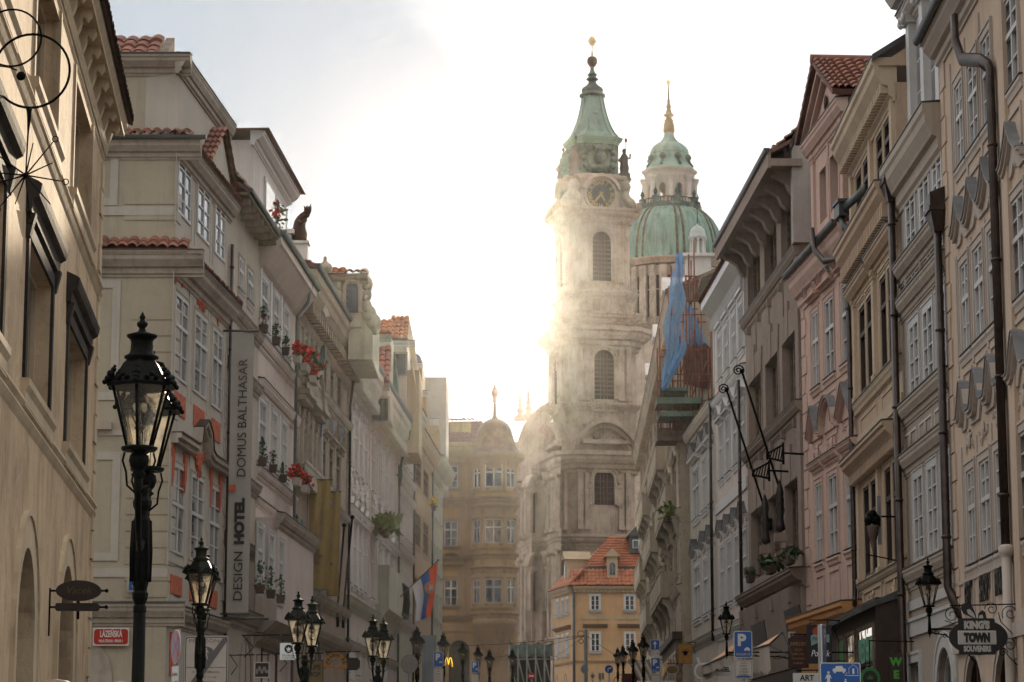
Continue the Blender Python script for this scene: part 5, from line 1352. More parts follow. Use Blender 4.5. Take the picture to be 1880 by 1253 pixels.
 # scrolled end brackets and pipes
 f.pipe(xm - .05, 0, Z(583, 660), .08, 'pipeg', -.2, hopper=True); f.pipe(L - .1, -.2, Z(637, 745), .09, 'pipe', -.2, top=[(-1.0, -.9, 2.2), (-.8, -.7, 1.3), (-.2, -.2, .7)])
 # small tiled gable, then the baroque attic with volutes; both look down the street
 def cam_face(px0, px1, Y):
  q0, q1 = (azi(px0, 520) * Y, Y), (azi(px1, 520) * Y, Y); e = Facade(r, q0, q1, M['stonetrim'], 5); e.k = 1; return e
 Yg = P540[1] + 3.0; e = cam_face(562, 600, Yg); z0 = zt + .6; z1, z2 = e.Z(580, 528), e.Z(580, 490)
 b = MB(); b.box(.1, e.L - .1, 0, 4, z0, z1); b.prism([(.1, z1), (e.L - .1, z1), (e.L * .65, z1 + .7)], 'y', 0, 4); e.put(b, 'gable_wall', M['brownorn'])
 e.tiles(-.1, e.L * .72, -.3, z1 - .1, 1.0, z2, 'tile'); b = MB(); b.ribbon([(e.L * 1.25, z0 - .8), (e.L * .98, z1 - .5), (e.L * .72, z2)], .14, -.35, .0); b.ribbon([(e.L * 1.12, z0 - .8), (e.L * .88, z1 - .6), (e.L * .66, z2 - .2)], .06, -.3, .0); e.put(b, 'raking_cornice', M['whitepink'])
 Yg = P540[1] + 8.5; e = cam_face(572, 664, Yg); z0 = zt + .5; z1, z2 = e.Z(620, 512), e.Z(620, 481)
 b = MB(); b.box(.1, e.L, 0, 5, z0, z1); e.put(b, 'attic_gable', M['stonetrim']); e.cornice(z1 + .1, .3, .25, 'stonetrim', 0, e.L + .2)
 e.tiles(-.2, e.L * .66, -.3, z1 + .05, 1.2, z2, 'tileb'); e.tiles(e.L * .66, e.L + .15, -.3, z1 + .1, 1.4, z2 - .05, 'tiled')
 b = MB(); m = e.L * .82; hz = z1 - z0; b.prism([(m - .18, z0 + hz * .3), (m + .18, z0 + hz * .3)] + [(m + .18 * math.cos(t), z0 + hz * .8 + .18 * math.sin(t)) for t in [PI * i / 8 for i in range(9)]], 'y', -.05, .02); w_ = e.put(b, 'attic_window', M['glassd'])
 b = MB(); b.ribbon([(m - .2, z0 + hz * .3), (m - .2, z0 + hz * .8)] + arc_pts(m - .2, m + .2, z0 + hz * .8, z0 + hz * .8 + .2) + [(m + .2, z0 + hz * .3)], .1, -.14, 0); e.put(b, 'surround', M['stonetrim'], w_)
 for k in range(4): e.ornament(e.L * .55, z0 + hz * (.2 + .22 * k), .5, .6, 'stonetrim', .2, 16, seed=k + 60)
 for k,(dx,py,rr_) in enumerate(((.06,500,.13),(.10,520,.20),(.08,540,.18),(.12,560,.16),(.22,575,.2),(.36,590,.2),(.42,602,.14))):
  b = MB(); b.ball((e.L + dx, .2, e.Z(665, py)), rr_ * 1.25, sz=1.15, n=9, m=6); b.tube([(e.L + dx - .1, .15, e.Z(665, py)), (e.L + dx + .1, .0, e.Z(665, py + 6)), (e.L + dx, -.05, e.Z(665, py + 12))], .06, 5); e.put(b, 'volute', M['stonetrim'])
 b = MB(); b.box(e.L - .4, e.L + .35, .1, 4, z0 - 1, e.Z(665, 570)); e.put(b, 'volute_wall', M['stonetrim'])
 ux = e.S(598, 500); b = MB(); b.lathe([(.05, 0), (.20, .05), (.24, .18), (.2, .3), (.08, .38), (.05, .45), (.07, .5), (0, .58)], (ux, -.3, z2 - .45), 10); e.put(b, 'urn', M['stonetrim'])
 return f
brownornf = brown_ornate()
def white_ornate():
 r = house('townhouse', P640, P735, 'off-white house covered in stucco garlands, dark downpipe on its near edge', group='houses on the left of the street')
 f = Facade(r, P640, P735, M['whiteorn'], 8); S, Z = f.S, f.Z; L = f.L
 kw = dict(frame='white', nv=1, bars=(.66,), sill=.12, trim='whitewall', tw=.12, tp=.08, reveal=.16, fw=.05)
 xs = []
 for (a, c) in ((639, 644), (649, 655), (659, 664), (668, 673)): xs.append((S(a, 800), S(c, 800)))
 for (a, c) in ((683, 688), (696, 701), (706, 711), (716, 721)): xs.append((S(a, 850), S(c, 850)))
 xs[0] = (xs[0][0] + .25, xs[0][1] + .15)
 z3 = (Z(652, 868), Z(652, 770)); z2 = (Z(652, 1078), Z(652, 968)); z1 = (Z(652, 1240), Z(652, 1175))
 f.rowx(xs, *z3, hood='wave', hh=.5, hp=.25, **kw); f.rowx(xs, *z2, hood='tri', hh=.55, hp=.35, **kw)
 f.rowx(xs[::2], z1[0], z1[1], **kw)
 for i in range(len(xs) + 1):
  xx = (xs[i - 1][1] + xs[i][0]) / 2 if 0 < i < len(xs) else (.14 if i == 0 else L - .14)
  f.pilaster(xx - .13, xx + .13, z3[0] - .1, z3[1] + .9, .12, 'whitewall'); f.pilaster(xx - .13, xx + .13, z2[0] - .1, z2[1] + .9, .12, 'whitewall')
 for i, (a, c) in enumerate(xs):
  m = (a + c) / 2; f.ornament(m, z3[1] + 1.0, 1.7, .9, 'whitewall', .25, 22, seed=i + 7); f.ornament(m, z2[1] + 1.25, 1.8, 1.0, 'whitewall', .35, 24, seed=i + 27); f.ornament(m, z3[0] - .8, 1.5, .7, 'whitewall', .2, 16, seed=i + 47)
 f.cornice(z3[0] - 1.3, .35, .4, 'whitewall'); f.cornice(z2[0] - .5, .4, .45, 'greenwhite'); f.cornice(z2[0] - 1.9, .3, .3, 'greenwhite'); f.cornice(z3[1] + 1.7, .35, .35, 'whitewall')
 f.quoins(.02, -1, z2[0] - 2, .5, (L * .15, L * .14), .06, 'whitewall', name='rustication')
 zt = Z(652, 702)
 f.wall(zt + .5); f.cornice(zt + .7, 1.6, 1.3, 'whiteorn', dent=(.4, .2, .3, 1.0)); f.gutter(zt + .85, 1.2, 0, L + .2, .14)
 f.tiles(0, L, -1.2, zt + .75, 1.5, zt + 1.4, 'tiled')
 for px0, px1, y0_, y1_, dY, m_ in ((686, 719, 612, 580, 14, 'tileb'), (716, 749, 622, 573, 17, 'tileb'), (684, 716, 700, 628, 6, 'tile')):
  Yg = P640[1] + dY; e = Facade(r, (azi(px0, 600) * Yg, Yg), (azi(px1, 600) * Yg, Yg), M['greenwhite'], 5); e.k = 1
  z1, z2 = e.Z(px0, y0_), e.Z(px0, y1_); b = MB(); b.box(.05, e.L - .05, 0, 4, zt - .5, z1); e.put(b, 'attic_wall', M['whiteorn']); e.cornice(z1 - .05, .3, .18, 'stonetrim', 0, e.L)
  for q in (.3, .68):
   b = MB(); xq = e.L * q; b.box(xq - .22, xq + .22, -.05, 0, z1 - 1.5, z1 - .55); wq = e.put(b, 'attic_window', M['stonetrim']); b = MB(); b.box(xq - .15, xq + .15, -.07, -.05, z1 - 1.42, z1 - .63); e.put(b, 'pane', M['glassd'], wq)
  e.tiles(0, e.L, -.25, z1 - .05, 1.1, z2, m_, cw=.2, rl=.3)
  if dY == 17: b = MB(); b.add([(e.L, -.25, z1 - .1), (e.L, 1.1, z2), (e.L + .5, 1.5, z1 - 1.6), (e.L + .5, .6, z1 - 3.0)], [(0, 1, 2, 3)]); b.box(e.L - .1, e.L + .45, .4, 4, zt - .5, z1 - 1.2); e.put(b, 'attic_gable', M['sand']); e.cornice(z1 - .1, .25, .2, 'whitewall', 0, e.L + .3)
 # green copper-clad corner dormer
 xd = S(724, 700); zd_ = Z(722, 642); b = MB(); b.loft([[(xd - .5, -.6, zt + .6), (xd + .5, -.6, zt + .6), (xd + .5, 1, zt + .6), (xd - .5, 1, zt + .6)], [(xd - .25, -.3, (zt + zd_) / 2 + .5), (xd + .3, -.3, (zt + zd_) / 2 + .5), (xd + .3, 1, (zt + zd_) / 2 + .5), (xd - .25, 1, (zt + zd_) / 2 + .5)], [(xd, 0, zd_), (xd + .05, 0, zd_), (xd + .05, .3, zd_), (xd, .3, zd_)]]); f.put(b, 'dormer', M['copperdark'])
 # corner bay with a little iron balcony low down
 x0, x1 = S(690, 1090), S(718, 1090); zb = Z(700, 1125); b = MB(); b.box(x0, x1, -1.0, 0, zb, zb + 1.6); b.prism([(-1.0, zb), (0, zb), (0, zb - .8), (-.5, zb - .3)], 'x', x0, x1); f.put(b, 'bay', M['greenwhite'])
 b = MB(); x0, x1 = S(715, 1100), L; b.box(x0, x1, -1.1, 0, zb + .1, zb + .22)
 x = x0
 while x < x1: b.tube([(x, -1.05, zb + .2), (x, -1.15, zb + .7), (x, -1.05, zb + 1.3)], .02, 4); x += .16
 b.box(x0, x1, -1.1, -1.04, zb + 1.28, zb + 1.34); f.put(b, 'iron_balcony', M['iron'])
 f.pipe(L - .05, 0, Z(728, 880), .09, 'copperdark', -.2, hopper=True, top=[(-1.0, -1.1, 2.4), (-.8, -.9, 1.4), (-.1, -.2, .8)])
 return f
whiteornf = white_ornate()
def pale_green():
 r = house('townhouse', P735, P760, 'slim pale green house with closely set windows behind the small iron balcony', group='houses on the left of the street')
 f = Facade(r, P735, P760, M['greenwhite'], 8); S, Z = f.S, f.Z; L = f.L
 kw = dict(frame='white', nv=1, bars=(.66,), sill=.12, trim='whitewall', tw=.12, tp=.08, reveal=.2)
 n = 4; xs = [(L * (k + .28) / n, L * (k + .72) / n) for k in range(n)]
 for y0, y1 in ((852, 780), (985, 925), (1120, 1055)): f.rowx(xs, Z(740, y0), Z(740, y1), **kw)
 for y in (870, 905, 1010, 1140): f.cornice(Z(740, y), .4, .4, 'whitewall')
 zt = Z(740, 765); f.wall(zt + .4); f.cornice(zt + .6, 1.2, 1.3, 'greenwhite'); f.tiles(-.1, L, -1.3, zt + .6, 1.5, zt + 1.3, 'tiled')
 f.pipe(L - .05, 0, zt, .09, 'pipe', -.2)
 return f
palegreenf = pale_green()
def sand_house():
 r = house('townhouse', P760, P790, 'plain sand-coloured house with small gridded windows behind the tricolour flag', group='houses on the left of the street')
 f = Facade(r, P760, P790, M['sand'], 8); S, Z = f.S, f.Z; L = f.L
 kw = dict(frame='timber', nv=2, bars=(.66,), fine=(.33,), sill=.1, trim='sand', tw=.14, tp=.04, reveal=.2)
 xs = [(S(760, 870), S(772, 870)), (S(777, 880), S(786, 880))]
 for y0, y1 in ((895, 845), (1005, 945), (1120, 1065)): f.rowx(xs, Z(768, y0), Z(768, y1), **kw)
 zt = Z(768, 820); f.wall(zt + .3); f.cornice(zt + .5, .9, .9, 'sand'); f.tiles(-.1, L, -.9, zt + .5, 1.5, zt + 1.2, 'tiled')
 # tall stepped gable with windows
 e = cam_face(r, 746, 783, P760[1] + 2, M['sand']); z0, z1, z2, z3 = zt + .3, e.Z(765, 722), e.Z(765, 670), e.Z(765, 649); w = e.L
 b = MB(); b.box(0, w, 0, 5, z0, z1); e.put(b, 'attic_gable', M['sand']); b = MB(); b.box(w * .12, w * .80, .1, 4, z1, z2); e.put(b, 'upper_gable', M['sand'])
 for xa in (.15, .42, .70):
  b = MB(); b.box(w * xa, w * (xa + .12), -.03, 0, z0 + (z1 - z0) * .35, z0 + (z1 - z0) * .8); e.put(b, 'attic_window', M['glassd'])
 for xa in (.3, .56):
  b = MB(); b.box(w * xa, w * (xa + .09), .07, .1, z1 + (z2 - z1) * .3, z1 + (z2 - z1) * .85); e.put(b, 'attic_window', M['glassd'])
 e.cornice(z1 + .08, .25, .2, 'whitewall', -.1, w + .1); e.cornice(z2 + .08, .22, .2, 'whitewall', w * .08, w * .84, y=.1)
 b = MB(); ap = arc_pts(w * .12, w * .80, z2 + .05, z3); b.strip(ap, [(p_[0], z2 + .05) for p_ in ap], .1, 4); e.put(b, 'gable_cap', M['sheetl'])
 f.pipe(L - .05, 0, zt, .09, 'pipe', -.2)
 return f
sandf = sand_house()
def end_house():
 r = house('townhouse', P790, P815, 'grey-green last house of the left row with a yellow flower pot', group='houses on the left of the street')
 f = Facade(r, P790, P815, M['greenwhite'], 8); S, Z = f.S, f.Z; L = f.L
 kw = dict(frame='white', nv=1, bars=(.66,), sill=.12, trim='greenwhite', tw=.12, tp=.05, reveal=.2)
 xs = [(L * (k + .28) / 4, L * (k + .66) / 4) for k in range(4)]
 for y0, y1 in ((955, 905), (1055, 1005), (1140, 1095)): f.rowx(xs, Z(800, y0), Z(800, y1), **kw)
 zt = Z(800, 872); f.wall(zt + .3); f.cornice(zt + .6, 1.0, 1.3, 'greenwhite'); f.slab(-.1, L, -1.3, zt + .6, 1.5, zt + 1.1, .1, 'sheetl')
 # blank firewall block standing up behind, and a small attic
 e = cam_face(r, 779, 820, P815[1] + .5, M['firewall']); b = MB(); b.box(0, e.L, 0, 5, zt, e.Z(800, 693)); e.put(b, 'chimney_wall', M['firewall'])
 e = cam_face(r, 776, 806, P790[1] + 1.0, M['sand']); b = MB(); b.box(0, e.L, 0, 4, zt, e.Z(800, 778)); e.put(b, 'attic_wall', M['sand']); e.cornice(e.Z(800, 770), .3, .2, 'whitewall')
 return f
endf = end_house()
M['mustcopper'] = plain('brown_copper', (.20, .12, .07), .6, .2, var=.3, scale=1.5)
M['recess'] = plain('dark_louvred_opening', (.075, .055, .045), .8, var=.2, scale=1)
M['timberchurch'] = plain('weathered_louvres', (.16, .11, .08), .8, var=.2)
M['dial'] = plain('black_dial', (.05, .035, .03), .6, var=.3, scale=2)
M['golddull'] = plain('dull_gilding', (.36, .25, .11), .6, .1, var=.15)
M['statuestone'] = stucco('dark_statue_stone', (.15, .13, .105), .5)
M['brownball'] = plain('browned_copper_ball', (.13, .07, .045), .5, .3, var=.2, scale=2)
M['lanternstone'] = stucco('lantern_stone', (.50, .44, .38), .4)
M['sheetwhite'] = plain('pale_sheet_dome', (.42, .45, .44), .5, var=.1)
Facade.k = 1.0
def oriel_house():
 Y = 165.0
 P0 = (azi(785, 1000) * Y, Y); P1 = (azi(946, 1000) * Y, Y)
 r = house('townhouse', P0, P1, 'mustard corner house with round domed oriel tower closing the view on the left')
 f = Facade(r, P0, P1, M['mustard'], 10); S, Z = f.S, f.Z; L = f.L
 kw = dict(frame='stonetrim', nv=1, bars=(.66,), fine=(.33,), sill=.2, trim='mustard_trim', tw=.22, tp=.10, reveal=.3, fw=.08, pane='glassb')
 x0, x1 = S(816, 900), S(841, 900)
 for i, (y0, y1, h) in enumerate(((897, 855, None), (1004, 957, 'ogee'), (1113, 1064, 'seg'))):
  f.window(x0, x1, Z(828, y0), Z(828, y1), hood=h, hh=.7, hp=.5, gap=.8, **kw)
 zt = Z(830, 842)
 for y in (915, 1022, 1132): f.cornice(Z(830, y), .4, .35, 'mustard_trim')
 f.band(Z(830, 1160), Z(830, 1150), .12, 'mustard_trim')
 for a in (843, 858): f.band(Z(830, 1140), zt - .2, .15, 'mustard_trim', S(a, 900), S(a, 900) + .42, 'lesene')
 f.cornice(zt + 1.0, 1.5, .9, 'mustard_trim', x1=S(880, 900))
 f.tiles(-.5, S(885, 900), -.9, zt + 1.05, 3.5, Z(830, 775, -3.5), 'tiled', cw=.3)
 b = MB(); b.box(S(826, 780), S(864, 780), .8, 6, zt + .8, Z(845, 772)); f.put(b, 'attic_block', M['mustard'])
 f.tiles(S(822, 780), S(870, 780), .3, Z(845, 772), 2.4, Z(845, 762), 'tiled', cw=.3)
 # arch of the passage with the burger sign
 xa, xb = S(824, 1200), S(862, 1200)
 f.window(xa, xb, -1, Z(843, 1176), arch=True, pane='glassd', frame='darkbrown', trim='mustard_trim', tw=.4, tp=.15, sill=0, reveal=1.0, bars=(), nv=0, name='archway')
 f.wall(zt + .4)
 f.band(-1, Z(900, 1160), .02, 'mustard_trim', S(868, 1200), S(938, 1200), 'ground_wall')
 # round oriel
 cx, R_ = S(908, 1000), (S(947, 1000) - S(869, 1000)) / 2
 zb, ze = Z(905, 1145, R_), Z(905, 843, R_)
 cyo = -.0
 b = MB(); n = 24
 def ring(r, z, a0=0.0): return (r, z)
 levels = [(zb, R_ * .98)]
 prof = [(.15,zb - 2.6),(.4,zb - 2.3),(R_ * .55,zb - 1.4),(R_ * .72,zb - .9),(R_ * .98,zb - .15),(R_ * 1.06,zb),(R_ * 1.06,zb + .3),(R_,zb + .4)]
 b.lathe(prof, (cx, cyo, 0), n); f.put(b, 'oriel_base', M['mustard_trim'])
 ops = []
 # eight-sided drum, storeys: parapet / window band
 b = MB(); b.lathe([(R_, zb + .3), (R_, ze)], (cx, cyo, 0), 12, a0=PI / 12, smooth=False); f.put(b, 'oriel_wall', M['mustard'])
 for (y0, y1) in ((895, 853), (998, 953), (1108, 1063)):
  z0, z1 = Z(905, y0, R_), Z(905, y1, R_)
  for k, da in enumerate((-52, -2, 46)):
   a = math.radians(-90 + da); w = (.78, 1.15, .78)[k]
   b = MB(); fr = MB(); d = R_ * math.cos(PI / 12) + .02
   # local frame tangent to the drum
   ca, sa = math.cos(a), math.sin(a)
   def T(x, y, z): return (cx + ca * (d + y) - sa * x, cyo + sa * (d + y) + ca * x, z)
   def bx(mb, xa_, xb_, ya_, yb_, za_, zb__):
    mb.add([T(x,y,z) for z in (za_,zb__) for y in (ya_,yb_) for x in (xa_,xb_)],[(0,1,3,2),(4,6,7,5),(0,4,5,1),(1,5,7,3),(3,7,6,2),(2,6,4,0)])
   bx(fr,-w / 2,-w / 2 + .07,0,.08,z0,z1); bx(fr,w / 2 - .07,w / 2,0,.08,z0,z1); bx(fr,-w / 2,w / 2,0,.08,z0,z0 + .08); bx(fr,-w / 2,w / 2,0,.08,z1 - .08,z1); bx(fr,-.05,.05,0,.1,z0,z1); zz = z0 + (z1 - z0) * .66; bx(fr,-w / 2,w / 2,0,.1,zz - .05,zz + .05)
   wo = f.put(fr, 'window', M['stonetrim'])
   bx(b, -w / 2 + .02, w / 2 - .02, 0, .03, z0 + .02, z1 - .02); f.put(b, 'pane', M['glassb'], wo)
   b = MB()
   for q in (-1, 1): bx(b, q * (w / 2 + .1) - .1, q * (w / 2 + .1) + .1, 0, .14, z0 - .2, z1 + .1)
   bx(b, -w / 2 - .2, w / 2 + .2, 0, .16, z1 + .1, z1 + .3); bx(b, -w / 2 - .2, w / 2 + .2, 0, .2, z0 - .3, z0 - .2); f.put(b, 'surround', M['mustard_trim'], wo)
   b = MB()
   if z0 > zb + 2:
    bx(b, -w / 2, w / 2, 0, .06, z0 - 1.9, z0 - 1.1); f.put(b, 'wall_panel', M['mustard_trim'])
 for y in (912, 927, 1016, 1040, 1125):
  z = Z(905, y, R_); b = MB(); b.lathe([(R_, z - .35), (R_ + .10, z - .3), (R_ + .12, z - .15), (R_ + .28, z - .05), (R_ + .28, z + .05), (R_, z + .12)], (cx, cyo, 0), 12, a0=PI / 12, smooth=False); f.put(b, 'string_course', M['mustard_trim'])
 zc = Z(905, 838, R_)
 b = MB(); b.lathe([(R_, zc - .9), (R_ + .12, zc - .7), (R_ + .2, zc - .3), (R_ + .55, zc - .1), (R_ + .62, zc + .15), (R_ + .5, zc + .25)], (cx, cyo, 0), 24); f.put(b, 'cornice', M['mustard_trim'])
 px2m = Y / F
 prof = [(R_ + .6, zc + .2)]
 for hw,y in ((43,826),(37,812),(33.5,800),(31,790),(26,781),(19,775),(12,771.5),(6,769),(2.8,764),(1.8,756)):
  prof.append((hw * px2m, Z(905, y)))
 b = MB(); b.lathe(prof, (cx, cyo, 0), 28); f.put(b, 'oriel_dome', M['mustcopper'])
 b = MB(); zq = Z(905, 765); h = Z(905, 725) - zq
 b.lathe([(.07 * 2, zq), (.10, zq + .2), (.09, zq + h * .6), (.06, zq + h * .62)], (cx, cyo, 0), 10)
 b.lathe([(.05,0),(.12,.1),(.13,.35),(.21,.6),(.24,.72),(.16,.92),(.08,1.1),(.03,1.3),(.02,2.0),(0,2.6)],(cx,cyo,zq + h * .60),12)
 f.put(b, 'spire', M['mustcopper'])
 return f
orielf = oriel_house()
def apricot_house():
 Y = 205.0
 P0 = (azi(1052, 1150) * Y, Y); P1 = (azi(1205, 1150) * Y, Y)
 PS = (azi(1017, 1150) * (Y + 7.5), Y + 7.5)
 r = house('townhouse', P0, P1, 'small apricot house with orange hipped roof and dormers at the foot of the church')
 f = Facade(r, P0, P1, M['houseyellow'], 9); g = Facade(r, PS, P0, M['houseyellow'], 4); S, Z = f.S, f.Z
 kw = dict(frame='white', nv=1, bars=(), fine=(.33, .66), sill=.25, trim='white', tw=.10, tp=.03, reveal=.12, fw=.09, pane='glassb')
 for (a, c) in ((1084, 1101), (1147, 1165), (1200, 1203)):
  if a > 1190: continue
  x0, x1 = S(a, 1107), S(c, 1107)
  f.window(x0, x1, Z(1095, 1121), Z(1095, 1093), **kw); f.window(x0, x1, Z(1095, 1197), Z(1095, 1162), **kw)
  m = (x0 + x1) / 2
  f.cornice(Z(1095, 1147), .28, .4, 'mustard_trim', m - 1.0, m + 1.0, name='hood');
  b = MB(); b.box(m - 1.1, m + 1.1, -.05, 0, Z(1095, 1138), Z(1095, 1131)); f.put(b, 'relief_panel', M['sand'])
 for k in range(3):
  x0 = g.L * (.16 + .25 * k); x1 = x0 + g.L * .13
  g.window(x0, x1, g.Z(1035, 1128), g.Z(1035, 1100), **kw); g.window(x0, x1, g.Z(1035, 1204), g.Z(1035, 1166), **kw)
 g.tiles(-.3, g.L + .3, -.45, zY(1078, 205) - g.base + .1, 1.0, zY(1078, 205) - g.base + 1.6, 'tileb', name='roof_hip', cw=.34, rl=.45)
 g.cornice(g.Z(1035, 1152), .3, .35, 'mustard_trim', g.L * .1, g.L * .9, name='hood')
 zt = Z(1100, 1078)
 f.band(Z(1100, 1217), Z(1100, 1213), .08, 'mustard_trim'); g.band(g.Z(1035, 1221), g.Z(1035, 1217), .08, 'mustard_trim')
 f.cornice(zt + .05, .55, .5, 'sand', dent=(.35, .18, .15, .3)); g.cornice(zt + .05, .55, .5, 'sand', dent=(.35, .18, .15, .3))
 f.wall(zt - .05, top=False); g.wall(zt - .05, top=False)
 for (a, c) in ((1020, 1027), (1036, 1047)):
  x0 = g.S(a, 1240); g.window(x0, x0 + .9, -1, g.Z(1035, 1238), arch=True, pane='glassd', frame='darkbrown', sill=0, nv=0, bars=(), name='doorway')
 f.window(S(1125, 1240), S(1160, 1240), -1, Z(1140, 1238), arch=True, pane='glassd', frame='darkbrown', sill=0, nv=0, bars=(), name='doorway')
 # double-pitched hipped roof, drawn in the front wall's frame
 zr0 = zt + .1; zr1 = Z(1100, 1043, -1.6); zr2 = Z(1100, 986, -5.2)
 sx = f.S(1010, 1080, -7.5) ;
 A = [(-.35, -.5), (f.L + 2, -.5), (f.L + 2, 9), (sx + .2, 8.2)]
 Bq = [(.9, 1.3), (f.L + 2, 1.3), (f.L + 2, 8), (sx + 2.0, 8.0)]
 Cq = [(3.2, 5.0), (f.L + 2, 5.0), (f.L + 2, 5.6), (3.6, 5.6)]
 f.tiles(-.2, f.L + 2, -.5, zr0, 1.2, zr1 - .15, 'tileb', cw=.34, rl=.45);
 b = MB()
 def hip(q0, z0, q1, z1):
  for i in (2, 3):
   j = (i + 1) % 4; b.add([(q0[i][0],q0[i][1],z0),(q0[j][0],q0[j][1],z0),(q1[j][0],q1[j][1],z1),(q1[i][0],q1[i][1],z1)],[(0,1,2,3)])
 hip(A, zr0, Bq, zr1 - .15); hip(Bq, zr1, Cq, zr2)
 f.put(b, 'roof_hip', M['tileb'])
 # front slope of the upper roof as a trapezoid of tiles
 nrow = 12
 b = MB(); rows = []
 for j in range(nrow):
  for t, l in ((j / nrow, .08), ((j + 1) / nrow, 0)): rows.append((t, l))
 K = 4; nc = 44; vs = []
 for t, l in rows:
  xl = Bq[0][0] + (Cq[0][0] - Bq[0][0]) * t; yy = Bq[0][1] + (Cq[0][1] - Bq[0][1]) * t; zz = zr1 + (zr2 - zr1) * t
  for i in range(nc * K + 1):
   x = Bq[0][0] + (f.L + 2 - Bq[0][0]) * i / (nc * K); o = .05 * abs(math.sin(PI * (i % K) / K)) + l
   vs.append((max(x, xl), yy - o * .5, zz + o))
 m = nc * K + 1; b.add(vs,[(j * m + k,j * m + k + 1,(j + 1) * m + k + 1,(j + 1) * m + k) for j in range(len(rows) - 1) for k in range(m - 1)])
 f.put(b, 'roof', M['tileb'])
 b = MB(); b.box(.8, f.L + 2, 1.15, 1.35, zr1 - .3, zr1 + .04); f.put(b, 'roof_flashing', M['sheet'])
 # dormers
 x0, x1 = S(1115, 1050), S(1134, 1050); b = MB(); b.box(x0, x1, .2, 2.5, zr0 + .6, zr0 + 2.4); b.prism([(x0 - .25, zr0 + 2.4), (x1 + .25, zr0 + 2.4), ((x0 + x1) / 2, zr0 + 3.1)], 'y', 0, 2.8); d = f.put(b, 'dormer', M['sand'])
 b = MB(); m = (x0 + x1) / 2; b.prism([(m - .22, zr0 + .9)] + [(m + .22, zr0 + .9)] + [(m + .22 * math.cos(t), zr0 + 1.7 + .22 * math.sin(t)) for t in [PI * i / 6 for i in range(7)]], 'y', .15, .2); f.put(b, 'pane', M['glassb'], d)
 x0, x1 = S(1156, 1000, -3), S(1178, 1000, -3); zd = Z(1165, 1010, -3); b = MB(); b.box(x0, x1, 2.6, 5, zd - .3, zd + 1.1); b.prism([(x0 - .25, zd + 1.1), (x1 + .25, zd + 1.1), ((x0 + x1) / 2, zd + 1.9)], 'y', 2.4, 5); d = f.put(b, 'dormer', M['sheet'])
 b = MB(); m = (x0 + x1) / 2; b.box(m - .28, m + .28, 2.5, 2.58, zd + .1, zd + .8); d2 = f.put(b, 'window', M['white'], d); b = MB(); b.box(m - .2, m + .2, 2.46, 2.5, zd + .18, zd + .72); f.put(b, 'pane', M['glassb'], d)
 gx = g.L * .55; b = MB(); zz = zr0 + .5; b.box(gx - .5, gx + .5, .1, 2, zz, zz + 1.9); b.prism([(gx - .7, zz + 1.9), (gx + .7, zz + 1.9), (gx, zz + 2.6)], 'y', -.1, 2.2); d = g.put(b, 'dormer', M['sand'])
 b = MB(); b.box(gx - .2, gx + .2, .05, .1, zz + .4, zz + 1.5); g.put(b, 'pane', M['glassb'], d)
 f.pipe(.06, -1, zt, .11, 'sheet', -.2)
 return f
apricotf = apricot_house()
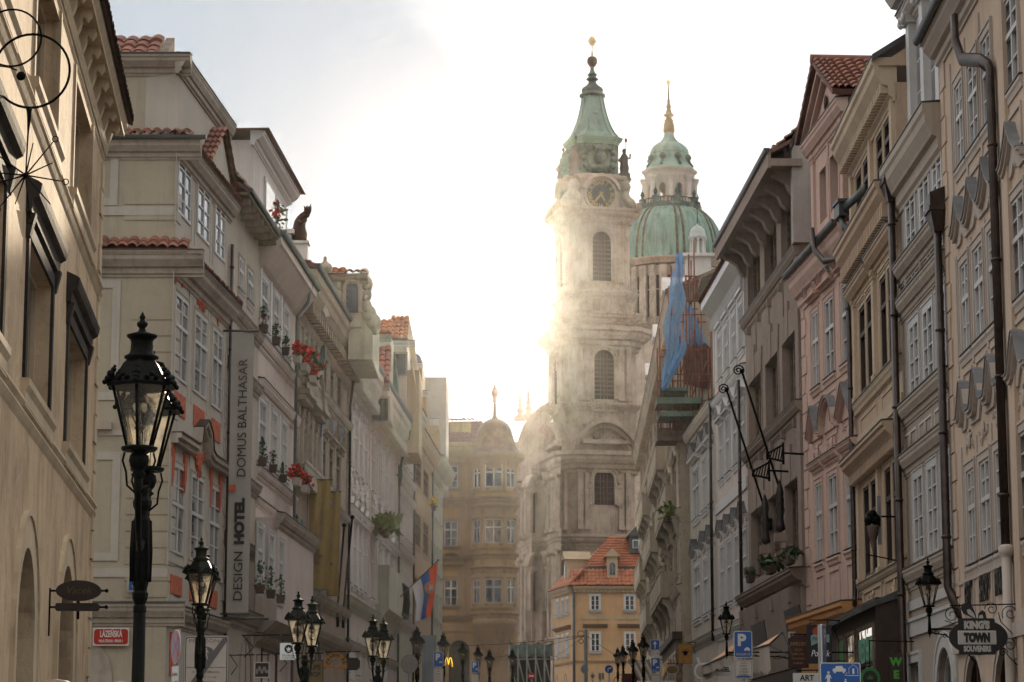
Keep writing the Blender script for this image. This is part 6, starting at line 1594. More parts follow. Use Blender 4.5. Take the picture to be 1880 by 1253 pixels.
# ------------------------------------------------------------------ the bell tower (square, turned a little)
def octring(hw, ch, z, cx=0, cy=0):
 """square of half width hw with corners cut by ch"""
 c = hw - ch
 return [(cx + x,cy + y,z) for x,y in ((-c,-hw),(c,-hw),(hw,-c),(hw,c),(c,hw),(-c,hw),(-hw,c),(-hw,-c))]
def bell_tower():
 Y = 270.0; u = Y / F          # metres per pixel
 c = at(1090, 626, Y); base = gz(Y)
 TH = math.radians(13)
 root = empty('bell_tower', (c.x, Y, base), 'tall baroque bell tower with green copper spire and black clock face', 'bell tower', rz=TH)
 def z(y): return zY(y, Y - 3.3 * min(1, max(0, (y - 195) / 60))) - base      # rows are read off the front face
 k = 1 / (math.cos(TH) + math.sin(TH))
 def H(wpx): return wpx * u / 2 * k / .985          # half width from overall pixel width
 def P(b, name, mat, parent=None): return b.build(name, mat, parent or root)
 ST = M['church']
 # --- shaft pieces: (y_top, y_bottom, width px, chamfer)
 def shaft(name, yt, yb, w, ch=.9, mat=ST):
  b = MB(); h = H(w); b.loft([octring(h, ch, z(yb)), octring(h, ch, z(yt))]); return P(b, name, mat)
 def corn(name, y, h_, w, p, ch=.9, mat=ST, par=None):
  """moulded cornice ring: top at pixel row y"""
  b = MB(); hw = H(w); zt = z(y); prof = [(0,-h_),(.12 * p,-h_),(.14 * p,-.85 * h_),(.3 * p,-.8 * h_),(.35 * p,-.62 * h_),(.62 * p,-.55 * h_),(.8 * p,-.4 * h_),(.86 * p,-.25 * h_),(p,-.2 * h_),(p,0),(-.3,.12 * h_)]
  b.loft([octring(hw + q, ch + q * .3, zt + dz) for q, dz in prof], cap=False); return P(b, name, mat, par)
 shaft('lower_shaft', 985, 1300, 160); corn('cornice', 984, 1.5, 160, 1.3)
 shaft('middle_shaft', 840, 985, 152, 1.2); corn('cornice', 832, 2.2, 158, 1.6, 1.2)
 shaft('attic_shaft', 745, 840, 158, 1.2)
 corn('cornice', 742, .8, 160, .5, 1.2)
 shaft('belfry_shaft', 615, 745, 165, 1.6); corn('cornice', 604, 2.4, 168, 1.5, 1.6)
 corn('cornice', 575, 1.2, 158, .8, 1.2); shaft('stepped_base', 530, 610, 152, 1.2); corn('cornice', 536, 1.0, 146, .7)
 shaft('upper_shaft', 392, 535, 138, .9); corn('cornice', 384, 1.5, 144, 1.0)
 shaft('clock_stage', 318, 388, 124, .9); corn('cornice', 322, .9, 124, .65)
 shaft('copper_stage', 250, 322, 100, .8, M['copperdark']); corn('cornice', 248, .8, 100, .45, .8, M['copper'])
 # --- pilasters, columns and arches on the two faces we see
 def face(i):
  """0: front (-y), 3: left (-x): returns a function mapping (x along, out, z) to tower coordinates"""
  if i == 0: return lambda x, o, zz, h: (x, -h - o, zz)
  return lambda x, o, zz, h: (-h - o, -x, zz)
 def fbox(b, fc, h, x0, x1, o0, o1, z0, z1):
  b.add([fc(x,o,zz,h) for zz in (z0,z1) for o in (o0,o1) for x in (x0,x1)],[(0,1,3,2),(4,6,7,5),(0,4,5,1),(1,5,7,3),(3,7,6,2),(2,6,4,0)])
 def fpoly(b, fc, h, pts, o0, o1):
  n = len(pts); b.add([fc(x,o,zz,h) for o in (o0,o1) for x,zz in pts],[tuple(range(n)),tuple(range(n,2 * n))[::-1]] + [(i,(i + 1) % n,n + (i + 1) % n,n + i) for i in range(n)])
 def archpts(w, z0, zt, n=12):
  a = w / 2; zs = zt - a; return [(-a,z0),(a,z0)] + [(a * math.cos(PI * i / n),zs + a * math.sin(PI * i / n)) for i in range(n + 1)]
 def band_arch(b, fc, h, w, z0, zt, th, o):
  n = 14; a = w / 2; zs = zt - a
  inn = [(-a,z0),(-a,zs)] + [(-a * math.cos(PI * i / n),zs + a * math.sin(PI * i / n)) for i in range(1,n)] + [(a,zs),(a,z0)]
  a2 = a + th; out = [(-a2,z0),(-a2,zs)] + [(-a2 * math.cos(PI * i / n),zs + a2 * math.sin(PI * i / n)) for i in range(1,n)] + [(a2,zs),(a2,z0)]
  for i in range(len(inn) - 1):
   q = [inn[i], inn[i + 1], out[i + 1], out[i]]; fpoly(b, fc, h, q, .0, o)
 def opening(fc, h, w, z0, zt, glass='glassb', louvre=False, name='window'):
  # dark recess built inwards from the face, then glass bars
  b = MB(); fpoly(b, fc, h, archpts(w, z0, zt), -.02, .03); o = P(b, name, M['recess'])
  g = MB(); a = w / 2
  nb = 10 if louvre else 5
  for i in range(1, nb):
   zz = z0 + (zt - z0 - a * .5) * i / nb; fbox(g,fc,h,-a * .97,a * .97,.03,.09,zz - .06,zz + (.10 if louvre else .0))
  for xx in (-a * .33, a * .33, 0): fbox(g, fc, h, xx - .05, xx + .05, .03, .11, z0, zt - a * .35)
  g.build('glazing_bars', M['timberchurch'], o)
  s = MB(); band_arch(s, fc, h, w, z0, zt, .38, .35); band_arch(s, fc, h, w + .6, z0 + (zt - z0) * .62, zt + .3, .2, .55)
  s.build('surround', ST, o); return o
 for i in (0, 3):
  fc = face(i)
  # middle stage: paired pilasters and an arched window
  h = H(152); e = h - 1.2
  opening(fc, h, 38 * u, z(928), z(864))
  for x0 in (-e - .35, -e + .42, e - .97, e - .2):
   b = MB(); fbox(b,fc,h,x0,x0 + .55,0,.38,z(968),z(852)); fbox(b,fc,h,x0 - .08,x0 + .63,0,.52,z(974),z(966)); fbox(b,fc,h,x0 - .1,x0 + .65,0,.6,z(843),z(840));
   for q in (-1,0,1): b.ball(fc(x0 + .27 + q * .22,.42,z(847),h),.18,sz=1.4,n=7,m=5); b.ball(fc(x0 + .27 + q * .2,.4,z(850.5),h),.14,sz=1.2,n=6,m=4)
   P(b, 'pilaster', ST)
  for q in (-1, 1): b = MB(); fbox(b, fc, h, q * 1.5 - .14, q * 1.5 + .14, 0, .42, z(930), z(898)); fbox(b, fc, h, q * 1.55 - .3, q * 1.55 + .3, 0, .5, z(898), z(892)); P(b, 'window_pier', ST)
  # scrolled hood over it
  b = MB()
  for q in (-1, 1): b.tube([fc(q * t * 1.9, .35, z(853) - .9 * t * t, h) for t in [j / 8 for j in range(9)]], .2, 6)
  b.ball(fc(0, .35, z(852), h), .45, sz=1.1); P(b, 'scroll_hood', ST)
  # entablature dentils
  b = MB(); x = -e
  while x < e: fbox(b, fc, h, x, x + .28, .9, 1.35, z(840), z(836)); x += .62
  P(b, 'dentils', ST)
  # attic with segmental pediment
  h2 = H(158); hw = h2 * .86; zs = z(812); zc = z(770)
  pts = [(-hw + 2 * hw * j / 16, zs + (zc - zs) * math.sin(PI * j / 16) ** .85) for j in range(17)]
  for th, o in ((.55, 1.1), (1.1, .55)):
   b = MB()
   for j in range(16):
    p, q = pts[j], pts[j + 1]; fpoly(b, fc, h2, [(p[0], p[1] - th), (q[0], q[1] - th), (q[0], q[1]), (p[0], p[1])], 0, o)
   P(b, 'segmental_pediment', ST)
  b = MB(); fbox(b, fc, h2, -e, e, 0, 1.0, z(818), z(811)); P(b, 'pediment_base', ST)
  b = MB(); rr = random.Random(i + 3)
  for j in range(14): b.ball(fc(rr.uniform(-2.2,2.2),.15,z(800) + rr.uniform(-.3,1.4),h2),rr.uniform(.2,.4),sz=.9,n=7,m=5)
  P(b, 'relief', ST)
  # belfry
  h3 = H(165); e3 = h3 - 1.6
  opening(fc, h3, 38 * u, z(735), z(645), louvre=True, name='belfry_window')
  for x0 in (-e3 - .5, -e3 + .3, e3 - .85, e3 - .05):
   b = MB(); fbox(b, fc, h3, x0, x0 + .55, 0, .32, z(735), z(622)); fbox(b, fc, h3, x0 - .1, x0 + .65, 0, .45, z(738), z(730)); P(b, 'pilaster', ST)
  for q in (-1, 1):
   b = MB(); fbox(b, fc, h3, q * 1.6 - .42, q * 1.6 + .42, 0, .5, z(662), z(657)); fbox(b, fc, h3, q * 1.55 - .2, q * 1.55 + .2, 0, .35, z(735), z(662)); P(b, 'window_pier', ST)
  # balustrade
  b = MB(); fbox(b,fc,h3,-1.6,1.6,.1,.35,z(744),z(742)); fbox(b,fc,h3,-1.6,1.6,.1,.35,z(757),z(755)); x = -1.5
  for j in range(9): b.lathe([(.06, 0), (.13, .2), (.07, .5), (.1, .68)], fc(-1.4 + j * .35, .22, z(755), h3), 6)
  P(b, 'balustrade', ST)
  # upper shaft
  h4 = H(138); e4 = h4 - .9
  opening(fc, h4, 36 * u, z(516), z(426), louvre=True, name='belfry_window')
  for x0 in (-e4 + .05, e4 - 1.15):
   b = MB(); fbox(b,fc,h4,x0,x0 + 1.1,0,.3,z(520),z(412)); fbox(b,fc,h4,x0 - .1,x0 + 1.2,0,.42,z(412),z(400))
   for q in range(3): b.ball(fc(x0 + .2 + q * .35, .35, z(408), h4), .25, sz=1.3, n=6, m=4)
   P(b, 'pilaster', ST)
  # clock with a moulding curving over it
  h5 = H(124); cz = z(357); rc = 27 * u
  if i == 0 or i == 3:
   b = MB(); n = 32
   def disc(b, r, o0, o1, seg=32):
    pts = [(r * math.cos(2 * PI * j / seg),cz + r * math.sin(2 * PI * j / seg)) for j in range(seg)]; fpoly(b,fc,h5,pts,o0,o1)
   disc(b, rc + .30, 0, .32); ck = P(b, 'clock', ST)
   b = MB(); disc(b, rc, .32, .36); b.build('dial', M['dial'], ck)
   b = MB()
   for j in range(12):
    a = PI / 2 - j * PI / 6
    txt = ['XII', 'I', 'II', 'III', 'IIII', 'V', 'VI', 'VII', 'VIII', 'IX', 'X', 'XI'][j]
    tb = text_mb(txt, .62, .02, .02); ca, sa = math.cos(a - PI / 2), math.sin(a - PI / 2)
    for_v = [(v[0] * ca - v[2] * sa + rc * .80 * math.cos(a), v[0] * sa + v[2] * ca + rc * .80 * math.sin(a)) for v in tb.v]
    b.add([fc(x, .39 + v[1], cz + zz, h5) for (x, zz), v in zip(for_v, tb.v)], tb.f)
   b.build('numerals', M['golddull'], ck)
   for ang, ln, nm in ((-112, .78, 'minute_hand'), (-62, .62, 'hour_hand')):
    b = MB(); a = math.radians(ang if nm == 'hour_hand' else -128); d = (math.cos(a), math.sin(a)); nn = (-d[1], d[0]); l = rc * ln
    fpoly(b,fc,h5,[(-nn[0] * .09 - d[0] * .3,cz - nn[1] * .09 - d[1] * .3),(nn[0] * .09 - d[0] * .3,cz + nn[1] * .09 - d[1] * .3),(nn[0] * .12 + d[0] * l * .7,cz + nn[1] * .12 + d[1] * l * .7),(d[0] * l,cz + d[1] * l),(-nn[0] * .12 + d[0] * l * .7,cz - nn[1] * .12 + d[1] * l * .7)],.40,.44)
    b.build(nm, M['golddull'], ck)
   b = MB(); seg = 14; r0 = rc + .32
   for j in range(seg):
    a0, a1 = PI * (.08 + .84 * j / seg), PI * (.08 + .84 * (j + 1) / seg)
    fpoly(b,fc,h5,[(r0 * math.cos(a0),cz + r0 * math.sin(a0)),(r0 * math.cos(a1),cz + r0 * math.sin(a1)),((r0 + .35) * math.cos(a1),cz + (r0 + .35) * math.sin(a1)),((r0 + .35) * math.cos(a0),cz + (r0 + .35) * math.sin(a0))],0,.85)
   P(b, 'clock_hood', ST)
   for q in (-1, 1):
    b = MB(); b.tube([fc(q * (h5 - .1), .15, z(350), h5), fc(q * (h5 - .35), .45, z(362), h5), fc(q * (h5 + .1), .9, z(374), h5), fc(q * (h5 + .7), 1.1, z(383), h5)], .5, 7, rs=[.3, .5, .6, .45]); b.ball(fc(q * (h5 + .75), 1.0, z(381), h5), .6); P(b, 'volute', ST)
  # cartouche on the copper stage
  h6 = H(100); b = MB()
  n = 20; pts = [(.0 + 1.6 * math.cos(2 * PI * j / n),z(290) + 1.35 * math.sin(2 * PI * j / n)) for j in range(n)]; fpoly(b,fc,h6,pts,0,.3)
  for j in range(16):
   a = 2 * PI * j / 16; b.ball(fc(1.65 * math.cos(a),.3,z(290) + 1.5 * math.sin(a) + .15 * math.sin(3 * a),h6),.34 + .12 * (j % 3 == 0),n=7,m=5)
  b.ball(fc(0, .6, z(290) + .1, h6), .75, sz=1.0, n=10, m=7); b.ball(fc(0, .5, z(277), h6), .6, n=8, m=6)
  P(b, 'cartouche', M['copperdark'])
 # corner statues on the clock cornice
 for sx, sy in ((1, -1), (-1, -1), (-1, 1), (1, 1)):
  b = MB(); h = H(118) ; X, Yy = sx * (h - .1), sy * (h - .1); zb = z(320)
  b.lathe([(.7,-.3),(.7,.3),(.45,.5),(.55,.9),(.42,1.6),(.5,2.1),(.34,2.4),(.18,2.6),(.24,2.85),(.2,3.05),(0,3.2)],(X,Yy,zb),9,sx=1,sy=.8)
  b.tube([(X - .3,Yy,zb + 2.2),(X - .6,Yy - .1,zb + 1.8),(X - .45,Yy - .3,zb + 1.5)],.14,5); b.tube([(X + .3,Yy,zb + 2.2),(X + .65,Yy,zb + 2.0),(X + .7,Yy,zb + 2.6)],.12,5)
  b.tube([(X + .2, Yy, zb + 3.0), (X + .2, Yy, zb + 3.9)], .05, 4); b.ball((X + .2, Yy, zb + 4.1), .16, sz=1.6)
  P(b, 'statue', M['statuestone'])
  b = MB(); b.lathe([(.9, 0), (.6, .6), (.8, 1.3), (.45, 2.0), (.7, 2.8), (.4, 3.4)], (sx * (H(124) - .2), sy * (H(124) - .2), z(385)), 8); P(b, 'corner_scroll', ST)
 # --- concave copper roof, lantern knob, ball and star
 px = lambda hw, y: (hw * u, z(y))
 b = MB(); secs = []
 for hw, y in ((52, 249), (50, 244), (44, 239), (38, 231), (32, 220), (27, 208), (23, 195), (21, 184), (20.5, 179)):
  h = H(hw * 2); secs.append(octring(h, h * .42, z(y)))
 b.loft(secs); P(b, 'spire_roof', M['copper'])
 for a in range(8):
  b = MB(); path = []
  for s_ in secs: p = s_[a]; path.append((p[0] * 1.01, p[1] * 1.01, p[2] + .02))
  b.tube(path, .10, 5); P(b, 'roof_rib', M['copper'])
 b = MB(); b.lathe([px(0, 215)] + [px(0, 215)], (0, 0, 0), 4) if False else None
 n = 16; fc = face(0); hh = H(46)
 b.ball((0, -H(52), z(211)), 8 * u, sx=1, sy=.35, sz=.8, n=12, m=6); P(b, 'roof_cartouche', M['copper'])
 b = MB(); b.lathe([px(21, 180), px(25, 178), px(25, 175), px(20, 174), px(20, 170), px(21, 166), px(18, 162), px(12, 158), px(8, 154), px(7, 150), px(10, 148), px(12, 146), px(8, 143), px(7, 140), px(10, 138), px(6, 135), px(4, 130), px(3.5, 124), px(5, 121)], (0, 0, 0), 14); P(b, 'upper_bulb', M['copperdark'])
 b = MB(); b.lathe([px(4, 124), px(6, 122), px(9.5, 117), px(10, 112), px(8.5, 107), px(5, 104.5), px(2, 103.5), px(1.2, 96), px(.5, 90)], (0, 0, 0), 14); P(b, 'ball', M['brownball'])
 b = MB(); cz = z(76)
 for j in range(12):
  a = 2 * PI * j / 12; l = (9 if j % 2 == 0 else 6.5) * u; b.tube([(0,0,cz),(math.cos(a) * l,0,cz + math.sin(a) * l * 1.15)],.05,4)
 for r_ in (3.2,6.5): b.tube([(math.cos(2 * PI * j / 16) * r_ * u,0,cz + math.sin(2 * PI * j / 16) * r_ * u * 1.15) for j in range(17)],.05,4)
 b.tube([(0, 0, z(92)), (0, 0, z(64))], .06, 5); P(b, 'star_finial', M['gold'])
bell_tower()
# ------------------------------------------------------------------ the dome and the nave
def church():
 Y = 330.0; u = Y / F; c = at(1230, 420, Y); base = gz(Y)
 root = empty('church', (c.x, Y, base), 'baroque church with big green copper dome, lantern and curving sandstone nave', 'church')
 def z(y): return zY(y, Y - (0 if y < 230 else 2.6 if y < 376 else 2.6 + 4.2 * min(1, (y - 376) / 90))) - base
 def P(b, name, mat, parent=None): return b.build(name, mat, parent or root)
 px = lambda hw, y: (hw * u, z(y))
 ST = M['church']
 b = MB(); b.lathe([px(96, 1300), px(96, 486)], (0, 0, 0), 40); P(b, 'drum', ST)
 for y, w, p, h in ((470, 98, 6, 12), (530, 97, 3, 5), (590, 97, 7, 10), (610, 100, 3, 6)):
  b = MB(); b.lathe([px(w, y + h), px(w + p * .4, y + h * .8), px(w + p * .5, y + h * .5), px(w + p, y + h * .25), px(w + p, y), px(w - 2, y - 1)], (0, 0, 0), 40); P(b, 'cornice', ST)
 for j in range(16):
  a = 2 * PI * (j + .5) / 16; b = MB(); r = 97 * u
  b.box(-.5,.5,-.45,.2,z(590),z(486)); b.box(1.0,1.8,-.35,.2,z(590),z(486)); b.box(-1.8,-1.0,-.35,.2,z(590),z(486))
  b.xf(Matrix.Rotation(a, 4, 'Z') @ Matrix.Translation((0, -r, 0))); P(b, 'drum_pilaster', ST)
  b = MB(); a2 = 2 * PI * j / 16; b.box(-.8, .8, -.12, .2, z(580), z(505)); b.xf(Matrix.Rotation(a2, 4, 'Z') @ Matrix.Translation((0, -r, 0))); P(b, 'drum_window', M['recess'])
 prof = [px(101,470),px(101,462),px(100,450),px(98.5,438),px(95,424),px(89,410),px(81,398),px(71,388.5),px(60,382),px(50,379)]
 b = MB(); b.lathe(prof, (0, 0, 0), 48); P(b, 'dome', M['copper'])
 for j in range(48):
  a = 2 * PI * (j + .5) / 48; big = j % 6 in (0, 1)
  b = MB(); b.tube([((r + .03) * math.cos(a), (r + .03) * math.sin(a), zz) for r, zz in prof], .16 if big else .05, 4); P(b, 'dome_rib', M['copperrib'] if big else M['copper'])
 # lantern gallery
 b = MB(); b.lathe([px(58, 382), px(60, 377), px(60, 374), px(50, 373)], (0, 0, 0), 32); P(b, 'gallery', M['copperdark'])
 for j in range(8):
  a = 2 * PI * (j + .0) / 8 - PI / 2 + .2; r = 53 * u
  b = MB(); X, Yy = r * math.cos(a), r * math.sin(a); b.box(X - .45, X + .45, Yy - .45, Yy + .45, z(376), z(362)); b.lathe([(.35, 0), (.15, .25), (.3, .6), (.2, .95), (.05, 1.2), (.03, 1.7), (0, 1.9)], (X, Yy, z(362)), 8); P(b, 'gallery_pedestal', M['copperdark'])
  a1 = a + 2 * PI / 8
  for kk in range(1, 6):
   t = kk / 6; ax = a + (a1 - a) * t; q = MB(); q.tube([(r * math.cos(ax) + .28 * math.cos(s_) * -math.sin(ax), r * math.sin(ax) + .28 * math.cos(s_) * math.cos(ax), z(368.5) + .34 * math.sin(s_)) for s_ in [2 * PI * i / 8 for i in range(9)]], .06, 4); P(q, 'gallery_scroll', M['golddull'] if kk == 3 else M['copperdark'])
  q = MB(); q.tube([(r * math.cos(a + (a1 - a) * i / 4), r * math.sin(a + (a1 - a) * i / 4), z(363.5)) for i in range(5)], .06, 4); P(q, 'gallery_rail', M['copperdark'])
 # lantern drum: eight piers with open arches between
 hw = 45.5; zl0, zl1 = z(374), z(322); n = 8; r = hw * u
 for j in range(n):
  a = 2 * PI * (j + .5) / n - PI / 2 ; a0 = a - PI / n; a1 = a + PI / n
  # panel with an arched hole
  p0 = Vector((r * math.cos(a0),r * math.sin(a0),0)); p1 = Vector((r * math.cos(a1),r * math.sin(a1),0)); d = (p1 - p0); wd = d.length; d.normalize(); inn = Vector((-math.cos(a),-math.sin(a),0)) * .5
  ow = wd * .34; zs = z(341); zc_ = zs + ow / 2
  b = MB()
  def q(x0, x1, z0, z1, th=1.0):
   A = p0 + d * x0; B = p0 + d * x1; b.add([tuple(A + Vector((0,0,z0))),tuple(B + Vector((0,0,z0))),tuple(B + inn + Vector((0,0,z0))),tuple(A + inn + Vector((0,0,z0))),tuple(A + Vector((0,0,z1))),tuple(B + Vector((0,0,z1))),tuple(B + inn + Vector((0,0,z1))),tuple(A + inn + Vector((0,0,z1)))],[(0,3,2,1),(4,5,6,7),(0,1,5,4),(1,2,6,5),(2,3,7,6),(3,0,4,7)])
  m0, m1 = (wd - ow) / 2, (wd + ow) / 2
  q(0, m0, zl0, zl1); q(m1, wd, zl0, zl1); q(m0, m1, zc_, zl1); q(m0, m1, zl0, z(362))
  for i in range(6):
   t0,t1 = PI * i / 6,PI * (i + 1) / 6; x0_,x1_ = wd / 2 - ow / 2 * math.cos(t0),wd / 2 - ow / 2 * math.cos(t1); zz = min(zs + ow / 2 * math.sin(t0),zs + ow / 2 * math.sin(t1)); q(x0_,x1_,zz,zc_)
  P(b, 'lantern_wall', M['lanternstone'])
  b = MB(); ca = (math.cos(a0), math.sin(a0)); b.lathe([(.42, zl0), (.42, zl1)], (ca[0] * (r + .05), ca[1] * (r + .05), 0), 6); b.lathe([(.36, zl1 - .9), (.62, zl1 - .3), (.62, zl1)], (ca[0] * (r + .1), ca[1] * (r + .1), 0), 8); P(b, 'lantern_pilaster', M['lanternstone'])
 a8 = PI / 8
 b = MB(); b.lathe([px(46, 322), px(47, 318), px(48, 314), px(51, 312), px(53, 309), px(53, 307), px(47, 306)], (0, 0, 0), 8, a0=-PI / 2, smooth=False); P(b, 'cornice', M['lanternstone'])
 b = MB(); b.lathe([px(49, 307), px(46, 303), px(40, 297), px(36, 291), px(35, 284), px(36, 277)], (0, 0, 0), 16, a0=0); P(b, 'lower_cap', M['copper'])
 for j in range(8):
  a = 2 * PI * (j + .5) / 8 - PI / 2; b = MB(); b.tube([((w_ * u + .1) * math.cos(a), (w_ * u + .1) * math.sin(a), z(y)) for w_, y in ((45, 303), (40, 297), (37, 290), (36, 283))], .22, 5); b.ball((37 * u * math.cos(a), 37 * u * math.sin(a), z(285)), .5); P(b, 'scroll_bracket', M['copperdark'])
 b = MB(); b.lathe([px(33, 280), px(37, 277), px(37, 275), px(35, 269), px(31, 263), px(24, 257.5), px(16, 253), px(12, 247), px(9.5, 240), px(8.5, 236)], (0, 0, 0), 20); P(b, 'upper_cap', M['copper'])
 for j in range(12):
  a = 2 * PI * (j + .5) / 12; b = MB(); b.tube([(w_ * u * math.cos(a), w_ * u * math.sin(a), z(y)) for w_, y in ((37, 275), (35, 269), (31, 263), (24, 257.5), (16, 253), (12, 247))], .07, 4); P(b, 'cap_rib', M['copper'])
 b = MB(); b.lathe([px(8.5, 237), px(11, 234), px(10, 229), px(8, 225), px(9, 222), px(6, 219), px(5, 216), px(9, 214), px(10, 211), px(6, 210), px(5, 205), px(3.5, 200), px(5, 197), px(4, 194), px(2.5, 190), px(3, 186), px(1.8, 182), px(1.2, 165), px(.8, 155)], (0, 0, 0), 12); P(b, 'gilded_spire', M['golddull'])
 b = MB(); cz = z(152)
 for j in range(8): a = 2 * PI * j / 8; b.tube([(0, 0, cz), (6 * u * math.cos(a), 0, cz + 8 * u * math.sin(a))], .05, 4)
 P(b, 'star_finial', M['gold'])
 # ---- nave: a curving two-storey wall to the left of the tower
 Yn = 262.0; un = Yn / F
 def W(px_, y_, Yd): p = at(px_, y_, Yd); return (p.x - c.x, p.y - Y, p.z - base)
 line = [(1030,262),(1018,263),(1012,265),(1003,268),(990,269),(976,268),(968,271),(956,276),(944,280),(925,284)]
 pts = []
 for px_, Yd in line: p = at(px_, 1000, Yd); pts.append((p.x - c.x, Yd - Y))
 def zz(y, Yd=266): return zY(y, Yd) - base
 def wallseg(name, y0, y1, out=0.0, mat=ST):
  b = MB(); vs = []; n = len(pts)
  for (x, yy) in pts: vs += [(x, yy - out, zz(y1)), (x, yy - out, zz(y0))]
  vs2 = [(v[0], v[1] + 6, v[2]) for v in vs]; m = len(vs)
  b.add(vs + vs2,[(2 * i,2 * i + 2,2 * i + 3,2 * i + 1) for i in range(n - 1)] + [(2 * i + 1,2 * i + 3,m + 2 * i + 3,m + 2 * i + 1) for i in range(n - 1)] + [(2 * i,m + 2 * i,m + 2 * i + 2,2 * i + 2) for i in range(n - 1)] + [(0,1,m + 1,m),(m - 2,2 * m - 2,2 * m - 1,m - 1)])
  return P(b, name, mat)
 wallseg('nave_wall', 862, 1300)
 for y0, y1, o in ((985, 993, 1.4), (993, 1000, .9), (1000, 1010, .4), (850, 858, 1.6), (858, 866, 1.0), (866, 880, .45), (1010, 1016, .7), (1180, 1190, .5)): wallseg('nave_cornice', y0, y1, o)
 def onwall(t):
  """point and outward direction at fraction t of the wall line"""
  n = len(pts) - 1; k = min(int(t * n),n - 1); q = t * n - k; a,b_ = Vector((*pts[k],0)),Vector((*pts[k + 1],0)); p = a.lerp(b_,q); d = (a - b_).normalized(); return p,d
 for t in (.06, .17, .38, .47, .60, .69, .83, .93):
  p, d = onwall(t); ang = math.atan2(d.y, d.x)
  for y0, y1 in ((878, 983), (1015, 1180)):
   b = MB(); b.box(-.45,.45,-.55,.1,zz(y1),zz(y0 + 7)); b.box(-.6,.6,-.8,.1,zz(y1),zz(y1 - 7)); b.box(-.6,.6,-.75,.1,zz(y0 + 2),zz(y0))
   for q in (-.35, 0, .35): b.ball((q, -.6, zz(y0 + 5)), .3, sz=1.2, n=7, m=5)
   b.xf(Matrix.Translation(p) @ Matrix.Rotation(ang, 4, 'Z')); P(b, 'nave_pilaster', ST)
 for t, w in ((.28, 1.3), (.54, 1.1), (.76, 1.0)):
  p, d = onwall(t); ang = math.atan2(d.y, d.x)
  for y0, y1 in ((900, 975), (1045, 1120)):
   b = MB(); a = w / 2; zt_ = zz(y0); pts_ = [(-a,zz(y1)),(a,zz(y1))] + [(a * math.cos(PI * i / 8),zt_ - a + a * math.sin(PI * i / 8)) for i in range(9)]
   b.prism(pts_, 'y', -.06, .05); b.xf(Matrix.Translation(p) @ Matrix.Rotation(ang, 4, 'Z')); wi = P(b, 'nave_window', M['recess'])
   b = MB(); b.ribbon([(-a, zz(y1)), (-a, zt_ - a)] + arc_pts(-a, a, zt_ - a, zt_) + [(a, zt_ - a), (a, zz(y1))], .4, -.5, 0); b.ribbon(arc_pts(-a - .9, a + .9, zt_ + .3, zt_ + 1.6), .35, -.9, 0); b.xf(Matrix.Translation(p) @ Matrix.Rotation(ang, 4, 'Z')); b.build('surround', ST, wi)
 # curved attic gable and pinnacles over the nave
 b = MB(); top = [(948, 882), (952, 850), (960, 810), (968, 788), (980, 770), (996, 756), (1010, 748)]
 tp = [W(x, y, 272) for x, y in top]; bt = [(p[0], p[1], zz(872)) for p in tp]
 b.strip([(p[0], p[2]) for p in tp], [(p[0], p[2]) for p in bt], tp[0][1], tp[0][1] + 3); P(b, 'curved_gable', ST)
 b = MB(); b.ribbon([(p[0], p[2]) for p in tp], .5, tp[0][1] - .9, tp[0][1] + .5); b.ribbon([(p[0] + 1.1, p[2] - .9) for p in tp[1:]], .3, tp[0][1] - .4, tp[0][1]); P(b, 'gable_moulding', ST)
 q = W(944, 780, 285); b = MB(); q1 = W(985, 770, 285); b.box(q[0], q1[0], q[1], q[1] + 4, zz(900), zz(772)); b.box(q[0] - .9, q1[0], q[1] - .4, q[1] + 4, zz(776), zz(770)); P(b, 'attic_block', ST)
 b = MB(); b.box(q[0] + 1, q[0] + 2.0, q[1] - .05, q[1], zz(812), zz(796)); P(b, 'attic_window', M['recess'])
 for x, yb, yt in ((955, 772, 725), (970, 770, 717)):
  p = W(x, yb, 284); h = (yb - yt) * 284 / F
  b = MB(); b.lathe([(.75, 0), (.75, h * .12), (.4, h * .2), (.25, h * .28), (.42, h * .38), (.2, h * .5), (.3, h * .6), (.14, h * .7), (.24, h * .8), (.14, h * .86), (.2, h * .95), (0, h)], (p[0], p[1], p[2]), 10); P(b, 'pinnacle', ST)
church_mats = M['copperrib'] = plain('browned_copper_rib', (.17, .15, .09), .6, var=.3, scale=2)
church()
def turret():
 Y = 150.0; u = Y / F; p = at(1281, 470, Y)
 r = empty('roof_turret', (p.x, Y, p.z - 1.2), 'small pale domed turret on columns above the scaffolded roof', 'turret')
 b = MB(); b.box(-.75, .75, -.75, .75, -9.0, 1.2); b.box(-.95, .95, -.95, .95, 1.0, 1.2); b.build('base', M['whitewall'], r)
 for j in range(8):
  a = 2 * PI * j / 8; b = MB(); b.lathe([(.08, 1.2), (.06, 2.1), (.1, 2.2)], (.42 * math.cos(a), .42 * math.sin(a), 0), 6); b.build('column', M['whitewall'], r)
 b = MB(); b.lathe([(.5, 2.2), (.58, 2.28), (.58, 2.36), (.5, 2.42), (.48, 2.6), (.4, 2.85), (.24, 3.02), (.06, 3.1), (.03, 3.2)], (0, 0, 0), 16); b.build('dome', M['sheetwhite'], r)
 b = MB(); b.tube([(0, 0, 3.1), (0, 0, 4.6)], .025, 5); b.tube([(.16 * math.cos(t), 0, 4.35 + .2 * math.sin(t)) for t in [2 * PI * i / 12 for i in range(13)]], .02, 4); b.build('finial', M['pipe'], r)
turret()
M['mantle'] = plain('white_gas_mantle', (.75, .66, .5), .6, var=.05)
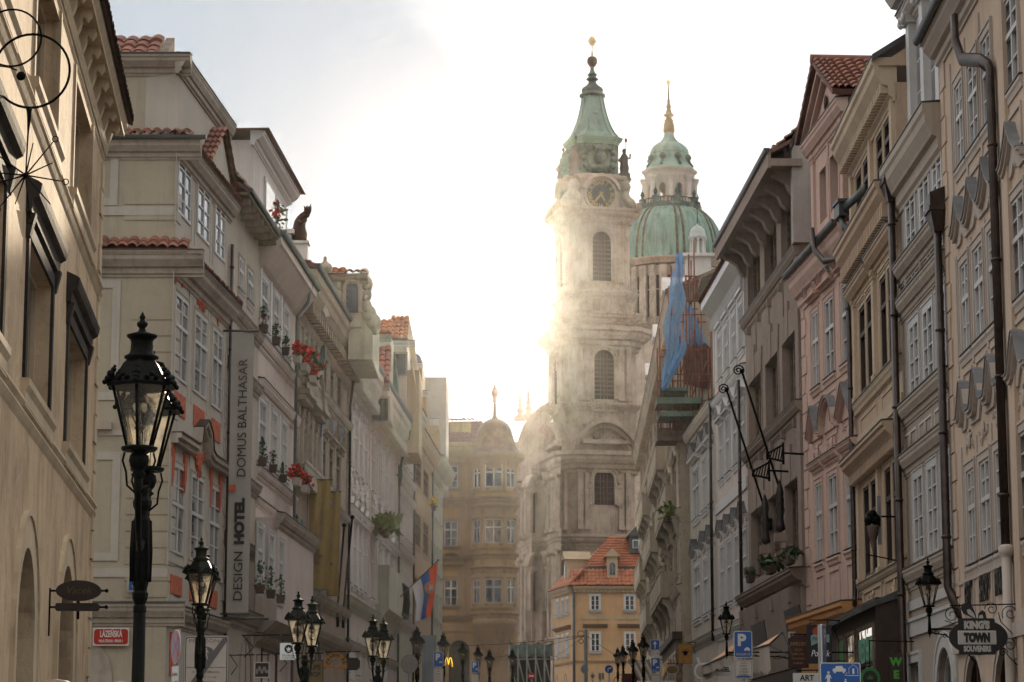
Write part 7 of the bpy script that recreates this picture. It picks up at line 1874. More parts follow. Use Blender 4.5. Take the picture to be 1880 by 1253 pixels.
def lantern(parent, s=1.0, at_=(0, 0, 0), iron='irong', n=6):
 """hexagonal gas lantern, base of its glass at the given point; rim radius .225"""
 X, Y, Z = at_
 T = lambda b: b.xf(Matrix.Translation(at_) @ Matrix.Scale(s, 4))
 R0, R1, H = .080, .182, .375
 b = MB(); a0 = PI / 6
 for k in range(n):
  a = a0 + 2 * PI * k / n; c, q = math.cos(a), math.sin(a)
  b.tube([(R0 * c, R0 * q, 0), (R1 * c, R1 * q, H)], .0095, 5)
  a2 = a + 2 * PI / n
  b.tube([(R1 * c,R1 * q,H),(R1 * math.cos(a2),R1 * math.sin(a2),H)],.012,5); b.tube([(R0 * c,R0 * q,0),(R0 * math.cos(a2),R0 * math.sin(a2),0)],.012,5)
 b.lathe([(R0 + .02, -.022), (R0 + .03, -.012), (R0 + .03, .002), (R0, .01)], (0, 0, 0), 12)
 b.lathe([(.03,-.18),(.048,-.165),(.030,-.145),(.05,-.12),(.062,-.08),(.055,-.045),(.035,-.03),(.06,-.02),(.02,-.012)],(0,0,0),10)
 T(b); fr = b.build('lantern', M[iron], parent)
 b = MB()
 for k in range(n):
  a = a0 + 2 * PI * k / n; a2 = a + 2 * PI / n; e = .985
  b.quad((R0 * e * math.cos(a),R0 * e * math.sin(a),.004),(R0 * e * math.cos(a2),R0 * e * math.sin(a2),.004),(R1 * e * math.cos(a2),R1 * e * math.sin(a2),H - .004),(R1 * e * math.cos(a),R1 * e * math.sin(a),H - .004))
 T(b); b.build('glass_panes', M['lglass'], fr)
 b = MB()
 b.lathe([(R1 + .035, H - .012), (R1 + .04, H + .006), (R1 + .005, H + .02)], (0, 0, 0), n, a0=a0, smooth=False)
 b.lathe([(R1 + .03,H + .008),(R1 - .02,H + .055),(.115,H + .135),(.095,H + .155),(.088,H + .165)],(0,0,0),n,a0=a0,smooth=False)
 b.lathe([(.088,H + .16),(.104,H + .168),(.106,H + .18),(.078,H + .195),(.068,H + .22),(.066,H + .27),(.072,H + .285),(.092,H + .30),(.094,H + .312),(.06,H + .322),(.026,H + .335),(.018,H + .355),(.032,H + .37),(.034,H + .388),(.018,H + .398),(.012,H + .41),(.02,H + .42),(.014,H + .435),(0,H + .46)],(0,0,0),14)
 for k in range(n):       # little crown ornaments on every corner and a knob under each
  a = a0 + 2 * PI * k / n; c, q = math.cos(a), math.sin(a)
  for (r_,z_,rad) in ((R1 + .03,H + .03,.022),(R1 + .012,H + .06,.026),(R1 - .005,H + .088,.018),(R1 - .012,H + .108,.010),(R1 + .05,H + .008,.016)): b.ball((r_ * c,r_ * q,z_),rad,n=7,m=5)
  a2 = a + PI / n; rr = (R1 + .02) * math.cos(PI / n)
  for d in (-.03,0,.03): b.ball((rr * math.cos(a2) - d * math.sin(a2),rr * math.sin(a2) + d * math.cos(a2),H + .035 + (.018 if d == 0 else 0)),.017,n=6,m=4)
 T(b); b.build('roof', M[iron], fr)
 b = MB(); b.tube([(0,0,0),(0,0,.13)],.011,6); b.lathe([(.012,.10),(.035,.115),(.03,.13),(.012,.14)],(0,0,0),8); b.lathe([(.05,.27),(.055,.29),(.045,.32),(.02,.34),(.012,H)],(0,0,0),10)
 for k in range(4): a = 2 * PI * k / 4; b.tube([(.014 * math.cos(a),.014 * math.sin(a),.12),(.05 * math.cos(a),.05 * math.sin(a),.2),(.045 * math.cos(a),.045 * math.sin(a),.28)],.005,4)
 T(b); b.build('burner', M['pipe'], fr)
 b = MB()
 for k in range(4): a = 2 * PI * (k + .5) / 4; b.lathe([(.004,.215),(.018,.23),(.022,.25),(.012,.27),(.004,.275)],(.032 * math.cos(a),.032 * math.sin(a),0),7)
 T(b); b.build('gas_mantle', M['mantle'], fr)
 return fr
def street_lamp(px, ptop, Y, label, two=True, iron='irong', s=1.0, dx=.06, gap=.53, loc=None, side=None):
 """two-armed gas lamp: ptop is the pixel row of the near lantern's finial"""
 c = at(px, ptop, Y); zb = gz(Y) + .12; top = c.z
 sl = c.x / Y; dx = gap * sl + dx * Y / F / 2          # the far lantern stands dx pixels further right
 root = empty('street_lamp', (c.x + (dx if two else 0), Y + (gap if two else 0), zb), label, 'street lamp', 'gas lamps along the street')
 zl = top - zb - .835 * s          # bottom of the glass
 b = MB()
 h = zl - .17 * s
 prof = [(.17,0),(.17,.12),(.14,.16),(.12,.42),(.13,.46),(.10,.5),(.085,.58),(.08,1.0),(.095,1.03),(.095,1.07),(.06,1.12),(.045,1.2),(.038,h - .78)]
 b.lathe([(r_ * (1 if r_ < .05 else 1), z_) for r_, z_ in prof], (0, 0, 0), 14)
 b.lathe([(.034,h - .80),(.042,h - .78),(.040,h - .75),(.033,h - .74),(.048,h - .70),(.050,h - .67),(.040,h - .655),(.052,h - .60),(.060,h - .56),(.062,h - .40),(.060,h - .28),(.055,h - .22),(.044,h - .19),(.044,h - .16),(.058,h - .13),(.06,h - .10),(.045,h - .07),(.05,h - .02),(.035,h)],(0,0,0),8,smooth=False)
 for k in range(8): a = 2 * PI * k / 8; b.tube([(.060 * math.cos(a),.060 * math.sin(a),h - .6),(.064 * math.cos(a),.064 * math.sin(a),h - .42),(.056 * math.cos(a),.056 * math.sin(a),h - .22)],.008,5)
 b.build('post', M[iron], root)
 offs = [(-dx, -gap), (dx, gap)] if two else [(0, 0)]
 if side: offs = [(-gap, 0), (gap, 0)]
 if side: root.location.y = Y
 for i, (ox, oy) in enumerate(offs):
  fr = lantern(root, s, (ox, oy, zl), iron)
  if two:
   b = MB(); d = Vector((ox, oy, 0)); l = d.length; d.normalize()
   P = lambda t, z_: (d.x * t, d.y * t, z_)
   b.tube([P(.04,h - .35),P(l * .4,h - .42),P(l * .8,h - .30),P(l,h - .12),P(l,h + .02)],.017,6,rs=[.028,.02,.018,.022,.03])
   b.tube([P(l * .25, h - .36), P(l * .45, h - .2), P(l * .65, h - .24), P(l * .6, h - .34), P(l * .48, h - .3)], .01, 5)
   for q in (-1, 1):
    e = Vector((-d.y,d.x,0)) * .075 * q; b.tube([tuple(Vector(P(l,h + .14)) + e * 1.15),tuple(Vector(P(l,h + .09)) + e * 1.3),tuple(Vector(P(l,h + .02)) + e * 1.0),tuple(Vector(P(l,h - .06)) + e * .9),P(l,h - .12)],.007,5)
   b.build('arm', M[iron], root)
 return root
street_lamp(262, 572, 15.0, 'large near gas lamp with two lanterns, foremost on the left', iron='iron', dx=17)
street_lamp(370, 985, 31.0, 'second gas lamp from the left, standing in front of the pedestrian zone board', iron='irong', dx=4, s=1.0)
street_lamp(548, 1085, 40.5, 'two-lantern gas lamp between the white hanging sign and the mustard shop board', dx=26)
street_lamp(685, 1127, 50.0, 'two-lantern gas lamp below the stucco house with the iron balcony', dx=20)
street_lamp(765, 1149, 76.0, 'gas lamp with a round grey sign back beside it, below the flag', dx=3)
street_lamp(813, 1160, 92.0, 'gas lamp rising behind the blue parking sign by the yellow M', dx=3)
street_lamp(849, 1176, 108.0, 'gas lamp in front of the dark passage arch', dx=2)
street_lamp(877, 1184, 118.0, 'gas lamp standing behind the second parking sign', dx=2)
street_lamp(898, 1191, 112.0, 'gas lamp in front of the round oriel foot', dx=2)
street_lamp(940, 1190, 120.0, 'gas lamp beside the netted canopy under the church', dx=2)
street_lamp(1133, 1188, 128.0, 'smallest and leftmost lamp of the cluster before the apricot house', dx=2)
street_lamp(1143, 1183, 118.0, 'second lamp of the cluster before the apricot house', dx=2)
street_lamp(1161, 1173, 104.0, 'third lamp of the cluster before the apricot house', dx=2)
street_lamp(1180, 1163, 94.0, 'tallest lamp of the cluster, beside the blue one-way sign', dx=2)
def wall_lantern(f, px, ptop, Yd, label, root_px, scale=1.0):
 c = at(px, ptop, Yd)
 root = empty('wall_lantern', (c.x, Yd, c.z - .835 * scale), label, 'lantern', 'lanterns on wall brackets')
 lantern(root, scale, (0, 0, 0), 'iron', n=4 if False else 6)
 # bracket to the wall
 t = (c.x - f.P0[0]) * 0
 # nearest wall point in direction of the outward normal
 nx, ny = f.uy, -f.ux; d = (c.x - f.P0[0]) * nx + (Yd - f.P0[1]) * ny
 wx, wy = -nx * d, -ny * d
 b = MB(); b.tube([(0,0,-.16),(0,0,-.44)],.022,7,rs=[.02,.034]); b.ball((0,0,-.46),.036); b.tube([(0,0,-.47),(0,0,-.56)],.012,6,rs=[.02,.003])
 b.tube([(0,0,-.40),(wx,wy,-.40)],.018,6); b.tube([(0,0,-.46),(wx * .35,wy * .35,-.50),(wx * .7,wy * .7,-.68),(wx,wy,-.95)],.014,6)
 for k in range(4):
  u = .15 + .2 * k; b.tube([(wx * (u + .055 * math.cos(a) * (1 - a / 9)),wy * (u + .055 * math.cos(a) * (1 - a / 9)),-.47 - .05 * k + .05 * math.sin(a) * (1 - a / 9)) for a in [i * .6 for i in range(11)]],.007,4)
 b.build('bracket', M['iron'], root)
 return root
wall_lantern(beige, 1703, 1024, 43.5, 'black hexagonal lantern on a bracket left of the souvenir shop sign', 1790)
wall_lantern(whitef, 1333, 1104, 55.0, 'smaller dark lantern hanging before the white house above the blue parking sign', 1360, .85)
def rrect(w, h, r=.03, n=4):
 pts = []
 for cx,cz,a0 in ((w / 2 - r,h / 2 - r,0),(-w / 2 + r,h / 2 - r,PI / 2),(-w / 2 + r,-h / 2 + r,PI),(w / 2 - r,-h / 2 + r,3 * PI / 2)):
  pts += [(cx + r * math.cos(a0 + PI / 2 * i / n), cz + r * math.sin(a0 + PI / 2 * i / n)) for i in range(n + 1)]
 return pts
def oval(w, h, n=28): return [(w / 2 * math.cos(2 * PI * i / n), h / 2 * math.sin(2 * PI * i / n)) for i in range(n)]
def shift(pts, x, z): return [(p[0] + x, p[1] + z) for p in pts]
class Sign:
 """a sign whose parts are drawn in its own plane: x right, z up from its centre, -y towards the viewer"""
 def __init__(s, px0, px1, py0, py1, Y, label, name='street_sign', cat='sign', rz=0.0, group=None, pole=False, real_w=None, polemat='sheetl'):
  a, b_ = at(px0, (py0 + py1) / 2, Y), at(px1, (py0 + py1) / 2, Y)
  s.w = b_.x - a.x; s.h = zY(py0, Y) - zY(py1, Y); s.Y = Y
  if real_w: s.w = real_w
  s.c = Vector(((a.x + b_.x) / 2, Y, (zY(py0, Y) + zY(py1, Y)) / 2))
  base = gz(Y) + .12 if pole else s.c.z
  s.root = empty(name, (s.c.x, Y, base), label, cat, group, rz); s.dz = s.c.z - base; s.k = 0
  if pole:
   b = MB(); b.tube([(0, .045, 0), (0, .045, s.dz + s.h / 2)], .03, 8); b.build('pole', M[polemat], s.root)
 def add(s, b, name, mat, parent=None):
  b.v = [(v[0], v[1], v[2] + s.dz) for v in b.v]; return b.build(name, M[mat], parent or s.root)
 def plate(s, pts=None, mat='signwhite', name='plate', y0=-.012, y1=.0, parent=None):
  b = MB(); b.prism(pts or rrect(s.w, s.h), 'y', y0, y1); return s.add(b, name, mat, parent)
 def poly(s, pts, mat, y, name='symbol', parent=None, th=.003):
  b = MB(); b.prism(pts, 'y', y - th, y); return s.add(b, name, mat, parent)
 def text(s, t, x, z, h, mat, y=-.0165, width=None, bold=0.0, rot=0, name='lettering', parent=None, shear=0.0):
  b = text_mb(t, h / .72, .003, bold, width, shear=shear)
  if rot: b.xf(Matrix.Rotation(-math.radians(rot), 4, 'Y'))
  b.v = [(v[0] + x, v[1] + y, v[2] + z) for v in b.v]
  return s.add(b, name, mat, parent)
def parking(px0, px1, py0, py1, Y, label, sub=None, small='RÉSERVÉ', rz=0, real_w=None, subtext=True):
 s = Sign(px0, px1, py0, py1, Y, label, pole=True, rz=rz, real_w=real_w, group='blue parking signs')
 w, h = s.w, s.h
 s.plate(rrect(w, h, .04), 'signwhite'); s.plate(rrect(w * .92, h * .95, .03), 'blue', 'face', -.015, -.012)
 k = min(w, h * .7)
 s.text('P', -w * .08, h * .14, k * .62, 'signwhite', -.018, width=k * .46, bold=.012)
 b = MB(); x, z = w * .22, -h * .22; b.prism([(x - k * .16, z), (x + k * .16, z), (x + k * .16, z + k * .07), (x + k * .10, z + k * .09), (x + k * .07, z + k * .15), (x - k * .07, z + k * .15), (x - k * .10, z + k * .09), (x - k * .16, z + k * .07)], 'y', -.019, -.015); b.box(x - k * .13, x - k * .07, -.019, -.015, z - k * .04, z); b.box(x + k * .07, x + k * .13, -.019, -.015, z - k * .04, z); s.add(b, 'car_symbol', 'signwhite')
 if small: s.text(small, 0, -h * .38, h * .085, 'signpaper', -.018, width=w * .78)
 if sub:
  y0, y1 = sub; zt, zb_ = zY(y0, Y) - s.root.location.z - s.dz, zY(y1, Y) - s.root.location.z - s.dz
  hh = zt - zb_; zc = (zt + zb_) / 2
  s.plate(shift(rrect(w, hh, .03), 0, zc), 'signpaper', 'lower_plate');
  b = MB(); o = rrect(w * .92, hh * .92, .03); i_ = rrect(w * .88, hh * .89, .03); n = len(o); b.add([(p[0], -.0145, p[1] + zc) for p in o] + [(p[0], -.0145, p[1] + zc) for p in i_], [(k_, (k_ + 1) % n, n + (k_ + 1) % n, n + k_) for k_ in range(n)]); s.add(b, 'plate_border', 'black')
  if subtext:
   for j, t in enumerate(('Po-Ne', '0-24 h', '5 vozidel', 'POVOLENÍ', 'VYHRAZENO')): s.text(t, 0, zc + hh * (.33 - .155 * j), hh * .07, 'black', -.0165, width=w * (.3 + .07 * j))
   b = MB(); b.box(-w * .38, w * .38, -.017, -.0125, zc - hh * .42, zc - hh * .34); s.add(b, 'blue_stripe', 'blue')
 return s
parking(1347, 1381, 1159, 1208, 44.0, 'largest blue parking sign reading RÉSERVÉ above a white text plate, right of centre', sub=(1212, 1247))
parking(1195, 1212, 1208, 1234, 84.0, 'blue parking sign on the same pole below the one-way arrow sign', sub=(1237, 1290), subtext=False)
parking(796, 814, 1197, 1225, 70.0, 'blue parking sign half hidden beside the yellow M', sub=(1227, 1262), small=None)
parking(865, 879, 1214, 1236, 86.0, 'small blue parking sign in front of the domed oriel house', sub=(1238, 1262), small=None, subtext=False)
s = Sign(1194, 1211, 1175, 1194, 84.0, 'blue one-way sign with a white upward arrow, above a parking sign', group='blue road signs')
s.plate(rrect(s.w, s.h, .02), 'signwhite'); s.plate(rrect(s.w * .92, s.h * .92, .02), 'blue', 'face', -.015, -.012)
s.poly([(-s.w * .05, -s.h * .38), (s.w * .05, -s.h * .38), (s.w * .05, s.h * .08), (s.w * .2, s.h * .08), (0, s.h * .38), (-s.w * .2, s.h * .08), (-s.w * .05, s.h * .08)], 'signwhite', -.015, 'arrow')
b = MB(); b.prism(shift(rrect(s.w * .95, s.h * .5, .02), 0, -s.h * .86), 'y', -.012, 0); s.add(b, 'lower_plate', 'signpaper'); s.text('1', s.w * .25, -s.h * .86, s.h * .28, 'black', -.014); s.text('^', -s.w * .15, -s.h * .86, s.h * .2, 'black', -.014)
s = Sign(1506, 1514, 1147, 1221, 41.0, 'narrow blue P sign turned nearly edge-on in front of the black beer board', rz=math.radians(72), real_w=.34, pole=True, group='blue parking signs')
s.plate(rrect(s.w, s.h, .03), 'signwhite', y0=-.03); s.plate(rrect(s.w * .9, s.h * .95, .03), 'blue', 'face', -.034, -.03); s.text('P', 0, s.h * .18, .24, 'signwhite', -.038, bold=.012)
# residential zone board
s = Sign(1506, 1580, 1217, 1276, 33.0, 'large blue residential zone board with white car, house and walking figure', pole=True, group='blue road signs')
w, h = s.w, s.h
s.plate(rrect(w, h, .03), 'signwhite'); s.plate(rrect(w * .96, h * .95, .025), 'blue', 'face', -.015, -.012)
b = MB(); x, z = -w * .03, h * .22
b.prism([(x - .085, z), (x + .085, z), (x + .085, z + .035), (x + .055, z + .04), (x + .04, z + .072), (x - .04, z + .072), (x - .055, z + .04), (x - .085, z + .035)], 'y', -.018, -.015); b.box(x - .07, x - .045, -.018, -.015, z - .02, z); b.box(x + .045, x + .07, -.018, -.015, z - .02, z); s.add(b, 'car_symbol', 'signwhite')
b = MB(); x = w * .32; b.ribbon([(x - .055, z - .03), (x - .055, z + .04), (x, z + .09), (x + .055, z + .04), (x + .055, z - .03)], .006, -.018, -.015); b.box(x - .012, x + .012, -.018, -.015, z - .03, z + .04); b.ribbon([(-w * .03 + .1, z - .01), (w * .1, z - .05), (w * .2, z - .055), (x + .07, z - .055)], .008, -.018, -.015); s.add(b, 'house_symbol', 'signwhite')
b = MB(); x, z = -w * .30, -h * .05; b.ball((x, -.016, z + .1), .017, sy=.1); b.prism([(x - .02, z + .075), (x + .02, z + .075), (x + .045, z + .02), (x + .018, z + .04), (x + .02, z - .02), (x + .055, z - .1), (x + .03, z - .1), (x, z - .03), (x - .04, z - .1), (x - .06, z - .095), (x - .02, z - .01), (x - .018, z + .04), (x - .05, z + .01)], 'y', -.018, -.015); s.add(b, 'walking_figure', 'signwhite')
b = MB(); x, z = w * .12, -h * .18; b.ball((x, -.016, z + .06), .012, sy=.1); b.prism([(x - .013, z + .045), (x + .013, z + .045), (x + .03, z), (x + .008, z + .02), (x + .02, z - .06), (x, z - .03), (x - .02, z - .06), (x - .008, z + .02), (x - .03, z)], 'y', -.018, -.015); s.add(b, 'child_figure', 'signwhite')
# pedestrian zone end board
s = Sign(337, 420, 1167, 1276, 45.0, 'grey-white pedestrian zone board crossed by a dark diagonal band', pole=True, group='traffic boards on the left')
w, h = s.w, s.h
s.plate(rrect(w, h, .05), 'sheetl'); s.plate(rrect(w * .97, h * .975, .045), 'signpaper', 'face', -.014, -.012)
b = MB(); o = rrect(w * .93, h * .945, .04); i_ = rrect(w * .895, h * .92, .04); n = len(o); b.add([(p[0], -.016, p[1]) for p in o] + [(p[0], -.016, p[1]) for p in i_], [(k_, (k_ + 1) % n, n + (k_ + 1) % n, n + k_) for k_ in range(n)]); s.add(b, 'border', 'black')
s.text('PĚŠÍ ZÓNA', 0, h * .405, .062, 'greytext', -.0165, width=w * .78)
s.poly(shift(oval(w * .37, w * .37), 0, h * .17), 'greydisc', -.0145, 'disc')
x, z = 0.0, h * .17
b = MB(); b.ball((x, -.0175, z + .11), .016, sy=.1); b.prism([(x - .015, z + .09), (x + .015, z + .09), (x + .05, z + .03), (x + .015, z + .05), (x + .015, z), (x + .04, z - .1), (x + .02, z - .1), (x, z - .02), (x - .04, z - .1), (x - .06, z - .09), (x - .015, z), (x - .015, z + .04), (x - .045, z + .03)], 'y', -.019, -.0165); s.add(b, 'walking_figure', 'signpaper')
s.poly([(-w * .44, -h * .40), (-w * .30, -h * .455), (w * .445, h * .40), (w * .445, h * .455), (w * .36, h * .455)], 'greydisc', -.0195, 'diagonal_band')
b = MB(); b.box(-w * .44, w * .44, -.0165, -.0145, -h * .045, -h * .035); s.add(b, 'divider', 'greytext')
for j, t in enumerate(('POVOLENÍ OBSLUHA', 'STÁLE 11-18', 'ZÁSOBOVÁNÍ')): s.text(t, 0, -h * (.12 + .085 * j), .036, 'greytext', -.0165, width=w * (.6, .45, .4)[j])
M['greynet'] = plain('grey_green_netting', (.13, .17, .155), .9, var=.3, scale=2)
M['bluegrey'] = plain('pale_blue_grey_panel', (.22, .28, .31), .4, var=.15, scale=1)
M['brightwhite'] = plain('bright_white_board', (.80, .84, .86), .5, var=.02)
M['oldgold'] = plain('tarnished_gold_paint', (.10, .07, .025), .5, var=.1)
# no-stopping disc seen almost edge-on
s = Sign(314, 333, 1156, 1219, 40.0, 'round red and blue no-stopping sign turned nearly edge-on by the pedestrian board', rz=math.radians(-66), real_w=.54, pole=True, group='traffic boards on the left')
s.plate(oval(.54, .54), 'signwhite'); s.plate(oval(.52, .52), 'red', 'rim', -.015, -.012); s.plate(oval(.38, .38), 'blue', 'face', -.018, -.015)
for a in (45, -45):
 b = MB(); b.box(-.2, .2, -.021, -.018, -.03, .03); b.xf(Matrix.Rotation(math.radians(a), 4, 'Y')); s.add(b, 'bar', 'red')
b = MB(); b.prism(shift(rrect(.36, .42, .02), 0, -.52), 'y', -.012, 0); s.add(b, 'lower_plate', 'signwhite')
for j in range(2): s.text(('8-18 h', 'mimo BUS')[j], 0, -.44 - .13 * j, .05, 'greytext', -.015, width=.26)
# street name plate and small blue plate on the corner house
s = Sign(171, 237, 1153, 1186, 49.93, 'red enamel street name plate reading LÁZEŇSKÁ on the corner house', name='street_name_plate')
w, h = s.w, s.h
s.plate(rrect(w, h, .03), 'signwhite'); s.plate(rrect(w * .95, h * .86, .06), 'red', 'face', -.015, -.012)
s.text('LÁZEŇSKÁ', 0, h * .14, .125, 'signwhite', -.018, width=w * .62, bold=.006); s.text('MALÁ STRANA - PRAHA 1', 0, -h * .24, .055, 'signwhite', -.018, width=w * .66, bold=.003)
s = Sign(233, 250, 1060, 1087, 49.93, 'small square plate with blue figures above the street name plate', name='wall_plate')
s.plate(None, 'banner'); s.poly([(-s.w * .25, s.h * .42), (-s.w * .05, s.h * .42), (-s.w * .05, s.h * .1), (s.w * .28, s.h * .42), (s.w * .28, -s.h * .05), (-.0, -s.h * .05), (s.w * .28, -s.h * .4), (-s.w * .28, -s.h * .4)], 'blue', -.012)
# oval shop sign and bar on the ochre palace
def oval_sign():
 f = ochref; px, py = 90, 1100
 x, z = f.hit(px, py); p = f.world(x, 0, z); Y = p.y
 sg = Sign(103, 186, 1066, 1104, Y, 'dark oval hanging sign with script lettering over a narrow bar, on the ochre palace', name='hanging_sign')
 w, h = sg.w, sg.h
 sg.plate(oval(w, h), 'darkboard', 'oval_board', -.03, .03)
 sg.text('Vacek', 0, 0, h * .36, 'oldgold', -.033, width=w * .55, shear=.25)
 zc = zY(1115, Y) - sg.c.z; b = MB(); b.prism(shift(rrect(w * .97, h * .38, .03), -.01, zc), 'y', -.03, .03); sg.add(b, 'bar_board', 'darkboard')
 b = MB(); xl = p.x - sg.c.x + .01
 b.tube([(xl,0,zY(1080,Y) - sg.c.z),(xl,0,zY(1168,Y) - sg.c.z)],.012,6); b.tube([(xl,0,0),(w * .62,0,0)],.014,6); b.tube([(xl,0,zc),(w * .62,0,zc)],.014,6); b.ball((w * .62,0,0),.025); b.ball((w * .62,0,zc),.025)
 b.tube([(xl, 0, zY(1150, Y) - sg.c.z)] + [(xl + (.0 - xl) * math.sin(t), 0, zc - .12 - (zc - .12 - (zY(1150, Y) - sg.c.z)) * math.cos(t)) for t in [PI / 2 * i / 8 for i in range(9)]], .008, 5); b.tube([(0, 0, h * -.5), (0, 0, zc - .15)], .018, 6); sg.add(b, 'iron_bracket', 'iron')
oval_sign()
# wrought iron ring and star sign at the top left
def star_sign():
 Y = 23.0; u = Y / F; c = at(47, 322, Y)
 root = empty('wrought_iron_sign', (c.x, Y, c.z), 'black wrought iron rings with ball and spiked star, hanging at the top left', 'sign')
 P = lambda px, py, dy=0: ((px - 47) * u, dy, -(py - 322) * u)
 def circ(cx,cy,r,n=40,a0=0,a1=2 * PI): return [P(cx + r * math.cos(a0 + (a1 - a0) * i / n),cy + r * math.sin(a0 + (a1 - a0) * i / n)) for i in range(n + 1)]
 b = MB(); b.tube(circ(52, 119, 72), .0125, 7); b.tube(circ(12, 54, 56), .010, 7)
 b.tube([P(-60, 108), P(-20, 108), P(10, 112), P(24, 118)], .008, 6); b.build('ring', M['iron'], root)
 b = MB(); b.ball(P(32, 129), 9.5 * u * .95, sy=.5, sx=1.0, n=16, m=10); b.build('ball', M['iron'], root)
 b = MB(); b.tube([P(50, 191), P(50, 200), P(50, 215), P(49, 240), P(47, 322)], .01, 7, rs=[.03, .024, .018, .009, .006]); b.build('spindle', M['iron'], root)
 b = MB(); b.ball((0, 0, 0), .028, n=10, m=7)
 for (x,y,ring) in ((101,252,1),(123,335,1),(58,410,1),(-3,388,1),(99,382,0),(28,382,0),(-30,345,0),(-25,270,0),(60,255,0),(101,296,0),(-40,315,0)):
  b.tube([P(47, 322), P(47 + (x - 47) * .93, 322 + (y - 322) * .93)], .006, 5, rs=[.009, .0055])
  if ring: b.tube([P(x + 5.5 * math.cos(t),y + 5.5 * math.sin(t)) for t in [2 * PI * i / 12 for i in range(13)]],.0055,5)
 b.build('star', M['iron'], root)
 b = MB(); xw = -1.3; b.tube([P(-20, 60), (xw, 0, -(60 - 322) * u)], .014, 6); b.tube([P(-20, 108), (xw, 0, -(108 - 322) * u)], .012, 6); b.build('wall_arm', M['iron'], root)
star_sign()
# hotel banner
def hotel_banner():
 Y = 55.0
 s = Sign(421, 462, 612, 1125, Y, 'long pale vertical banner reading DESIGN HOTEL DOMUS BALTHASAR', name='hotel_banner', cat='banner')
 w, h = s.w, s.h; b = MB(); n = 24; vs = []
 for j in range(n + 1):
  for i in range(7):
   t = i / 6 - .5; z = h * (.5 - j / n); vs.append((w * t - .012 * w * (j / n) * 3 * (1),.012 * math.sin(j * .7 + t * 3) + .008 * math.sin(j * 1.9),z))
 b.add(vs, [(j * 7 + i, j * 7 + i + 1, (j + 1) * 7 + i + 1, (j + 1) * 7 + i) for j in range(n) for i in range(6)], True)
 s.add(b, 'banner_cloth', 'banner')
 mid = lambda y: zY(y, Y) - s.c.z
 s.text('DOMUS BALTHASAR', w * .06, mid(768), .20, 'black', -.035, width=(mid(662) - mid(878)), rot=90)
 s.text('HOTEL', w * .02, mid(958), .20, 'black', -.035, width=(mid(917) - mid(1002)), rot=90, bold=.018)
 s.text('DESIGN', w * .00, mid(1058), .20, 'black', -.035, width=(mid(1013) - mid(1102)), rot=90)
 b = MB(); b.box(-w * .5, -w * .2, -.03, -.024, mid(903), mid(891)); s.add(b, 'coral_square', 'coral')
 for pa, pb, r_ in (((-w * .9, 0, h * .5 + .05), (w * .7, 0, h * .5 + .05), .03), ((-w * .8, 0, -h * .5 - .03), (w * .5, 0, -h * .5 - .03), .02), ((-w * .85, 0, -h * .5 - .12), (w * 1.3, .3, -h * .5 - .12), .03)): b = MB(); b.tube([pa, pb], r_, 6); s.add(b, 'banner_rod', 'sheet')
hotel_banner()
def gold_banner(px0, px1, py0, py1, Y, label, txt):
 s = Sign(px0, px1, py0, py1, Y, label, name='gold_banner', cat='banner', group='gold banners on the brown stucco house')
 w, h = s.w, s.h; b = MB(); n = 20; vs = []
 for j in range(n + 1):
  for i in range(13):
   t = i / 12 - .5; z = h * (.5 - j / n); vs.append((w * t, .03 * math.sin(t * 14 + j * .25) , z))
 b.add(vs, [(j * 13 + i, j * 13 + i + 1, (j + 1) * 13 + i + 1, (j + 1) * 13 + i) for j in range(n) for i in range(12)], True); s.add(b, 'banner_cloth', 'bannergold')
 for k, (t, xx, z0, z1) in enumerate(txt):
  s.text(t, w * xx, h * (z0 + z1) / 2, w * .13, 'bannergoldtext', -.05, width=h * abs(z1 - z0), rot=90)
 b = MB(); cz = -h * .20
 for k in range(9): b.ball((w * (-.12 + .06 * math.cos(k * 2.4)),-.045,cz + w * .3 * math.sin(k * .9)),w * .09,sy=.1,n=6,m=4)
 b.prism([(-w * .28, cz + w * .28), (-w * .28, cz - w * .28), (w * .22, cz)], 'y', -.05, -.045); s.add(b, 'emblem', 'bannergoldtext')
 for pa, pb, r_ in (((-w * .6, 0, h / 2), (w * .6, 0, h / 2), .025), ((-w * .5, 0, -h / 2), (w * .5, 0, -h / 2), .02), ((-w * .6, 0, h / 2 + .1), (-w * .6, 0, -h / 2 - .3), .02)): b = MB(); b.tube([pa, pb], r_, 6); s.add(b, 'banner_rod', 'sheet')
gold_banner(567, 606, 881, 1083, 71.0, 'larger gold banner hanging in front, nearer the hotel', (('BENEFIT', -.15, -.02, .12), ('INTERNATIONAL', .12, -.04, .24)))
gold_banner(590, 623, 903, 1094, 76.0, 'second gold banner partly hidden behind the larger one', (('INTERNATIONAL', .0, -.08, .16),))
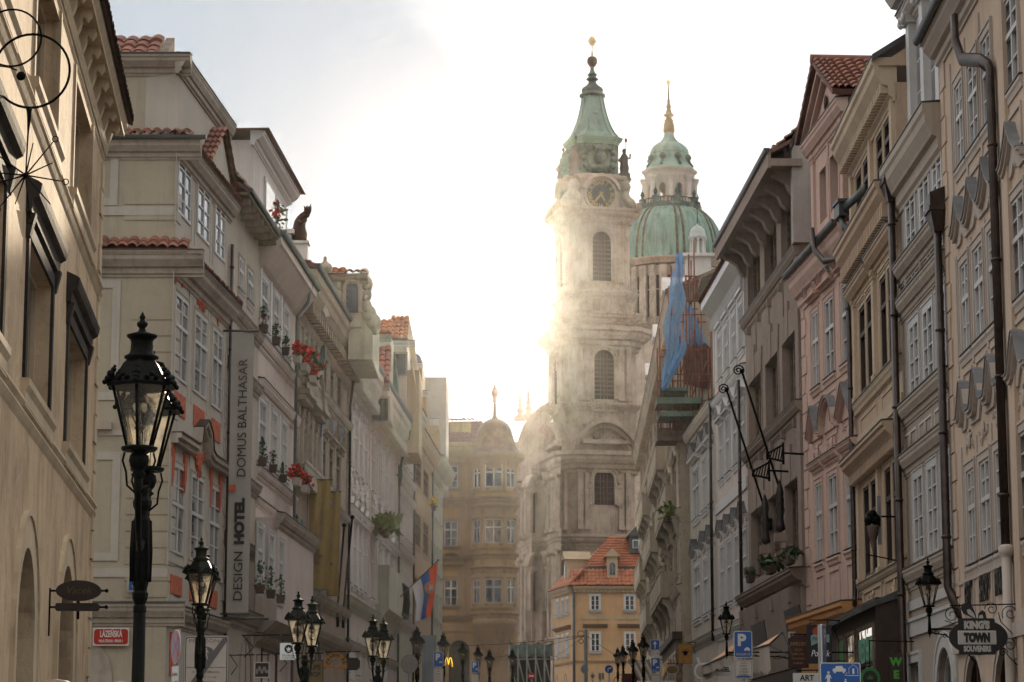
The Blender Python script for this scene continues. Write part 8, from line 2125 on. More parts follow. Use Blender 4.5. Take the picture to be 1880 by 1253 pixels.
# small shop signs on the left
def board(px0, px1, py0, py1, Y, label, mat, name='shop_sign', pts=None, group='shop signs on the left', frame=None):
 s = Sign(px0, px1, py0, py1, Y, label, name=name, group=group)
 s.plate(pts(s.w, s.h) if pts else rrect(s.w, s.h, .015), mat, 'board', -.02, .02)
 if frame:
  b = MB(); w, h, e = s.w / 2, s.h / 2, .02
  for x0,x1,z0,z1 in ((-w,-w + e,-h,h),(w - e,w,-h,h),(-w + e,w - e,-h,-h + e),(-w + e,w - e,h - e,h)): b.box(x0,x1,-.026,-.02,z0,z1)
  s.add(b, 'frame', frame)
 return s
def hanger(s, dx, up=.15, mat='iron'):
 b = MB(); b.tube([(-s.w / 2 if dx < 0 else s.w / 2,0,s.h / 2 + up),(dx,.25,s.h / 2 + up)],.012,5); b.tube([(-s.w * .4,0,s.h / 2 + up),(s.w * .5,0,s.h / 2 + up)],.012,5)
 for q in (-.35, .35): b.tube([(s.w * q, 0, s.h / 2 - .01), (s.w * q, 0, s.h / 2 + up)], .006, 4)
 b.tube([(dx, .25, s.h / 2 + up + .02), (dx * .75, .18, s.h / 2 + up - .22), (dx * .95, .25, s.h / 2 + up - .4)], .01, 5); s.add(b, 'bracket', mat)
s = board(514, 546, 1181, 1212, 47.0, 'white square hanging sign with black crown disc reading The Bridge', 'brightwhite'); hanger(s, -.9)
s.poly(shift(oval(s.w * .48, s.w * .48), 0, s.h * .15), 'black', -.02, 'disc')
b = MB(); x, z, q = 0, s.h * .15, s.w * .15
b.prism([(x - q, z + q * .7), (x - q * .5, z), (x, z + q * .8), (x + q * .5, z), (x + q, z + q * .7), (x + q * .6, z - q * .55), (x - q * .6, z - q * .55)], 'y', -.027, -.023); b.box(x - q * .5, x + q * .5, -.027, -.023, z - q * 1.0, z - q * .7); s.add(b, 'crown_emblem', 'brightwhite')
s.text('The Bridge', 0, -s.h * .24, s.h * .12, 'greytext', -.023, width=s.w * .78); s.text('& Little King', -s.w * .06, -s.h * .38, s.h * .07, 'greytext', -.023, width=s.w * .62)
s = board(555, 594, 1212, 1256, 56.0, 'mustard hanging board reading DUPE SHOP beside the lamp', 'mustardb', frame='darkboard'); hanger(s, -.8)
s.text('DUPE', 0, s.h * .18, s.h * .2, 'black', -.024, width=s.w * .72, bold=.006); s.text('SHOP', 0, -s.h * .12, s.h * .2, 'black', -.024, width=s.w * .72, bold=.006)
s = board(467, 495, 1216, 1245, 52.0, 'small dark framed picture sign with pale figures', 'darkboard', frame='signpaper'); hanger(s, -.7)
for k in range(5): s.poly(shift(oval(.05 + .01 * k, .12 - .012 * k, 10), -.1 + .05 * k, .03 * ((k % 2) * 2 - 1)), 'greyboard', -.021, 'pale_figure')
s.text('RESTAURACE', 0, -s.h * .62, .03, 'greyboard', -.02, width=s.w * .8)
def arch_sign():
 s = Sign(596, 637, 1198, 1223, 60.0, 'amber semicircular arched sign above the doorway past the mustard board', name='shop_sign', group='shop signs on the left')
 w, h = s.w, s.h; n = 16
 b = MB(); b.strip([(-w / 2 * math.cos(PI * i / n), -h / 2 + h * math.sin(PI * i / n)) for i in range(n + 1)], [(-w * .3 * math.cos(PI * i / n), -h / 2 + h * .58 * math.sin(PI * i / n)) for i in range(n + 1)], -.02, .02); b.box(-w / 2, w / 2, -.02, .02, -h * .68, -h / 2); s.add(b, 'board', 'orangeb')
 b = MB()
 for i in range(9):
  a = PI * (i + 1) / 10; tb = text_mb('PRAGUE BEE'[i], .085, .004, .004); tb.xf(Matrix.Rotation(-(PI / 2 - a), 4, 'Y') if False else Matrix.Rotation((PI / 2 - a) * -1, 4, 'Y'))
  cx_,cz_ = -w * .4 * math.cos(a),-h / 2 + h * .79 * math.sin(a); b.add([(v[0] + cx_,v[1] - .024,v[2] + cz_) for v in tb.v],tb.f)
 s.add(b, 'lettering', 'darkboard')
 s.poly([(-w * .16, -h * .48), (-w * .1, -h * .1), (-w * .03, h * .05), (.0, -h * .2), (w * .08, -h * .02), (w * .14, -h * .48)], 'greyboard', -.0, 'emblem')
 b = MB(); b.tube([(w * .4, 0, -h * .6), (-.6, .5, -h * .6)], .012, 5); s.add(b, 'bracket', 'iron')
arch_sign()
s = board(635, 661, 1208, 1231, 62.0, 'dark octagonal hanging sign by the pale green house foot', 'darkboard', pts=lambda w, h: [(-w * .5, -h * .25), (-w * .3, -h * .5), (w * .3, -h * .5), (w * .5, -h * .25), (w * .5, h * .25), (w * .3, h * .5), (-w * .3, h * .5), (-w * .5, h * .25)]); hanger(s, -.7)
# round sign back and pale panel
s = Sign(735, 767, 1202, 1237, 72.0, 'round grey back of a traffic sign beside a lamp', pole=True, group='traffic boards on the left')
s.plate(oval(s.w, s.h), 'greyboard', y0=-.01); b = MB(); b.box(-.012, .012, -.016, -.01, -s.h * .45, s.h * .45); s.add(b, 'stiffener', 'sheetl')
s = Sign(775, 801, 1167, 1262, 88.0, 'tall pale blue-grey panel of glass blocks beside the parking sign', name='glass_panel', cat='panel')
s.plate(rrect(s.w, s.h, .02), 'bluegrey', 'panel')
b = MB()
for k in range(12): z = -s.h / 2 + s.h * k / 12; b.box(-s.w / 2, s.w / 2, -.02, -.012, z, z + .02)
for k in range(3): x = -s.w / 2 + s.w * (k + .5) / 3; b.box(x, x + .03, -.022, -.012, -s.h / 2, s.h / 2)
s.add(b, 'grid', 'sheetl')
b = MB(); b.tube([(0, .1, -s.h / 2), (0, .1, -s.h / 2 - 3)], .05, 6); s.add(b, 'post', 'sheetl')
# yellow M over the passage
def m_sign():
 Y = 163.5; s = Sign(816, 831, 1207, 1224, Y, 'glowing yellow M of a burger restaurant in the dark passage arch', name='restaurant_sign')
 w, h = s.w, s.h; b = MB()
 for q in (-1, 1):
  pts = [(q * w * .48,-.02,-h * .5),(q * w * .43,-.02,-h * .05),(q * w * .34,-.02,h * .35),(q * w * .24,-.02,h * .47),(q * w * .14,-.02,h * .35),(q * w * .05,-.02,-h * .05),(0,-.02,-h * .3)]
  b.tube(pts, w * .055, 6)
 s.add(b, 'letter_m', 'neonyellow')
m_sign()
# signs on the square
s = Sign(969, 982, 1235, 1248, 118.0, 'round red no-entry sign under the netted canopy', pole=True, group='small signs on the square')
s.plate(oval(s.w, s.h), 'red'); b = MB(); b.box(-s.w * .33, s.w * .33, -.018, -.012, -s.h * .09, s.h * .09); s.add(b, 'bar', 'signwhite')
s = Sign(1110, 1126, 1221, 1237, 118.0, 'round blue sign with a white bent arrow before the apricot house', pole=True, group='small signs on the square')
s.plate(oval(s.w, s.h), 'signwhite'); s.plate(oval(s.w * .92, s.h * .92), 'blue', 'face', -.015, -.012)
b = MB(); w = s.w; b.ribbon([(-w * .15, -w * .28), (-w * .15, w * .02), (-w * .08, w * .12), (w * .12, w * .14)], -w * .09, -.018, -.015); b.prism([(w * .1, w * .0), (w * .1, w * .26), (w * .3, w * .12)], 'y', -.018, -.015); s.add(b, 'arrow', 'signwhite')
s = Sign(1066, 1080, 1221, 1237, 120.0, 'round pale blue sign on the tram pole', group='small signs on the square'); s.plate(oval(s.w, s.h), 'bluegrey')
s = Sign(1082, 1094, 1234, 1250, 120.0, 'small white and yellow diamond priority sign', pole=True, group='small signs on the square')
s.plate([(0, s.h / 2), (-s.w / 2, 0), (0, -s.h / 2), (s.w / 2, 0)], 'signwhite'); s.plate([(0, s.h * .32), (-s.w * .32, 0), (0, -s.h * .32), (s.w * .32, 0)], 'orangeb', 'face', -.015, -.012)
s = Sign(1096, 1107, 1236, 1248, 122.0, 'small grey double sign plate right of the diamond', pole=True, group='small signs on the square'); s.plate(rrect(s.w * .45, s.h, .01), 'sheetl'); b = MB(); b.prism(shift(rrect(s.w * .4, s.h, .01), s.w * .5, 0), 'y', -.012, 0); s.add(b, 'second_plate', 'sheetl')
def tram_pole():
 Y = 122.0; c = at(1075, 1155, Y); zb = gz(Y); r = empty('tram_pole', (c.x, Y, zb), 'tall grey-green tram pole with ring insulators before the apricot house', 'pole')
 h = c.z - zb; b = MB(); b.lathe([(.14, 0), (.14, 1.2), (.10, 1.3), (.085, h - .1), (.05, h)], (0, 0, 0), 10); b.build('post', M['sheetl'], r)
 b = MB()
 for dz,rr_ in ((-.25,.16),(-.6,.11)): b.tube([(-.22 + rr_ * math.cos(t),0,h + dz + rr_ * math.sin(t)) for t in [2 * PI * i / 12 for i in range(13)]],.015,4); b.tube([(0,0,h + dz),(-.1,0,h + dz)],.015,4)
 b.build('insulator_ring', M['iron'], r)
 b = MB()
 for (x, y, z) in ((-9, 30, -.4), (-9, -12, -1.0), (-4.0, 45, -.8), (6, 30, -1.2)):
  pts = [(x * t, y * t, h - .3 + z * t - .25 * math.sin(PI * t)) for t in [i / 8 for i in range(9)]]; b.tube(pts, .012, 4)
 b.build('span_wire', M['iron'], r)
tram_pole()
def canopy():
 Y = 128.0; a, c = at(935, 1190, Y), at(1016, 1190, Y); zb = gz(Y)
 r = empty('scaffold_canopy', (a.x, Y, zb), 'low scaffold canopy wrapped in grey-green netting at the foot of the church', 'scaffold')
 W_ = c.x - a.x; z0, z1 = zY(1207, Y) - zb, zY(1184, Y) - zb
 b = MB(); n = 12; vs = []
 for i in range(n + 1):
  x = W_ * i / n; vs += [(x,.1 * math.sin(i * 1.7),z1 - .25 * abs(math.sin(i * .8)) + .2),(x,.05 * math.cos(i),z0 - .1 * math.sin(i * 2.1)),(x,4,z1 + .2)]
 b.add(vs, [(3 * i, 3 * i + 1, 3 * i + 4, 3 * i + 3) for i in range(n)] + [(3 * i, 3 * i + 3, 3 * i + 5, 3 * i + 2) for i in range(n)], True); b.build('netting', M['greynet'], r)
 b = MB()
 for i in range(6):
  x = W_ * i / 5; b.tube([(x, 0, 0), (x, 0, z1)], .05, 6)
  if i < 5: b.tube([(x, 0, z0), (x + W_ / 5, 0, 0 + z0 * .45)], .035, 5)
 b.tube([(0, 0, z0 * .5), (W_, 0, z0 * .5)], .04, 5); b.tube([(0, 0, z0 - .1), (W_, 0, z0 - .1)], .04, 5); b.build('poles', M['sheetl'], r)
 b = MB(); b.box(.1, W_ - .1, 3.5, 3.9, 0, z0 + .2); b.build('hoarding', M['darkboard'], r)
canopy()
M['pinkflower'] = plain('dusty_pink_petals', (.40, .10, .10), .6, var=.25, scale=20, bump=0)
M['greypaint'] = plain('light_grey_paint', (.50, .48, .46), .6, var=.05)
M['crest'] = plain('crest_print', (.45, .16, .08), .8, var=.2)
M['redlight2'] = plain('red_seal_paint', (.45, .05, .02), .5, var=.1)
M['statuedark'] = stucco('blackened_statue_stone', (.085, .045, .032), .5)
M['rustpole'] = plain('rusty_tube', (.24, .09, .055), .7, .1, var=.3, scale=2)
M['greendeck'] = plain('green_deck_board', (.10, .15, .115), .8, var=.3, scale=1)
M['rustsheet'] = plain('reddish_brown_sheeting', (.19, .10, .075), .85, var=.3, scale=.6)
def kings_sign():
 f = beige; x, z = f.hit(1871, 1170); p = f.world(x, 0, z); Y = p.y - .0
 s = Sign(1757, 1829, 1136, 1200, Y, "black and white KING'S TOWN SOUVENIRS sign hanging from scrolled ironwork", name='souvenir_sign')
 w, h = s.w, s.h; u = Y / F
 P = lambda px, py: ((px - 1793) * u, -(py - 1168) * u)
 s.plate(shift(oval(108 * u, 66 * u), (1796 - 1793) * u, -(1170 - 1168) * u), 'black', 'oval_board', -.012, .012)
 s.plate(shift(rrect(67 * u, 66 * u, .03), 0, -1 * u), 'black', 'board', -.03, -.012)
 e = .008
 s.plate(shift(rrect(70 * u, 25 * u, .01), 0, P(0, 1171)[1]), 'signwhite', 'white_band_rim', -.036, -.03); s.plate(shift(rrect(67 * u, 22 * u, .008), 0, P(0, 1171)[1]), 'greypaint', 'white_band', -.040, -.036)
 s.text("KING'S", 0, P(0, 1149)[1], 13 * u, 'greypaint', -.034, width=47 * u, bold=.012); s.text('TOWN', 0, P(0, 1172)[1], 15 * u, 'black', -.044, width=48 * u, bold=.016); s.text('SOUVENIRS', 0, P(0, 1192)[1], 10 * u, 'greypaint', -.034, width=50 * u, bold=.007)
 # bow on top
 for pts, m, y in (([(1794, 1139), (1770, 1128), (1765, 1118), (1768, 1110), (1778, 1108), (1786, 1114), (1792, 1128)], 'black', -.02), ([(1796, 1139), (1797, 1127), (1804, 1121), (1810, 1125), (1812, 1136)], 'black', -.02), ([(1792, 1137), (1778, 1128), (1776, 1121), (1781, 1119), (1788, 1126)], 'greypaint', -.024), ([(1797, 1137), (1799, 1131), (1804, 1129), (1806, 1136)], 'greypaint', -.024)):
  b = MB(); b.prism([P(*q) for q in pts], 'y', y, y + .012); s.add(b, 'bow', m)
 b = MB(); Q = lambda px, py: (P(px, py)[0], .0, P(px, py)[1])
 b.tube([Q(1746,1113),Q(1868,1110)],.011,6); b.tube([Q(1868,1108),Q(1873,1178),Q(1876,1240)],.018,6,rs=[.016,.02,.014])
 def spiral(cx,cy,r,a0,turns,sgn=1,n=26): return [Q(cx + r * (1 - .8 * i / n) * math.cos(a0 + sgn * 2 * PI * turns * i / n),cy + r * (1 - .8 * i / n) * math.sin(a0 + sgn * 2 * PI * turns * i / n)) for i in range(n + 1)]
 for q in (spiral(1749,1130,15,-.6,1.5,-1),spiral(1822,1119,13,PI,1.4,1),spiral(1856,1127,16,2.6,1.5,1),spiral(1853,1184,12,-2.0,1.4,1),spiral(1840,1198,9,0,1.3,-1),spiral(1865,1213,9,-1.6,1.3,1)): b.tube(q,.007,5)
 b.tube([Q(1834,1125),Q(1838,1142),Q(1855,1160),Q(1868,1175),Q(1872,1190)],.008,5); b.tube([Q(1768,1112),Q(1768,1116)],.006,4); b.tube([Q(1842,1190),Q(1850,1205),Q(1866,1221)],.008,5); b.tube([Q(1736,1140),Q(1750,1145),Q(1765,1141)],.008,5)
 s.add(b, 'iron_bracket', 'iron')
kings_sign()
# green letters on the end wall of the brown shopfront, doorway leaf disc
def shop_letters():
 Y = RA[1] - .15; s = Sign(1634, 1656, 1205, 1253, Y - .25, 'green letters W and E on the dark end wall of the shopfront box', name='lettering_board')
 s.plate(rrect(s.w, s.h * 1.3, .01), 'darkbrown'); s.text('W', 0, s.h * .27, s.h * .30, 'neongreen', -.016, bold=.012); s.text('E', 0, -s.h * .22, s.h * .30, 'neongreen', -.016, bold=.012)
 b = MB(); b.box(-s.w, s.w * .2, .0, .2, -s.h * 1.2, -s.h * .8); s.add(b, 'mount', 'darkbrown')
shop_letters()
s = Sign(1579, 1616, 1226, 1266, 47.0, 'round green disc sign with a five-pointed leaf below the shopfront window', group='shop signs on the right')
s.plate(oval(s.w, s.h), 'green'); s.plate(oval(s.w * .72, s.h * .72), 'black', 'face', -.015, -.012); s.plate(oval(s.w * .66, s.h * .66), 'darkboard', 'inner_face', -.018, -.015)
b = MB()
for a in (-70, -35, 0, 35, 70):
 ln = s.w * (.28 if a == 0 else .22); st = len(b.v); b.prism([(0, 0), (ln * .14, ln * .5), (0, ln), (-ln * .14, ln * .5)], 'y', -.022, -.018); b.xf(Matrix.Translation((0, 0, -s.h * .05)) @ Matrix.Rotation(math.radians(a), 4, 'Y'), st)
s.add(b, 'leaf', 'green')
b = MB(); b.tube([(0, .01, s.h / 2), (0, .01, s.h / 2 + .5)], .01, 5); b.tube([(0, .01, s.h / 2 + .5), (.9, .4, s.h / 2 + .5)], .012, 5); s.add(b, 'bracket', 'iron')
# beer board
s = board(1481, 1527, 1148, 1219, 50.0, 'tall black beer board with red seal and white script behind the narrow P sign', 'black', group='shop signs on the right', frame='darkboard')
w, h = s.w, s.h
s.poly(shift(oval(w * .36, w * .36), -w * .08, h * .33), 'redlight2', -.021, 'red_seal')
s.poly([(-w * .34, h * .22), (-w * .22, h * .26), (w * .02, h * .22), (w * .40, h * .26), (w * .40, h * .05), (w * .0, h * .06), (-w * .32, -h * .04)], 'teal', -.0225, 'pale_label'); s.text('Pilsner', w * .0, h * .14, h * .10, 'darkboard', -.027, width=w * .6, shear=.2)
s.text('Podnik', w * .02, -h * .24, h * .17, 'brightwhite', -.024, width=w * .74, shear=.3)
hanger(s, w * .9, .10);
s = board(1447, 1484, 1172, 1227, 51.0, 'maroon board listing jewellery, hanging left of the black beer board', 'maroon', group='shop signs on the right', frame='darkboard'); w, h = s.w, s.h; hanger(s, w * .9, .08)
b = MB(); b.strip(arc_pts(-w * .4, w * .4, h * .5, h * .62, 8), [(p[0], h * .5) for p in arc_pts(-w * .4, w * .4, h * .5, h * .62, 8)], -.02, .02); s.add(b, 'board_crest', 'maroon')
for j, (t, ww, hh) in enumerate((('JEWELLERY', .84, .12), ('GOLD', .38, .07), ('AMBER, ONYX', .6, .07), ('DIAMONDS', .66, .07), ('GARNET', .5, .07))): s.text(t, 0, h * (.30 - .15 * j - (.04 if j else 0)), h * hh, 'goldpaint', -.024, width=w * ww)
s = board(1447, 1461, 1160, 1179, 51.5, 'small square pale tile sign with a dark squiggle above the maroon board', 'canvas', group='shop signs on the right'); s.text('17', 0, 0, s.h * .7, 'black', -.022, width=s.w * .7, shear=.3)
b = MB(); b.box(-.02, .02, 0, .4, -.02, .02); s.add(b, 'bracket', 'iron')
s = board(1456, 1507, 1236, 1266, 45.0, 'white board with the word ART in serif capitals, low in the frame', 'signwhite', group='shop signs on the right'); s.text('ART', 0, s.h * .18, s.h * .34, 'black', -.024, width=s.w * .52, bold=.004); s.text('CAFÉ', 0, -s.h * .35, s.h * .25, 'black', -.024, width=s.w * .55); hanger(s, s.w * .9, .05)
s = board(1309, 1344, 1220, 1242, 66.0, 'white oval board reading ROESEL at the edge of the awning', 'signwhite', pts=lambda w, h: rrect(w, h, h * .45), group='shop signs on the right'); s.text('ROESEL', 0, s.h * .05, s.h * .36, 'black', -.024, width=s.w * .76, bold=.006); hanger(s, s.w * .9, .08)
s = board(1274, 1312, 1217, 1248, 70.0, 'blank oval white sign ring under the lower awning end', 'signwhite', pts=lambda w, h: rrect(w, h, h * .45), group='shop signs on the right'); s.poly(rrect(s.w * .8, s.h * .72, s.h * .32), 'canvas', -.021, 'face'); b = MB(); b.box(-.02, .5, 0, .03, -.02, .02); s.add(b, 'bracket', 'iron')
s = board(1245, 1271, 1182, 1219, 90.0, 'amber square board with a dark leaf emblem against the tan wall', 'orangeb', group='shop signs on the right', frame='mustardb'); w, h = s.w, s.h
b = MB()
for a in (-60, -25, 15, 50):
 st = len(b.v); b.prism([(0, -h * .15), (w * .1, h * .05), (0, h * .28), (-w * .08, h * .05)], 'y', -.027, -.021); b.xf(Matrix.Rotation(math.radians(a), 4, 'Y'), st)
s.add(b, 'leaf_emblem', 'maroon'); hanger(s, w * .8, .05)
s = board(1222, 1246, 1221, 1239, 92.0, 'tan oval board below the amber board', 'canvas', pts=oval, group='shop signs on the right'); s.poly(oval(s.w * .86, s.h * .8), 'mustardb', -.021, 'face'); hanger(s, s.w * .9, .05)
# ------------------------------------------------------------------ awnings
def awning(name, pts, Y0, Y1, label, mat, drop=.25):
 """pts: four pixel corners (wall far, wall near, front near, front far) each with its own depth"""
 q = [at(px, py, Y) for px, py, Y in pts]
 r = empty('awning', q[0], label, 'awning', 'shop awnings on the right')
 L_ = [p - q[0] for p in q]; b = MB(); n = 10
 top = []
 for i in range(n + 1):
  t = i / n; a = L_[0].lerp(L_[1], t); c = L_[3].lerp(L_[2], t); top.append((a, c))
 vs = []
 for a, c in top: vs += [a, c]
 b.add(vs, [(2 * i, 2 * i + 1, 2 * i + 3, 2 * i + 2) for i in range(n)]); b.add([v - Vector((0, 0, .03)) for v in vs], [(2 * i, 2 * i + 2, 2 * i + 3, 2 * i + 1) for i in range(n)]); b.build('canopy', M[mat], r)
 b = MB(); vs = []
 for i, (a, c) in enumerate(top): vs += [c, c + Vector((.03 * math.sin(i * 2), 0, -drop * (1 + .12 * math.sin(i * 3))))]
 b.add(vs, [(2 * i, 2 * i + 1, 2 * i + 3, 2 * i + 2) for i in range(n)]); b.build('valance', M['canvas'], r)
 b = MB(); b.tube([L_[0], L_[3]], .02, 5); b.tube([L_[1], L_[2]], .02, 5); b.tube([L_[3], L_[2]], .025, 6); b.tube([L_[1], L_[1] + Vector((.2, 0, -.5)), L_[2]], .02, 5); b.build('frame', M['sheet'], r)
 return r
awning('a', [(1300, 1218, 72), (1352, 1180, 56), (1346, 1198, 56), (1284, 1226, 72)], 0, 0, 'peach striped awning sloping down behind the largest parking sign', 'canvasor')
awning('a', [(1392, 1186, 60), (1437, 1160, 50), (1412, 1184, 50), (1380, 1192, 60)], 0, 0, 'peach awning with a hanging valance right of the largest parking sign', 'canvasor', .55)
# striped awning by the lamps
def striped():
 Y = 112.0; c = at(1172, 1220, Y); r = empty('awning', c, 'striped brown and cream awning behind the cluster of lamps', 'awning', 'shop awnings on the right')
 for k in range(7):
  b = MB(); x0 = -.45 + .13 * k; b.add([(x0, 0, .2 + .0 * k), (x0 + .13, 0, .2), (x0 + .55, -.6, -.75), (x0 + .42, -.6, -.75)], [(0, 1, 2, 3)]); b.build('stripe', M['canvas' if k % 2 else 'timber'], r)
 b = MB(); b.tube([(-.45, 0, .2), (-.03, -.6, -.75)], .02, 5); b.tube([(.46, 0, .2), (.9, -.6, -.75)], .02, 5); b.tube([(.46, 0, .2), (1.6, .2, .2)], .02, 5); b.build('frame', M['sheet'], r)
 s = board(1141, 1170, 1237, 1258, 116.0, 'dark maroon rounded board at the foot of the apricot house', 'maroon', pts=lambda w, h: rrect(w, h, h * .4), group='shop signs on the right'); b = MB(); b.tube([(0, .02, -s.h / 2), (0, .02, -s.h / 2 - 3)], .04, 5); s.add(b, 'post', 'iron')
striped()
# ------------------------------------------------------------------ ice-cream cone on the yellow house
def cone_sign():
 f = yellowf; x, z = f.hit(1603, 985, .5); p = f.world(x, -.5 / f.k, z); Y = p.y; u = Y / F
 r = empty('cone_sign', (p.x, Y, zY(985, Y)), 'dark ice-cream cone figure hanging from the yellow house', 'sign')
 zz = lambda py: -(py - 985) * u
 b = MB(); b.lathe([(.01, zz(1018)), (7 * u, zz(990)), (12 * u, zz(966)), (11 * u, zz(965)), (0, zz(965))], (0, 0, 0), 14); b.build('cone', M['clay'], r)
 b = MB()
 for k,(dx,py,rr_) in enumerate(((-7,955,9),(5,954,10),(-1,946,10),(-9,962,6),(8,963,6))): b.ball((dx * u,0,zz(py)),rr_ * u,n=10,m=7)
 b.build('scoop', M['iron'], r)
 b = MB(); b.box(9 * u, 16 * u, .02, .05, zz(1000), zz(910)); b.build('back_board', M['sheetl'], r)
 b = MB(); b.tube([(0, 0, zz(948)), (.6, .15, zz(948))], .02, 5); b.tube([(-.15, 0, zz(1018)), (.6, .15, zz(1030))], .015, 5); b.build('bracket', M['iron'], r)
cone_sign()
# ------------------------------------------------------------------ flags, poles
def tricolour():
 Y = 84.0; u = Y / F
 tip, low = at(803, 1033, Y), at(757, 1076, Y)
 f = whiteornf; x, z = f.hit(722, 1108); root_p = f.world(x, 0, z)
 r = empty('flag', root_p, 'red, blue and white tricolour flag with a crest, hanging from a slanted pole', 'flag')
 T = tip - root_p; Lw = low - root_p
 b = MB(); b.tube([(0, 0, 0), tuple(T + Vector((.02, 0, .06)))], .022, 6); b.ball(tuple(T + Vector((.03, 0, .08))), .04); b.build('flag_pole', M['timber'], r)
 nu, nv = 18, 22; vs = []
 # corners in pixels: hoist from tip to low; the cloth falls to the bottom edge
 B0, B1 = at(794, 1131, Y) - root_p, at(758, 1143, Y) - root_p
 for j in range(nv + 1):
  v = j / nv
  for i in range(nu + 1):
   t = i / nu; top = T.lerp(Lw, t); bot = B0.lerp(B1, t); p = top.lerp(bot, v)
   p = p + Vector((.05 * math.sin(v * 5 + t * 3) * v - .18 * math.sin(t * PI) * v * 0 + (.14 * math.sin(v * PI) if t > .6 else .14 * math.sin(v * PI) * t / .6 * 1.0),.10 * math.sin(t * 9 + v * 3) * (.3 + v),-.10 * math.sin(v * PI * 2) * t)); vs.append(p)
 b = MB(); n = nu + 1
 for j in range(nv):
  for i in range(nu): b.f.append((j * n + i,j * n + i + 1,(j + 1) * n + i + 1,(j + 1) * n + i)); b.sm.append(True); b.mi.append(0 if i < 6 else (1 if i < 12 else 2))
 b.v = [tuple(v) for v in vs]; b.build('flag_cloth', [M['redlight'], M['bluecloth'], M['whitecloth']], r)
 c = vs[8 * n + 6] ; b = MB(); b.lathe([(0, 0), (.20, .0), (.21, .01)], (0, 0, 0), 18); b.lathe([(.0, .012), (.13, .012), (.14, .016)], (0, 0, 0), 14); b.xf(Matrix.Translation(c + Vector((0, -.14, 0))) @ Matrix.Rotation(PI / 2, 4, 'X') @ Matrix.Rotation(.5, 4, 'Y')); b.build('crest', M['crest'], r)
 b = MB(); q = c + Vector((0, -.165, 0))
 for k in range(8): a = k * PI / 4; b.tube([q, q + Vector((.12 * math.cos(a), 0, .12 * math.sin(a)))], .014, 4)
 b.build('crest_cross', M['whitecloth'], r)
tricolour()
def bare_pole(f, p0, p1, d1, label, group='bare flagpoles', r_=.03, scroll=False):
 x, z = f.hit(*p0); a = f.world(x, 0, z); x, z = f.hit(p1[0], p1[1], d1); c = f.world(x, -d1 / f.k, z)
 o = empty('flagpole', a, label, 'flagpole', group); b = MB(); b.tube([(0, 0, 0), tuple(c - a)], r_, 6); b.build('pole', M['iron'], o)
 b = MB(); b.ball(tuple(c - a), r_ * 2.2);
 if scroll:
  q = c - a; b.tube([q + Vector((.16 * (1 - i / 22) * math.cos(i * .6) - .1,0,.16 * (1 - i / 22) * math.sin(i * .6) + .02)) for i in range(20)],.02,5)
 b.build('finial', M['iron'], o)
 b = MB(); b.box(-.08, .08, -.08, .08, -.2, .12); b.build('socket', M['iron'], o)
 return o
bare_pole(brownornf, (618, 1140), (632, 965), 1.0, 'thin leaning flagpole left of the dark downpipe')
bare_pole(brownornf, (628, 1142), (647, 950), 1.3, 'thin leaning flagpole crossing the dark downpipe')
bare_pole(brownf, (1412, 960), (1334, 716), 1.2, 'long iron flagpole with scrolled tip, left one on the brown house', scroll=True, r_=.032)
bare_pole(brownf, (1440, 925), (1362, 682), 1.2, 'long iron flagpole with scrolled tip, right one on the brown house', scroll=True, r_=.032)
def iron_bracket(px, py, label):
 f = brownf; x, z = f.hit(px, py, .6); p = f.world(x, -.6 / f.k, z); o = empty('iron_bracket', p, label, 'bracket', 'iron brackets on the brown house'); u = p.y / F
 b = MB(); L_ = 30 * u
 b.tube([(-L_,0,-.02),(0,0,.22)],.03,5); b.tube([(-L_,0,-.12),(0,0,-.22)],.03,5); b.tube([(0,0,.28),(0,0,-.3)],.035,5); b.tube([(-L_,0,.05),(-L_,0,-.18)],.03,5)
 for k in range(6): t = k / 6; x0 = -L_ * (1 - t); b.tube([(x0,0,-.12 - .1 * t),(x0 + L_ / 6,0,-.02 + .24 * (t + 1 / 6))],.018,4)
 b.build('lattice', M['iron'], o); b = MB(); b.tube([(0, 0, 0), (.55, .25, 0)], .03, 5); b.build('arm', M['iron'], o)
iron_bracket(1438, 832, 'upper triangular lattice bracket on the brown house'); iron_bracket(1412, 864, 'lower triangular lattice bracket on the brown house')
